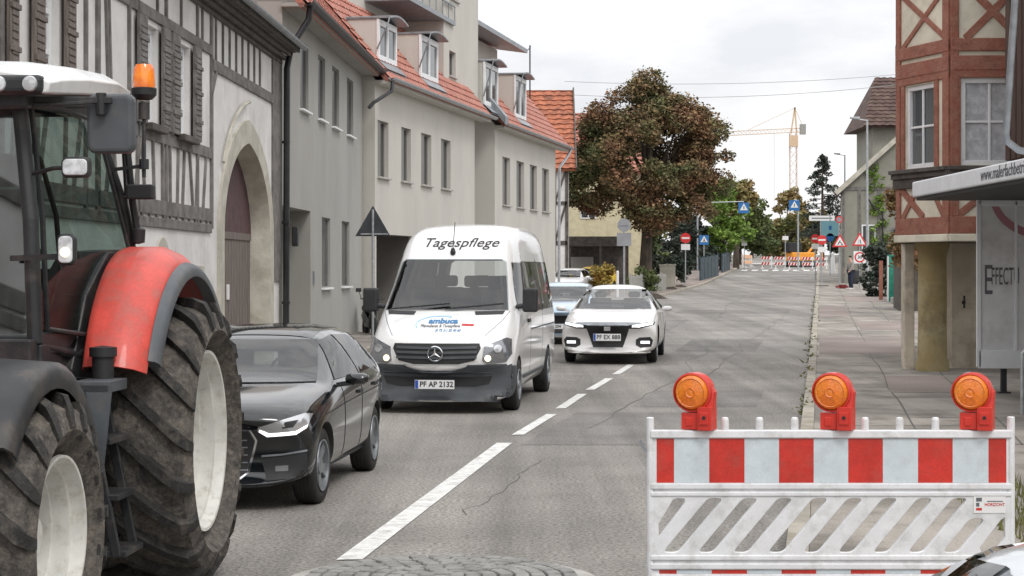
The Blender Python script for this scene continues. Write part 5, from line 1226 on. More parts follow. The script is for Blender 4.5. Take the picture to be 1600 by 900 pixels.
for z in (z_b0+.1, z_sill0, z_h1, z_r1, 7.3): tf(faceS, 0, z, 6.1, z, .18, .06)
tb.build('timber_frame', 'timber_red', E_, bevel=.012)
def win_on(Fm, wn_, bars, glass, fr=.08):
    Tm = Fm @ Matrix(((1, 0, 0, 0), (0, 0, 1, 0), (0, -1, 0, 0), (0, 0, 0, 1))); a, b, c, d = wn_
    f = MB(); 
    for (x0, x1, z0, z1) in ((a, b, c, c+fr), (a, b, d-fr, d), (a, a+fr, c+fr, d-fr), (b-fr, b, c+fr, d-fr)): f.box(x0, x1, .03, .1, z0, z1, 0, Tm)
    f.box((a+b)/2-.022, (a+b)/2+.022, .05, .085, c+fr, d-fr, 0, Tm); f.box(a+fr, b-fr, .052, .083, (c+d)/2-.02, (c+d)/2+.02, 0, Tm)
    o = f.build('window', 'white_frame', E_, bevel=.01)
    g = MB(); g.box(a+.03, b-.03, .088, .095, c+.03, d-.03, 0, Tm); g.build('pane', glass, o)
win_on(faceC, winC, 0, 'window_glass'); win_on(faceF, winF, 0, 'pale_pane')
sl = MB()
for Fm, L in ((faceC, LC), (faceF, LF)):
    for (d_, z0, z1) in ((.16, z_sill1-.04, z_sill1+.03), (.11, z_sill1-.13, z_sill1-.04), (.07, z_sill0, z_sill1-.13)):
        Tm = Fm @ Matrix(((1, 0, 0, 0), (0, 0, 1, 0), (0, -1, 0, 0), (0, 0, 0, 1))); sl.box(-.05, L+.05, -d_, 0.03, z0, z1, 0, Tm)
sl.build('sill_cornice', 'timber_dark', E_, bevel=.012)
# stone plinth slabs under the beam, pillar, ground-floor wall
st = MB()
for Fm, L in ((faceC, LC), (faceF, LF)):
    Tm = Fm @ Matrix(((1, 0, 0, 0), (0, 0, 1, 0), (0, -1, 0, 0), (0, 0, 0, 1))); st.box(-.02, L, -.07, .3, z_b0-.13, z_b0-.003, 0, Tm)
st.build('stone_ledge', 'plaster_warm', E_, bevel=.015)
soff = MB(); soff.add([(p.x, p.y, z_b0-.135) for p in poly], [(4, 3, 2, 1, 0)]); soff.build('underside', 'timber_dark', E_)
pi_ = MB(); px_, py_ = 7.36-EX, 32.5-EY
random.seed(2)
prof = [(.25, .08), (.26, .22), (.225, .35), (.215, .9), (.22, 1.5), (.21, 2.05), (.22, 2.15), (.26, 2.3), (.265, z_b0-.13)]
pi_.lathe([(r*1.14, z) for r, z in prof], 32, Matrix.Translation((px_, py_, 0))); pi_.build('stone_pillar', 'pillar_stone', E_, smooth=True)
lw = MB(); lw.add([(.47, 3.7, .0), (.40, 2.6, .0), (.55, 2.2, .0), (3.2, 2.0, 0)]+[(.47, 3.7, z_b0), (.40, 2.6, z_b0), (.55, 2.2, z_b0), (3.2, 2.0, z_b0), (2.0, 10, 0), (2.0, 10, z_b0)], [(0, 1, 5, 4), (1, 2, 6, 5), (2, 3, 7, 6), (8, 0, 4, 9)])
lw.build('ground_floor_wall', 'render_beige', E_)
pr_ = MB(); pr_.box(-.34, -.16, 2.0, 2.3, .0, z_b0-.14); pr_.build('corner_post', 'render_beige', E_, bevel=.02)
bs = MB(); bs.add([(-.62, 1.2, .1), (-.2, .95, .1), (-.1, 1.6, .1), (-.5, 1.8, .1), (-.45, 1.4, .62), (-.32, 1.35, .62), (-.3, 1.6, .6)], [(0, 1, 5, 4), (1, 2, 6, 5), (2, 3, 4, 6), (3, 0, 4), (4, 5, 6)]); 
hk = MB(); hk.cyl((.75, 2.12, 1.2), (.75, 2.12, 1.42), .018, 6); hk.beam((.75, 2.2, 1.3), (.75, 2.12, 1.3), .05, .05); hk.build('door_handle', 'ink', E_)
rf = MB(); rf.add([(-.9, -.6, ZT-.1), (3.6, -.6, ZT-.1), (3.6, 8, ZT-.1), (-.9, 8, ZT-.1), (1.5, 4, ZT+3.5)], [(0, 1, 4), (1, 2, 4), (2, 3, 4), (3, 0, 4), (3, 2, 1, 0)]); rf.build('roof', 'tile_brown', E_)
# G: dark boarded projecting storey of the next house with its downpipe
G_ = empty('brown_boarded_house', (7.75, 26.6, 0), 0, 'dark brown boarded upper storey with grey downpipe at the right edge above the shelter', 'house')
g = MB(); g.box(.13, 4, 0, 3.0, 3.62, 9.5)
for k in range(9): g.box(.105+k*.0, .13, .05+k*.33, .32+k*.33, 3.62, 9.5); g.box(.15+k*.3, .42+k*.3, -.022, 0, 3.62, 9.5)
g.build('boarding', 'wood_brown', G_, bevel=.006)
g = MB(); g.box(.6, 4, .6, 3, 0, 3.6); g.build('wall', 'plaster_dark', G_)
d = MB(); q0 = at(1586, 0, 26.5)-Vector((7.75, 26.6, 0)); q1 = at(1572, 210, 26.5)-Vector((7.75, 26.6, 0))
up = q1+(q0-q1)*1.8
d.tube([up, q1, q1+Vector((.02, .0, -.1)), q1+Vector((.2, .08, -.22)), q1+Vector((.42, .15, -.25))], .052, 10); d.build('downpipe', 'zinc', G_, smooth=True)

# ------------------------------------------------------------------ bus shelter with advertisement
SH = empty('bus_shelter', (5.82, 20.3, .1), 0, 'grey metal shelter with white lettered roof edge and a tall advertising panel on its end', 'shelter')
f = MB(); f.box(0, 2.6, 0, 6.7, 2.84, 3.06); ro = f.build('roof', 'shelter_silver', SH, bevel=.02)
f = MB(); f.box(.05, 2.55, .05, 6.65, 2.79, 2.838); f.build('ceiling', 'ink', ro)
tx = MB(); Tt = frame((-.003, 2.6, 2.955), (0, -1, 0), (0, 0, 1)); text(tx, 'www.malerfachbetrieb', .21, .002, Tt @ Matrix.Translation((-.15, 0, 0)), 0, align='LEFT', sx=1.15, bold=.001, shear=.1)
tx.build('roof_lettering', 'ink_grey', ro)
px0, px1 = at(1527, 0, 26.9).x-5.82, at(1591, 0, 26.7).x-5.82
pn = MB(); y_ = 6.55
def pr(x0, x1, z0, z1, t=.05, m=0, yy=0): pn.box(x0, x1, y_-t+yy, y_+yy, z0, z1, m)
x2 = px1+.75
pn.box(px0, x2, y_-.02, y_+.06, .42, 2.79, 1)
for (a, b, c, d) in ((px0-.03, px0+.03, .38, 2.80), (px1-.02, px1+.02, .6, 2.78), (x2-.04, x2, .38, 2.80), (px0, x2, 2.72, 2.79), (px0, x2, .36, .62)): pr(a, b, c, d)
pno = pn.build('advert_panel', ['shelter_silver', 'shelter_grey'], SH, bevel=.006)
ad = MB(); cxa = (px0+px1)/2
Tf = frame((0, y_-.052+.028, 0), (1, 0, 0), (0, 0, 1))
text(ad, 'E', .62, .002, Tf @ Matrix.Translation((px0+.07, 1.62, .003)), 0, align='LEFT', sx=.45)
text(ad, 'FFECTU', .36, .002, Tf @ Matrix.Translation((px0+.18, 1.68, .003)), 0, align='LEFT', sx=.33)
ad.build('advert_lettering', 'ink_grey', pno)
ad = MB(); arc = [(px0+.95+.78*math.cos(t), 2.85+.62*math.sin(t)) for t in [R(185+110*i/20) for i in range(21)]]; arc2 = [(px0+.95+.68*math.cos(t), 2.85+.5*math.sin(t)) for t in [R(185+110*i/20) for i in range(21)]]
arc = [(x, min(z, 2.7)) for x, z in arc]; arc2 = [(x, min(z, 2.7)) for x, z in arc2]
for i in range(20): ad.add([(arc[i][0], y_-.0235, arc[i][1]), (arc[i+1][0], y_-.0235, arc[i+1][1]), (arc2[i+1][0], y_-.0235, arc2[i+1][1]), (arc2[i][0], y_-.0235, arc2[i][1])], [(0, 1, 2, 3)])
ad.build('advert_drawing', 'ink_pink', pno)
for (x, y) in ((at(1568, 0, 26.9).x-5.82, 6.6), (2.45, 6.6), (2.45, .2), (2.3, 3.4)):
    l = MB(); l.box(x-.04, x+.04, y-.04, y+.04, 0, .4 if x < 2 else 2.79); l.box(x-.09, x+.09, y-.09, y+.09, 0, .02); l.build('leg', 'ink', SH, bevel=.008)
bp = MB(); bp.box(2.42, 2.48, .2, 6.5, .3, 2.6); bp.build('back_panel', 'shelter_grey', SH)
rail = MB(); rail.tube([(6.32, 23.0, .1), (6.32, 23.0, .85), (6.40, 23.0, .93), (7.0, 23.0, .93), (7.08, 23.0, .85), (7.08, 23.0, .1)], .022, 10); ro_ = rail.build('cycle_stand', 'galvanised', smooth=True); tag(ro_, 'grey tubular cycle stand on the pavement in front of the shelter', 'cycle stand')
pl_ = MB(); pl_.box(px0+.1+5.82, 9.5, 28.3, 29.1, .1, .35)

# ------------------------------------------------------------------ roadworks barrier with three lamps
s = 1/279.0; BY = 10.4
def bp_(px, py): return ((px-1300)*s, CH-(py-HZ)*s)
BR = empty('roadworks_barrier', ((1300-800)*s, BY, 0), 0, 'red and white striped plastic roadworks barrier with slanted slots standing in the right lane', 'barrier')
fr = MB()
x0, zt_ = bp_(1012, 672); x1, _ = bp_(1587, 672)
zb2 = bp_(0, 960)[1]
def rr_(mb, a, b, c, d, y0, y1, m=0): mb.box(a, b, y0, y1, c, d, m)
X = lambda p: (p-1300)*s
Z = lambda p: CH-(p-HZ)*s
fr.tube([(X(1016), 0, .02), (X(1016), 0, Z(652))], .0215, 14); fr.tube([(X(1580), 0, .02), (X(1580), 0, Z(651))], .0215, 14)
for (a, b, d_) in ((684, 672, .028), (764, 755, .026), (775, 768, .026), (875, 867, .026), (889, 880, .026)): fr.box(X(1016), X(1580), -d_, d_, Z(a), Z(b))
fr.box(X(1022), X(1574), -.012, .012, Z(770), Z(762)); fr.box(X(1022), X(1574), -.012, .012, Z(882), Z(873))
fr.box(X(1016), X(1580), -.024, .024, .12, .19)
for p in (1133, 1187, 1242, 1352, 1406, 1462): fr.tube([(X(p), 0, Z(674)), (X(p), 0, Z(656)), (X(p), 0, Z(652))], [.021, .021, .017], 14)
fr.build('frame', 'barrier_white', BR, bevel=.006, seg=3)
# slotted panel
loops = [[(X(1020), Z(874)), (X(1576), Z(874)), (X(1576), Z(769)), (X(1020), Z(769))]]
def slot(bx, by, tx_, ty, w=27, clipx=None):
    P = []; r = w*s*.5*.75
    b0 = (X(bx-2.5), Z(by)); b1 = (X(bx-2.5+w), Z(by)); t1 = (X(tx_-2.5+w), Z(ty)); t0 = (X(tx_-2.5), Z(ty)); q = [b0, b1, t1, t0]; out = []
    for i in range(4):
        p, c, n_ = Vector(q[i-1]), Vector(q[i]), Vector(q[(i+1) % 4]); a = (p-c).normalized(); b = (n_-c).normalized(); k = .045 if i in (0, 2) else .03
        A0, B0 = c+a*k, c+b*k
        for t in (0, .25, .5, .75, 1): out.append(tuple(A0*(1-t)**2+c*2*t*(1-t)+B0*t*t))
    return out
for k in range(10):
    bx = 1035+k*54.6
    if bx > 1530: break
    if k <= 7: loops.append(slot(bx, 864, bx+73, 777))
    elif k == 8: loops.append(slot(bx, 864, bx+45, 809))
loops.append([(X(1028), Z(842)), (X(1028), Z(818)), (X(1051), Z(779)), (X(1058), Z(777)), (X(1070), Z(778)), (X(1071), Z(784)), (X(1066), Z(792))])
loops.append([(X(1531), Z(862)), (X(1529), Z(855)), (X(1562), Z(812)), (X(1570), Z(806)), (X(1571), Z(840)), (X(1553), Z(864)), (X(1536), Z(865))])
pm = MB(); plate2d(pm, loops, .014, XZ, bevel=.004); pm.build('slotted_panel', 'barrier_white', BR, smooth=True, angle=30)
def striped(z0, z1, edges, name):
    b = MB(); b.box(X(1018), X(1578), -.012, .014, z0, z1, 0)
    red = True
    for a, c in zip(edges, edges[1:]):
        b.box(X(a), X(c)-.0005, -.0145, -.0122, z0+.004, z1-.004, 1 if red else 2); red = not red
    b.build(name, ['barrier_white', 'foil_red', 'foil_white'], BR)
ed = [1026, 1053, 1108, 1163, 1217, 1271, 1325, 1379, 1434, 1488, 1544, 1572]
striped(Z(755), Z(684), ed, 'striped_board'); striped(.19, Z(889), [p+4 if p < 1560 else p for p in ed], 'striped_board')
stk = MB(); stk.box(X(1520), X(1570), -.0225, -.0205, Z(801), Z(774), 0); stk.box(X(1524), X(1533), -.0235, -.0222, Z(783), Z(777), 1); stk.box(X(1524), X(1533), -.0235, -.0222, Z(797), Z(793), 2); stk.box(X(1524), X(1529), -.0235, -.0222, Z(791), Z(785), 1)
text(stk, 'HORIZONT', .024, .0006, Matrix.Translation((X(1553), -.0228, Z(788))) @ XZ, 2, bold=.0006, sx=.9); stk.box(X(1541), X(1566), -.0235, -.0222, Z(783.5), Z(782), 1)
stk.build('sticker', ['sign_white', 'ink_grey', 'foil_red'], BR)
rf_ = MB(); rf_.prism([(-.009, 0), (.009, 0), (.009, .07), (-.009, .07)], 0, .006, frame((X(1008), -.03, Z(705)), (1, 0, .5), (-.5, 0, 1))); rf_.build('hook', 'zinc', BR)
for xx in (X(1040), X(1560)):
    ft = MB(); ft.box(xx-.10, xx+.10, -.4, .4, 0.0, .11); ft.box(xx-.07, xx+.07, -.3, .3, .11, .125); ft.build('foot', 'black_rubber', BR, bevel=.02)
def warn_lamp(px, label):
    L = empty('warning_lamp', (X(px)+(1300-800)*s, BY, Z(668)), R(-24), label, 'warning lamp', 'warning lamps on the barrier')
    b = MB(); b.box(-.075, .02, -.04, .045, -.01, .085); b.box(.022, .105, -.055, .05, -.012, .12); b.box(-.05, -.01, -.046, -.038, .01, .06); 
    b.box(.035, .09, -.062, -.053, .02, .09)
    b.cyl((0, 0, -.06), (0, 0, 0), .02, 10)
    bo = b.build('housing', 'lamp_red', L, bevel=.009, seg=2)
    k = MB(); k.cyl((.065, -.066, .06), (.065, -.058, .06), .010, 10); k.build('lock', 'ink', bo)
    T = Matrix.Translation((-.012, 0, .198)) @ Matrix.Rotation(R(90), 4, 'X')
    r = MB(); r.lathe([(.104, -.050), (.110, -.045), (.112, .0), (.110, .045), (.100, .05), (.098, .0), (.0, -.02)], 36, T); r.build('rim', 'lamp_red', bo, smooth=True)
    nk = MB(); nk.add([(-.03, -.03, .09), (.105, -.03, .09), (.112, -.02, .2), (.06, -.02, .29), (-.03, .045, .09), (.105, .045, .09), (.112, .04, .2), (.06, .04, .29), (0, -.03, .2), (0, .045, .2)],
        [(0, 1, 2, 8), (8, 2, 3), (4, 9, 6, 5), (9, 7, 6), (1, 5, 6, 2), (2, 6, 7, 3), (0, 4, 5, 1), (3, 7, 9, 8)]); nk.build('neck', 'lamp_red', bo, bevel=.012)
    for (h0, h1, sgn) in ((.03, .072, 1), (-.03, -.06, -1)):
        l = MB(); prof = [(.099, h0), (.097, h0+.4*(h1-h0)), (.088, h0+.75*(h1-h0)), (.06, h0+.96*(h1-h0)), (0, h1)]
        l.lathe(prof, 36, T); lo = l.build('lens', 'orange_lens', bo, smooth=True)
        if sgn > 0:
            q = MB(); q.lathe([(.03, h1-.004), (.026, h1+.004), (.018, h1-.001), (0, h1+.001)], 20, T); q.lathe([(.085, h0+.75*(h1-h0)+.001), (.08, h0+.84*(h1-h0)+.004), (.075, h0+.86*(h1-h0)+.001)], 36, T); q.build('lens_ring', 'orange_lens', lo, smooth=True)
    g = MB(); g.lathe([(.1125, .02), (.1135, .0), (.1125, -.02)], 12, T, 0, R(95), R(165)); g.build('rim_highlight', 'sign_white', bo, smooth=True)  # white arc on the rim is a highlight put in as colour
    return L
warn_lamp(1088, 'orange warning lamp on the barrier nearest the white centre line'); warn_lamp(1305, 'middle of the three orange lamps on top of the barrier'); warn_lamp(1523, 'orange warning lamp on the barrier end next to the pavement and pillar')
import numpy as np
# ------------------------------------------------------------------ trees
def leaves_mesh(name, mt, centres, parent, n, size, seed, flat=.35):
    """many small leaf quads gathered into clumps; centres = [(x,y,z,r)]"""
    rng = np.random.default_rng(seed); c = np.array(centres); w = c[:, 3]**2; idx = rng.choice(len(c), n, p=w/w.sum())
    d = rng.normal(size=(n, 3)); d /= np.linalg.norm(d, axis=1)[:, None]; rad = c[idx, 3]*rng.uniform(.35, 1.0, n)**.6*(1+.18*rng.normal(size=n))
    p = c[idx, :3]+d*rad[:, None]*np.array([1, 1, .72])
    a = rng.normal(size=(n, 3)); a[:, 2] *= .5; a /= np.linalg.norm(a, axis=1)[:, None]; b = np.cross(a, rng.normal(size=(n, 3))); b /= np.linalg.norm(b, axis=1)[:, None]
    s = size*(.45+1.1*rng.random(n)**1.8)[:, None]; a *= s; b *= s*.62
    vs = np.stack([p-a, p-b*.9, p+a, p+b*.9], 1).reshape(-1, 3)
    me = bpy.data.meshes.new(name); me.vertices.add(4*n); me.vertices.foreach_set('co', vs.ravel().astype(np.float32))
    me.loops.add(4*n); me.loops.foreach_set('vertex_index', np.arange(4*n, dtype=np.int32)); me.polygons.add(n); me.polygons.foreach_set('loop_start', np.arange(0, 4*n, 4, dtype=np.int32))
    me.update(); me.validate(); me.materials.append(M[mt]); o = bpy.data.objects.new(name, me); C.objects.link(o); o.parent = parent; return o
def clumps(ells, n, rmin, rmax, seed):
    rng = random.Random(seed); out = []
    vol = [e[3]*e[4]*e[5] for e in ells]; 
    for k in range(n):
        e = rng.choices(ells, vol)[0]
        while True:
            x, y, z = (rng.uniform(-1, 1) for _ in range(3)); q = x*x+y*y+z*z
            if .25 < q < 1: break
        out.append((e[0]+x*e[3], e[1]+y*e[4], e[2]+z*e[5], rng.uniform(rmin, rmax)))
    return out
def tree(name, loc, label, ells, mt, n, size, nclump, rmin, rmax, trunk_r, seed, group=None, limbs=14, trunk_h=None, cat='tree'):
    root = empty(name, loc, 0, label, cat, group); cl = clumps(ells, nclump, rmin, rmax, seed); rng = random.Random(seed)
    top = max(e[2] for e in ells); low = min(e[2]-e[5] for e in ells); th = trunk_h or max(1.0, low+.6)
    t = MB(); cx0 = ells[0][0]*.2
    t.tube([(0, 0, -.2), (.03, .02, th*.5), (cx0, 0, th), (ells[0][0]*.6, 0, th+(top-th)*.6), (ells[0][0], 0, top)], [trunk_r*1.35, trunk_r, trunk_r*.85, trunk_r*.5, trunk_r*.2], 10)
    for k in range(limbs):
        c = cl[rng.randrange(len(cl))]; h = th+(max(th+.1, min(c[2], top))-th)*rng.uniform(.1, .7); st_ = Vector((cx0, 0, h)); en = Vector(c[:3]); md = st_.lerp(en, .5)+Vector((rng.uniform(-.3, .3), rng.uniform(-.3, .3), .3))
        t.tube([st_, md, en], [trunk_r*.4, trunk_r*.25, trunk_r*.08], 6)
    t.build('trunk', 'bark', root, smooth=True)
    leaves_mesh('crown', mt, cl, root, n, size, seed, )
    return root
def g(px, Y, py=None): X = (px-800)/F*Y; return Vector((X, Y, gz(Y)))
maple = tree('maroon_tree', g(1008, 100), 'large maroon brown tree with dense rounded crown behind the traffic signs', [(.4, 0, 7.6, 3.7, 3.2, 3.2), (-.3, 0, 10.6, 1.6, 1.8, 1.5), (-2.7, .3, 5.6, 1.6, 2.2, 1.8), (.3, -.5, 4.4, 1.8, 1.6, 1.3), (3.7, 0, 6.9, 1.7, 2.0, 1.5), (2.6, 0, 5.2, 1.5, 1.6, 1.2), (.9, 0, 5.0, 2.6, 2.4, 1.6), (-2.7, 0, 8.0, 1.0, 1.4, 1.2), (1.9, 0, 9.6, 1.1, 1.4, 1.0)], 'leaf_maroon', 120000, .095, 150, .35, 1.15, .36, 4, trunk_h=2.6, limbs=26)
bg = 'trees along the far street'
tree('green_tree', g(1128, 150), 'bright green tree behind the left hanging crossing sign', [(0, 0, 4.8, 2.0, 2, 2.4), (.3, 0, 2.6, 2.0, 2, 1.3)], 'leaf_bright', 7000, .17, 40, .5, .9, .2, 5, bg)
tree('dark_green_tree', g(1155, 172), 'dark green tree just right of the bright green one', [(0, 0, 4.6, 2.6, 2, 3.0), (2.2, 0, 2.9, 1.8, 2, 1.8)], 'leaf_green', 7000, .2, 40, .6, 1.0, .25, 6, bg)
tree('tall_pale_tree', g(1150, 158), 'pale olive tree rising above the bright green one', [(0, 0, 6.2, 1.9, 1.6, 1.6)], 'leaf_olive', 3500, .2, 24, .5, .9, .22, 16, bg)
tree('yellow_green_tree', g(1234, 200), 'yellow green tree below the crane mast', [(0, 0, 4.2, 2.7, 2.2, 3.2), (-.6, 0, 1.8, 2.8, 2, 1.8)], 'leaf_olive', 8000, .2, 45, .6, 1.0, .25, 7, bg)
tree('brown_tree', g(1262, 215), 'brownish bushy tree right of the yellow green tree', [(0, 0, 3.6, 2.6, 2, 2.8)], 'leaf_olive', 5000, .22, 30, .6, 1.0, .25, 17, bg)
for i, (px, Y, h, mt, lb) in enumerate([(1100, 165, 2.6, 'leaf_dark', 'dark bush behind the blue crossing sign on the left'), (1192, 235, 3.6, 'leaf_olive', 'olive tree at the far end of the left street side'), (1175, 210, 4.2, 'leaf_green', 'green tree standing behind the dark green one'), (1212, 250, 3.6, 'leaf_olive', 'small olive tree at the vanishing end of the street'), (1300, 205, 4.5, 'leaf_dark', 'dark tree behind the stacked direction signs'), (1330, 190, 3.8, 'leaf_green', 'green tree behind the triangular warning signs'), (1060, 150, 4.6, 'leaf_dark', 'dark hedge like tree beneath the maroon crown'), (1030, 140, 5.0, 'leaf_dark', 'dark tree directly behind the maroon trunk'), (1085, 170, 5.5, 'leaf_green', 'green tree behind the left pole of the hanging sign'), (975, 135, 4.5, 'leaf_green', 'green tree between the yellow house and the maroon trunk'), (1245, 270, 4.0, 'leaf_olive', 'pale tree far behind the site barriers')]):
    tree('background_tree', g(px, Y), lb, [(0, 0, h*.62, h*.55, h*.5, h*.42), (h*.3, 0, h*.4, h*.45, h*.4, h*.35)], mt, 3500, .2, 26, .5, .9, .16, 20+i, bg)
tree('roofside_tree', (4.2, 138, 0), 'light green treetop showing above the red roofs', [(0, 0, 11.8, 1.4, 1.4, 1.6)], 'leaf_green', 1800, .17, 16, .4, .8, .2, 31)
# conifer
cf = empty('conifer', g(1285, 190), 0, 'tall dark conifer with drooping tiered branches beside the crane', 'tree')
t = MB(); t.tube([(0, 0, -.2), (0, 0, 5), (0, 0, 11.0)], [.22, .15, .03], 8)
cl = []; rng = random.Random(9)
for k in range(70):
    z = 2.6+8.2*k/70; r = (11.2-z)*.42*rng.uniform(.6, 1.15)+.12; a = rng.uniform(0, 6.28)
    e = Vector((math.cos(a)*r, math.sin(a)*r, z-.12*r)); t.tube([(0, 0, z), e*.6+Vector((0, 0, z*.4+.05)), e], [.05, .03, .01], 5)
    for q in (.45, .75, 1.0): cl.append((e.x*q, e.y*q, z+(e.z-z)*q, .32))
t.build('trunk', 'bark', cf); leaves_mesh('crown', 'leaf_dark', cl, cf, 7000, .12, 9)
# bushes, hedges, ivy
def bush(name, loc, label, ells, mt, n, size, k, seed, cat='bush', group=None, r=(.15, .35)):
    o = leaves_mesh(name, mt, clumps(ells, k, *r, seed), None, n, size, seed); o.location = loc; tag(o, label, cat, group); return o
bush('autumn_bush', g(938, 88), 'yellow and reddish autumn bush beside the pole of the round signs', [(0, 0, .9, .62, .5, .75)], 'leaf_yellow', 3500, .07, 40, 41)
bush('hedge', g(1003, 93), 'low dark green shrub at the foot of the maroon tree', [(0, 0, .7, .7, .5, .6)], 'leaf_green', 2500, .07, 30, 42, 'shrub')
bush('hedge', g(1050, 112), 'dark hedge beside the small stone gate posts', [(0, 0, 1.0, 1.5, .6, .9)], 'leaf_dark', 3000, .1, 40, 43, 'hedge')
bush('climbing_plant', (13.1, 62, 3.45), 'reddish climbing plant hanging beside the red timbered house', [(0, 0, .1, .55, .8, 1.5), (.1, 0, -1.0, .4, .6, .7)], 'leaf_ivy', 5000, .075, 60, 44, 'climber')
bush('dark_shrub', (17.0, 86, gz(86)), 'dark evergreen shrub by the bins under the climbing plant', [(0, 0, 1.3, .85, .8, 1.3)], 'leaf_dark', 4500, .09, 50, 45, 'shrub')
bush('dark_shrub', (16.4, 78, gz(78)), 'low dark shrub behind the green gate post', [(.6, 0, .9, .7, .6, .9)], 'leaf_green', 2500, .08, 40, 46, 'shrub')
bush('ivy', (21.6, 116.7, gz(117)), 'green ivy climbing up the beige gable wall', [(1.3, 0, 6.0, .6, .2, 1.7), (1.5, 0, 3.2, .5, .2, 2.4)], 'leaf_bright', 3500, .1, 60, 47, 'climber')
# ------------------------------------------------------------------ houses beyond
def gable_house(name, label, x0, x1, y0, y1, ez, ridge_z, wall_m, roof_m, axis='x', ov=.35, cat='house', windows=(), verge=None, row=.4, base=None, hip=0):
    b = gz(y0) if base is None else base; h = empty(name, (x0, y0, 0), 0, label, cat); Wd, D = x1-x0, y1-y0
    w = MB(); w.box(0, Wd, 0, D, b-.3, ez)
    T = frame((0, 0, 0), (0, 1, 0), (0, 0, 1))
    if axis == 'x':
        for x in ((0, Wd) if not hip else ()): w.prism([(0, ez), (D, ez), (D/2, ridge_z-.1)], x-.01, x+.01, T)
    else:
        for y in (0, D): w.prism([(0, ez), (Wd, ez), (Wd/2, ridge_z-.1)], -y-.01, -y+.01, XZ)
    w.build('wall', wall_m, h)
    if axis == 'x':
        rise = ridge_z-ez; L = math.hypot(D/2, rise); dz = rise/(D/2)*ov; Lr = math.hypot(D/2+ov, rise+dz)
        tile_roof('roof', roof_m, h, (-ov, -ov, ez-dz), (1, 0, 0), (0, D/2, rise), Wd+2*ov, Lr, row, .5, cpt=2, amp=.05, step=.06, hip=hip)
        if hip:
            w = MB(); w.add([(-ov, -ov, ez-dz-.05), (-ov+hip, D/2, ridge_z-.05), (-ov, D+ov, ez-dz-.05), (Wd, D+ov, ez-dz-.05), (Wd, D/2, ridge_z-.05), (Wd, -ov, ez-dz-.05)], [(0, 1, 2), (2, 1, 4, 3), (0, 2, 3, 5)]); w.build('roof', roof_m, h)
        else: tile_roof('roof', roof_m, h, (Wd+ov, D+ov, ez-dz), (-1, 0, 0), (0, -D/2, rise), Wd+2*ov, Lr, row, .5, cpt=2, amp=.05, step=.06)
        if verge:
            v = MB()
            for x in (-ov-.04, Wd+ov+.0): v.beam((x+.02, -ov-.05, ez-dz-.02), (x+.02, D/2, ridge_z+.02), .07, .28); v.beam((x+.02, D+ov, ez-dz), (x+.02, D/2, ridge_z), .07, .28)
            v.build('verge_board', verge, h)
    else:
        rise = ridge_z-ez; dz = rise/(Wd/2)*ov; Lr = math.hypot(Wd/2+ov, rise+dz)
        tile_roof('roof', roof_m, h, (-ov, D+ov, ez-dz), (0, -1, 0), (Wd/2, 0, rise), D+2*ov, Lr, row, .5, cpt=2, amp=.05, step=.06)
        tile_roof('roof', roof_m, h, (Wd+ov, -ov, ez-dz), (0, 1, 0), (-Wd/2, 0, rise), D+2*ov, Lr, row, .5, cpt=2, amp=.05, step=.06)
        if verge:
            v = MB()
            for y in (-ov-.02,): v.beam((-ov-.05, y, ez-dz-.05), (Wd/2, y, ridge_z), .06, .3); v.beam((Wd+ov, y, ez-dz-.05), (Wd/2, y, ridge_z), .06, .3)
            v.build('verge_board', verge, h)
    for (a, c, z0, z1) in windows:
        f = MB(); f.box(a-.08, c+.08, -.05, -.002, z0-.08, z1+.08); f.box((a+c)/2-.03, (a+c)/2+.03, -.062, -.04, z0, z1); fo = f.build('window', 'white_frame', h)
        p = MB(); p.box(a, c, -.056, -.03, z0, z1); p.build('pane', 'window_glass', fo)
    return h
HH = gable_house('tiled_gable_house', 'brown tiled gable roof with dark verge board rising behind the second cream house', -5, 2.85, 93, 102, 7.2, 11.3, 'plaster_white', 'tile_orange', 'x', verge='timber_dark')
tbm = MB()
for (a, z0, c, z1, w_) in [(2.5, .5, 2.5, 7.1, .16), (1.9, .5, 1.9, 7.1, .12), (1.5, 3.2, 2.5, 3.2, .2), (1.5, 5.2, 2.5, 5.2, .16), (1.5, 7.0, 2.5, 7.0, .2), (1.9, 5.2, 2.5, 7, .1), (1.9, 3.2, 2.45, 5.2, .1)]: tbm.beam((a-2.6+7.85, -.03, z0), (c-2.6+7.85, -.03, z1), .06 if a != c else w_, w_ if a != c else .06)
tbm.build('timber_frame', 'timber_dark', HH)
YH = gable_house('yellow_house', 'yellow rendered house with orange red roof partly hidden by the maroon tree', 3.0, 8.2, 112, 121, 8.0, 11.7, 'render_yellow', 'tile_red', 'x', windows=((1.2, 2.0, 5.0, 6.2),))
cp = empty('dark_carport', (3.1, 106, 0), 0, 'dark timber carport in front of the yellow house', 'carport')
c_ = MB(); c_.box(0, 3.6, 0, 4, 3.2, 3.75); c_.build('roof', 'timber_dark', cp); 
for x in (.1, 1.9, 3.4): c_ = MB(); c_.box(x, x+.16, .05, .2, gz(106), 3.2); c_.build('post', 'timber_dark', cp)
c_ = MB(); c_.box(0, 3.6, 3.6, 3.75, gz(108), 3.2); c_.box(.3, 1.7, 3.4, 3.6, gz(108), 2.6, 1); c_.build('back_wall', ['timber_dark', 'plaster_grey'], cp)
RH = gable_house('beige_gable_house', 'beige gable house with pale verge boards behind the warning signs on the right', 20.8, 28.8, 117, 122, 7.0, 10.6, 'facade_grey_far', 'tile_brown', 'y', verge='stone', windows=((1.3, 2.0, 3.2, 4.6),))
RH.rotation_euler.z = R(-9)
p = MB()
for a in (.0, 1.0, 2.2): p.box(a, a+.16, -.05, 0, .6, 6.9)
p.box(0, 8, -.06, 0, 6.85, 7.05); p.build('timber_frame', 'timber_grey', RH)
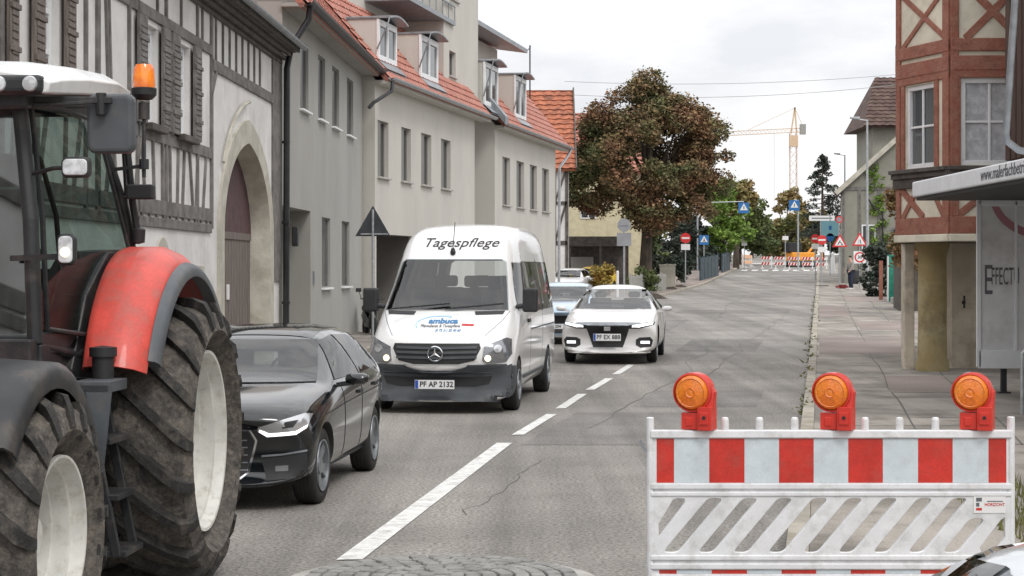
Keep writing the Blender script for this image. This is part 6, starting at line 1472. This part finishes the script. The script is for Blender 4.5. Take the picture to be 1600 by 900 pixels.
dpp = MB(); dpp.tube([(1.6, -.35, 6.3), (2.0, -.3, 5.7), (2.5, -.2, 5.5), (2.5, -.2, 1)], .06, 6); dpp.build('downpipe', 'ink', RH)
BH = gable_house('brown_roofed_house', 'taller house with a steep brown tiled roof behind the beige gable house', 24.7, 34, 127, 133, 12.4, 15.3, 'facade_grey_far', 'tile_brown', 'x', ov=.8, hip=1.5)
# ------------------------------------------------------------------ crane, wires
CR = empty('tower_crane', (50, 330, 4), 0, 'orange and white tower crane with long jib above the far trees', 'crane')
def lattice(mb, p, q, w, n, r=.05, up=(0, 1, 0)):
    p, q = Vector(p), Vector(q); d = (q-p).normalized(); u = Vector(up); b = d.cross(u).normalized()*w/2; c = u.normalized()*w/2; L = (q-p).length
    cs = [b+c, -b+c, -b-c, b-c]
    for k in cs: mb.beam(p+k, q+k, r*2, r*2)
    for i in range(n):
        a0, a1_ = p+d*L*i/n, p+d*L*(i+1)/n
        for j in range(4): mb.beam(a0+cs[j], a1_+cs[(j+1) % 4], r*1.2, r*1.2)
mtc = MB(); lattice(mtc, (0, 0, -3), (0, 0, 22), 1.2, 16, .075); mtc.build('mast', 'crane_pale', CR)
j = MB(); lattice(j, (1.8, 0, 22.6), (-12.3, 0, 21.9), .7, 20, .035, up=(0, 0, 1)); j.beam((.3, 0, 26.5), (-8, 0, 22.6), .08, .08); j.beam((.3, 0, 26.5), (1.8, 0, 23), .08, .08); j.build('jib', 'crane_orange', CR)
a_ = MB(); a_.beam((-.4, 0, 22), (.3, 0, 26.6), .25, .25); a_.beam((.6, 0, 22), (.3, 0, 26.6), .25, .25); a_.build('tower_top', 'crane_orange', CR)
cb_ = MB(); cb_.box(-.75, .75, -.9, -.2, 19.6, 21.6); cb_.build('cabin', 'crane_orange', CR); cw = MB(); cw.box(1.2, 2.2, -.5, .5, 21.8, 23.6); cw.build('counterweight', 'plaster_grey', CR)
hk = MB(); hk.beam((-3.4, 0, 22), (-3.4, 0, 9), .05, .05); hk.build('hoist_rope', 'ink_grey', CR)
def wire(label, a, b, sag, r=.022):
    mb = MB(); pts = [Vector(a).lerp(Vector(b), i/16)-Vector((0, 0, sag*4*(i/16)*(1-i/16))) for i in range(17)]; mb.tube(pts, r, 5); o = mb.build('overhead_wire', 'wire_grey'); tag(o, label, 'wire', 'overhead wires'); return o
wire('upper overhead wire crossing the sky beyond the maroon tree', (2.8, 99, 11.9), (22, 99, 12.4), .35, .014); wire('lower overhead wire crossing the sky beyond the maroon tree', (2.8, 99, 11.2), (22, 99, 11.9), .45, .014)
# ------------------------------------------------------------------ signs
def disc(mb, c, r, m, d=0, t=.02, n=24): mb.prism(circ(c[0], c[1], r, n), d, d+t, XZ, m)
def tri(cx_, cz, s_, r=0): h = s_*.866; return [(cx_-s_/2, cz-h/3), (cx_+s_/2, cz-h/3), (cx_, cz+h*2/3)]
def sign(name, label, px, Y, top_py, plates, group=None, r=.035, X=None, base=None, polem='galvanised'):
    loc = g(px, Y) if X is None else Vector((X, Y, gz(Y))); loc.z += .1 if base is None else base
    root = empty(name, loc, 0, label, 'road sign', group); zt = CH-(top_py-HZ)/F*Y-loc.z
    p = MB(); p.cyl((0, 0, 0), (0, 0, zt), r, 8); p.build('pole', polem, root)
    for (kind, py) in plates:
        z = CH-(py-HZ)/F*Y-loc.z; b = MB()
        if kind == 'noentry': b.prism(circ(0, z, .3), .05, .07, XZ, 0); b.box(-.22, .22, -.078, -.0702, z-.055, z+.055, 1); b.build('sign_plate', ['sign_red', 'sign_white'], root)
        elif kind == 'white': b.box(-.26, .26, -.07, -.05, z-.17, z+.17); b.build('sign_plate', 'sign_white', root)
        elif kind == 'whitetall': b.box(-.22, .22, -.07, -.05, z-.45, z+.45); b.build('sign_plate', 'sign_white', root)
        elif kind == 'ped' or kind == 'pedbig':
            w_ = .32 if kind == 'ped' else .42; b.box(-w_, w_, -.07, -.05, z-w_, z+w_, 0); b.prism(tri(0, z, w_*1.5), .0702, .074, XZ, 1); b.box(-.02, .03, -.078, -.0742, z-.1, z+.12, 2); b.beam((-.01, -.076, z), (-.1, -.076, z-.14), .004, .03, m=2); b.beam((.01, -.076, z), (.1, -.076, z-.14), .004, .03, m=2); b.build('sign_plate', ['sign_blue', 'sign_white', 'ink'], root)
        elif kind in ('warn', 'works'):
            b.prism(tri(0, z, .92), .05, .07, XZ, 0); b.prism(tri(0, z, .62), .0702, .074, XZ, 1)
            if kind == 'works': b.beam((-.12, -.077, z-.12), (.02, -.077, z+.12), .004, .05, m=2); b.beam((.0, -.077, z+.02), (.13, -.077, z-.05), .004, .04, m=2); b.prism([(.05, z-.15), (.2, z-.15), (.13, z-.06)], .0745, .078, XZ, 2)
            else: b.beam((-.06, -.077, z-.14), (-.06, -.077, z+.10), .004, .045, m=2); b.beam((.07, -.077, z-.14), (.02, -.077, z+.10), .004, .045, m=2)
            b.build('sign_plate', ['sign_red', 'sign_white', 'ink'], root)
        elif kind == 'limit': b.box(-.36, .36, -.07, -.05, z-.36, z+.36, 1); b.prism(circ(0, z, .31), .0702, .074, XZ, 0); b.prism(circ(0, z, .22), .0742, .078, XZ, 1); text(b, '30', .26, .002, Matrix.Translation((0, -.08, z)) @ XZ, 2, bold=.006); b.build('sign_plate', ['sign_red', 'sign_white', 'ink'], root)
        elif kind == 'backdisc': b.prism(circ(0, z, .31), .05, .07, XZ); b.beam((-.2, -.085, z), (.2, -.085, z), .02, .03); b.build('sign_plate', 'sign_back', root)
        elif kind == 'backrect': b.box(-.33, .33, -.07, -.05, z-.3, z+.3); b.build('sign_plate', 'sign_back', root)
        elif kind == 'cyan': b.box(-.65, .65, -.07, -.05, z-.55, z+.55, 0); b.box(-.1, .1, -.078, -.0702, z-.1, z+.2, 1); b.build('sign_plate', ['sign_cyan', 'sign_blue'], root)
        elif kind == 'redrim': b.prism(circ(0, z, .22), .05, .07, XZ, 0); b.prism(circ(0, z, .15), .0702, .074, XZ, 1); b.build('sign_plate', ['sign_red', 'sign_back'], root)
        elif kind == 'bluedisc': b.prism(circ(0, z, .3), .05, .07, XZ); b.build('sign_plate', 'sign_blue', root)
        elif kind == 'board': b.box(-.9, 1.1, -.07, -.05, z-.2, z+.2, 0); b.box(-.7, .9, -.078, -.0702, z-.04, z+.04, 1); b.build('sign_plate', ['sign_white', 'ink_grey'], root)
    return root
sign('round_sign', 'grey backs of a round and a square sign on one pole beneath the maroon tree', 975, 85, 341, [('backdisc', 352), ('backrect', 374)])
sign('no_entry_sign', 'no entry sign with white plate under the maroon tree, nearest on the left', 1071, 108, 364, [('noentry', 372), ('white', 386)], 'no entry signs')
sign('no_entry_sign', 'no entry sign with white plate farther along the left pavement', 1135, 150, 359, [('noentry', 365), ('white', 377)], 'no entry signs')
sign('no_entry_sign', 'no entry sign with white plate on the right beside the site barriers', 1284, 116, 366, [('noentry', 375), ('white', 390)], 'no entry signs')
sign('no_entry_sign', 'small no entry sign half hidden behind the other one on the right', 1274, 124, 366, [('noentry', 373), ('white', 385)], 'no entry signs')
sign('crossing_sign', 'blue pedestrian crossing sign on a pole near the dark fence panels', 1100, 125, 368, [('ped', 375)])
sign('white_board', 'upright white notice board at the far crossing', 1163, 150, 366, [('whitetall', 375)])
sign('white_board', 'small square white sign above the orange digger', 1227, 160, 367, [('white', 372)])
sign('works_sign', 'triangular roadworks warning sign nearer the kerb on the right', 1312, 112, 364, [('works', 379)])
sign('narrow_road_sign', 'triangular narrowing road sign above a speed limit sign by the lamp post', 1343, 108, 362, [('warn', 377), ('limit', 402)])
sign('direction_sign', 'pale turquoise direction board over a blue round sign behind the no entry sign', 1297, 135, 335, [('cyan', 357), ('bluedisc', 371)])
sign('direction_sign', 'long white direction board mounted high on a pole by the far crossing', 1282, 145, 330, [('board', 341)])
sign('no_parking_sign', 'small round sign with red rim high on the beige house corner', 1311, 113.5, 338, [('redrim', 343)], base=.1)
# big back-facing triangle by the houses on the left
tg = empty('back_of_triangle_sign', (-3.45, 46, .17), 0, 'dark grey back of a large triangular sign on a pale pole left of the van', 'road sign')
b = MB(); b.cyl((0, 0, 0), (0, 0, 3.2), .03, 10); b.build('pole', 'galvanised', tg)
z = CH-(353-HZ)/F*46-.17; b = MB(); b.prism(tri(0, z, .88), -.05, -.03, XZ); b.build('sign_plate', 'sign_back_dark', tg, bevel=.01); b = MB(); b.beam((-.3, -.0, z-.2), (.38, -.0, z-.2), .03, .03); b.build('bracket', 'galvanised', tg)
# cantilever crossing signs
def arm_sign(px_pole, px_sign, Y, py_arm, py_sign, label):
    root = empty('hanging_crossing_sign', g(px_pole, Y), 0, label, 'road sign', 'hanging crossing signs'); z0 = gz(Y); zA = CH-(py_arm-HZ)/F*Y-z0; zS = CH-(py_sign-HZ)/F*Y-z0; dx = (px_sign-px_pole)/F*Y
    b = MB(); b.cyl((0, 0, 0), (0, 0, zA), .07, 8); b.build('pole', 'galvanised', root); b = MB(); b.tube([(0, 0, zA-.1), (dx, 0, zA)], .045, 6); b.cyl((dx, 0, zA), (dx, 0, zS), .03, 6); b.build('arm', 'galvanised', root)
    b = MB(); w_ = .42; b.box(dx-w_, dx+w_, -.1, .1, zS-w_, zS+w_, 0); b.prism(tri(dx, zS, w_*1.5), .102, .108, XZ, 1); b.box(dx-.03, dx+.04, -.112, -.1082, zS-.1, zS+.14, 2); b.build('sign_plate', ['sign_blue', 'sign_white', 'ink'], root)
arm_sign(1090, 1162, 148, 315, 325, 'hanging blue crossing sign on an arm over the left side of the road')
arm_sign(1247, 1241, 152, 312, 321, 'hanging blue crossing sign on the pole right of the road')
# lamp posts
def lamp(px, Y, top, label, arm, mt='galvanised', X=None):
    root = empty('street_lamp', g(px, Y), 0, label, 'street lamp', 'street lamps'); h = CH-(top-HZ)/F*Y-gz(Y)
    b = MB(); b.tube([(0, 0, 0), (0, 0, 1.2), (0, 0, 1.25), (0, 0, h)], [.11, .11, .08, .055], 10); b.build('pole', mt, root)
    b = MB(); b.beam((0, 0, h-.05), (arm, 0, h+.08), .06, .06); b.prism([(arm*.45, h+.0), (arm, h+.06), (arm*1.02, h+.16), (arm*.45, h+.15)], -.14, .14, XZ); b.build('lamp_head', mt, root, bevel=.02)
    return root
lamp(1355, 104, 187, 'tall grey street lamp standing in front of the beige gable house', -.95); lamp(1320, 150, 242, 'farther street lamp beside the conifer', -.85, 'zinc')
lp3 = MB()
# barriers at the far roadworks
site = 'site barriers at the far roadworks'
def site_barrier(X0, Y0, ang, L, m, label):
    root = empty('site_barrier', (X0, Y0, gz(Y0)), ang, label, 'barrier', site); b = MB(); b.box(0, L, -.03, .03, .35, .62); b.box(0, L, -.03, .03, .82, 1.05)
    for k in range(int(L/.25)):
        for z in (.35, .82): x = k*.25; b.add([(x, -.034, z), (x+.14, -.034, z), (x+.24, -.034, z+.25), (x+.1, -.034, z+.25)], [(0, 1, 2, 3)], 1)
    b.build('board', ['sign_white', m], root); 
    for x in (.1, L-.1): f = MB(); f.box(x-.03, x+.03, -.03, .03, .0, 1.1); f.box(x-.12, x+.12, -.3, .3, 0, .1); f.build('leg', 'sign_white', root)
for i in range(5): site_barrier(21.2+i*1.02, 158-i*.9, R(-8), .98, 'foil_red', ['leftmost red and white site barrier board', 'second site barrier board from the left', 'middle site barrier board', 'fourth site barrier board from the left', 'rightmost site barrier board by the digger'][i])
for i in range(2): site_barrier(20.3+i*.5, 163+i*5, R(60), 2, 'excavator_orange', ['orange striped barrier along the left of the far works', 'orange striped barrier farther inside the works'][i])
# digger
DG = empty('mini_digger', g(1250, 166), R(15), 'small orange digger behind the striped site barriers', 'digger')
b = MB(); b.box(-1.1, 1.1, -.8, .8, .55, 1.3); b.build('body', 'excavator_orange', DG, bevel=.08); b = MB(); b.box(-1.3, -.1, -.6, .6, 1.3, 2.2); b.build('cab', 'ink', DG, bevel=.05)
b = MB(); b.tube([(.6, 0, 1.0), (1.4, 0, 2.0), (2.1, 0, 1.2), (2.1, 0, .6)], .12, 6); b.build('boom', 'excavator_orange', DG)
for sy in (-1, 1): b = MB(); b.prism(rrect(-1.2, 1.2, 0, .5, .22), sy*.75-.18, sy*.75+.18, XZ); b.build('track', 'ink', DG)
# fences, posts, bins
def fence(name, label, p, q, h, mt, gap=.5, slat=None):
    p, q = Vector(p), Vector(q); d = q-p; L = d.length; root = empty(name, p, math.atan2(d.y, d.x), label, 'fence'); zz = q.z-p.z
    b = MB(); n = max(2, int(L/gap)); sk = zz/L
    for z in (h*.25, h*.9): b.beam((0, 0, z), (L, 0, z+zz), .04, .06)
    for i in range(n+1): x = L*i/n; b.box(x-(slat or .03)/2, x+(slat or .03)/2, -.03, .0, .02+sk*x, h+sk*x)
    b.build('pickets', mt, root)
    for i in range(int(L/2.4)+1): x = min(L, i*2.4); c = MB(); c.box(x-.05, x+.05, -.05, .05, -.1+sk*x, h+.08+sk*x); c.build('post', mt, root)
    return root
fence('garden_fence', 'low grey picket fence in front of the maroon tree', g(985, 90), g(1040, 98), 1.0, 'plaster_grey', .14, .05)
fence('panel_fence', 'dark teal close boarded fence on the far left pavement', g(1094, 122), g(1122, 134), 1.6, 'board_teal', .16, .155)
fence('panel_fence', 'second dark fence section farther along the left pavement', g(1128, 142), g(1140, 152), 1.5, 'board_teal', .16, .155)
fence('wooden_fence', 'weathered dark fence below the climbing plant on the right', (15.6, 74, gz(74)), (17.2, 84, gz(84)), 1.3, 'timber_dark', .18, .1)
for i, (px, Y) in enumerate([(1043, 103), (1051, 103.5), (1035, 102)]):
    b = MB(); b.box(-.14, .14, -.14, .14, 0, 1.35); b.box(-.18, .18, -.18, .18, 1.35, 1.45); o = b.build('gate_post', 'stone', bevel=.02); o.location = g(px, Y); tag(o, ['pale stone gate post in the middle of three', 'pale stone gate post right of the other two', 'pale stone gate post left of the other two'][i], 'gate post', 'stone gate posts')
b = MB(); b.cyl((0, 0, 0), (0, 0, 1.25), .06, 10); b.lathe([(.06, 1.25), (.05, 1.3), (0, 1.32)], 10); o = b.build('bollard', 'sign_white', smooth=True); o.location = g(965, 85); tag(o, 'white bollard beside the pole of the round signs', 'bollard')
b = MB(); b.box(-.12, .12, -.12, .12, 0, 1.9, 0); b.box(-.15, -.12, -.12, .13, 0, 1.9, 1); b.box(-.14, .14, -.14, .14, 1.9, 1.95); o = b.build('green_post', ['green_paint', 'sign_white'], bevel=.01); o.location = (15.85, 77.6, gz(78)+.1); tag(o, 'square green painted gate post at the back of the right pavement', 'post')
b = MB(); b.box(-.07, .07, -.07, .07, 0, 1.7); o = b.build('rusty_post', 'timber_red'); o.location = (16.0, 80.5, gz(80)+.1); tag(o, 'thin rusty post just left of the green one', 'post')
bn_ = empty('litter_bin', (19.0, 103, gz(103)+.1), 0, 'black litter bin next to the person on the right pavement', 'bin')
b = MB(); b.lathe([(.2, .25), (.24, .3), (.27, .95), (.25, 1.0), (0, 1.02)], 16); b.build('body', 'ink', bn_, smooth=True)
b = MB(); b.cyl((.3, 0, 0), (.3, 0, 1.15), .025, 6); b.build('post', 'galvanised', bn_)
b = MB(); b.lathe([(.18, 0), (.24, .2), (.23, .21), (.17, .02)], 16); b.beam((-.35, 0, .1), (.3, .1, .08), .3, .12); o = b.build('red_bucket', 'bucket_red', smooth=True); o.location = (18.35, 103, gz(103)+.1); tag(o, 'flat dark red bucket on the pavement by the person', 'bucket')
b = MB(); b.box(-.35, .35, -.3, .3, 0, .03); o = b.build('drain_cover', 'ink'); o.location = (18.2, 109, gz(109)+.105); tag(o, 'dark flat cover on the pavement near the kerb', 'cover')
b = MB(); b.lathe([(0, 0), (.28, 0), (.26, .3), (.16, .8), (.17, 1.2), (.1, 1.4), (.12, 1.6), (0, 1.75)], 12); o = b.build('wrapped_post', 'sign_white', smooth=True); o.location = g(1301, 140); tag(o, 'white wrapped post standing behind the no entry sign', 'post')
# low wall base of the old house on the right, rough kerb pieces
for i, (x, y, l) in enumerate([(14.6, 70, 1.6), (15.4, 75.2, 1.2)]):
    b = MB(); b.box(0, l, 0, .35, 0, .25); o = b.build('stone_step', 'concrete', bevel=.03); o.location = (x, y, gz(y)+.1); tag(o, ['long stone step below the climbing plant', 'shorter stone step by the green post'][i], 'step')
# pile of dug earth
for i, (px, Y) in enumerate([(1062, 101), (1078, 106), (1040, 86)]):
    mb = MB(); n = 14; prof = [(.55, 0), (.42, .1), (.22, .2), (0, .23)]; mb.lathe(prof, n); mb.v = [(x*(1.3+.3*mnoise.noise(Vector((x*3, y*3, i)))), y*(.7+.3*mnoise.noise(Vector((x*3, y*3, 5)))), z*(1+.6*mnoise.noise(Vector((x*5, y*5, 2+i))))) for x, y, z in mb.v]
    o = mb.build('earth_heap', 'bark', smooth=True); o.location = g(px, Y); o.location.x -= .6; tag(o, ['flat dark heap of soil at the kerb below the first no entry sign', 'flat dark heap of soil near the stone gate posts', 'low heap of rubble at the corner of the left kerb'][i], 'soil heap')
sh_ = empty('timber_shed', (13.75, 66, gz(66)+.1), R(-9), 'dark timber shed wall behind the climbing plant and stone pillar', 'shed')
b = MB(); b.box(0, 2.4, 0, 4, 0, 2.9)
for k in range(14): b.box(.01+k*.17, .15+k*.17, -.025, 0, 0.02, 2.85)
b.build('boarding', 'timber_dark', sh_); b = MB(); b.box(-.15, 2.6, -.2, 4.2, 2.9, 3.0); b.build('roof', 'zinc', sh_)
# scooter parked by the house
SC = empty('motor_scooter', (-3.7, 48.5, .08), R(-75), 'dark motor scooter parked between the grey house and the van', 'scooter')
for x in (-.6, .6): b = MB(); b.lathe([(.16, -.05), (.25, -.06), (.28, 0), (.25, .06), (.16, .05), (.16, -.05)], 20, Matrix.Translation((x, 0, .28)) @ Matrix.Rotation(R(90), 4, 'X')); b.build('wheel', 'tyre', SC, smooth=True)
b = MB(); b.tube([(-.75, 0, .55), (-.4, 0, .6), (-.1, 0, .4), (.25, 0, .35), (.45, 0, .75), (.38, 0, 1.0)], [.12, .17, .16, .12, .1, .05], 10); b.tube([(.6, 0, .3), (.38, 0, 1.0)], .03, 6); b.build('body', 'paint_black', SC, smooth=True)
b = MB(); b.tube([(-.75, 0, .78), (-.3, 0, .8), (0, 0, .74)], [.1, .13, .09], 10); b.build('seat', 'ink', SC, smooth=True); b = MB(); b.tube([(.3, -.32, 1.05), (.38, 0, 1.02), (.3, .32, 1.05)], .02, 6); b.tube([(.3, -.3, 1.05), (.3, -.36, 1.25)], .01, 5); b.box(.28, .32, -.44, -.3, 1.22, 1.32); b.build('handlebar', 'ink', SC); b = MB(); b.lathe([(0, 0), (.08, 0), (.07, .05), (0, .07)], 12, Matrix.Translation((.44, 0, .88)) @ Matrix.Rotation(R(80), 4, 'Y')); b.build('headlight', 'lamp_lens', SC)
# person
PS = empty('person', (18.35, 100.5, gz(100)+.1), R(200), 'person in grey jacket and dark jeans standing beside the red bucket', 'person')
def skinfig(name, verts, edges, radii, mt, parent, root=0, sub=2):
    me = bpy.data.meshes.new(name); me.from_pydata(verts, edges, []); o = bpy.data.objects.new(name, me); C.objects.link(o)
    o.modifiers.new('s', 'SKIN').use_smooth_shade = True
    if not me.skin_vertices: me.skin_vertices.new(name='sv') if hasattr(me.skin_vertices, 'new') else None
    for i, r in enumerate(radii):
        sv = me.skin_vertices[0].data[i]; sv.radius = (r, r) if not isinstance(r, tuple) else r; sv.use_root = (i == root)
    s_ = o.modifiers.new('u', 'SUBSURF'); s_.levels = s_.render_levels = sub
    bpy.context.view_layer.update(); dg = bpy.context.evaluated_depsgraph_get(); m2 = bpy.data.meshes.new_from_object(o.evaluated_get(dg)); bpy.data.objects.remove(o)
    m2.materials.clear(); m2.materials.append(M[mt]); m2.polygons.foreach_set('use_smooth', [True]*len(m2.polygons)); o = bpy.data.objects.new(name, m2); C.objects.link(o); o.parent = parent; return o
V_ = [(0, 0, .98), (0, .0, 1.2), (.02, 0, 1.42), (.04, 0, 1.52), (.07, 0, 1.66), (.0, .19, 1.42), (.06, .25, 1.15), (.22, .24, .95), (0, -.19, 1.42), (.04, -.25, 1.15), (.18, -.23, .93), (0, .1, .92), (.05, .11, .5), (-.02, .12, .08), (.12, .13, .04), (0, -.1, .92), (.02, -.12, .5), (-.05, -.13, .08), (.1, -.14, .04), (.3, .23, .9), (.27, -.22, .88)]
E2 = [(0, 1), (1, 2), (2, 3), (3, 4), (2, 5), (5, 6), (6, 7), (2, 8), (8, 9), (9, 10), (0, 11), (11, 12), (12, 13), (13, 14), (0, 15), (15, 16), (16, 17), (17, 18), (7, 19), (10, 20)]
skinfig('body', V_, E2, [.13, .13, .14, .055, .1, .065, .045, .035, .065, .045, .035, .095, .06, .04, .035, .095, .06, .04, .035, .03, .03], 'skin', PS)
skinfig('jacket', V_[:3]+V_[5:11], [(0, 1), (1, 2), (2, 3), (3, 4), (4, 5), (2, 6), (6, 7), (7, 8)], [.165, .155, .17, .085, .065, .055, .085, .065, .055], 'jacket', PS)
skinfig('jeans', [V_[0], V_[11], V_[12], V_[13], V_[15], V_[16], V_[17]], [(0, 1), (1, 2), (2, 3), (0, 4), (4, 5), (5, 6)], [.15, .115, .08, .06, .115, .08, .06], 'jeans', PS)
skinfig('hair', [(.05, 0, 1.66), (.03, 0, 1.76)], [(0, 1)], [.115, .085], 'hair', PS)
for y in (.12, -.135): b = MB(); b.box(-.08, .2, y-.05, y+.05, 0, .09); b.build('shoe', 'shoe', PS, bevel=.03)
PS.scale = (1.05, 1.05, 1.05)

# ------------------------------------------------------------------ unseen houses added beside and behind the camera for the cars to reflect
OH = gable_house('reflection_side_house', 'unseen cream plastered house with tiled roof added beside the viewpoint for reflections', 9.2, 17, 1, 21, 6.8, 10.5, 'render_beige', 'tile_brown', 'y', row=.8)
for y in (3, 6.5, 10, 13.5, 17):
    for z in (1.4, 4.4):
        f = MB(); f.box(-.05, -.003, y-1.0-.55, y-1.0+.55, z, z+1.3); fo = f.build('window', 'white_frame', OH); q = MB(); q.box(-.07, -.052, y-1.0-.45, y-1.0+.45, z+.1, z+1.2); q.build('pane', 'window_glass', fo)
RHs = gable_house('reflection_rear_house', 'unseen plain grey house added behind the viewpoint for reflections', -9, 7, -74, -66, 7, 11, 'plaster_grey', 'tile_orange', 'x', row=.8)
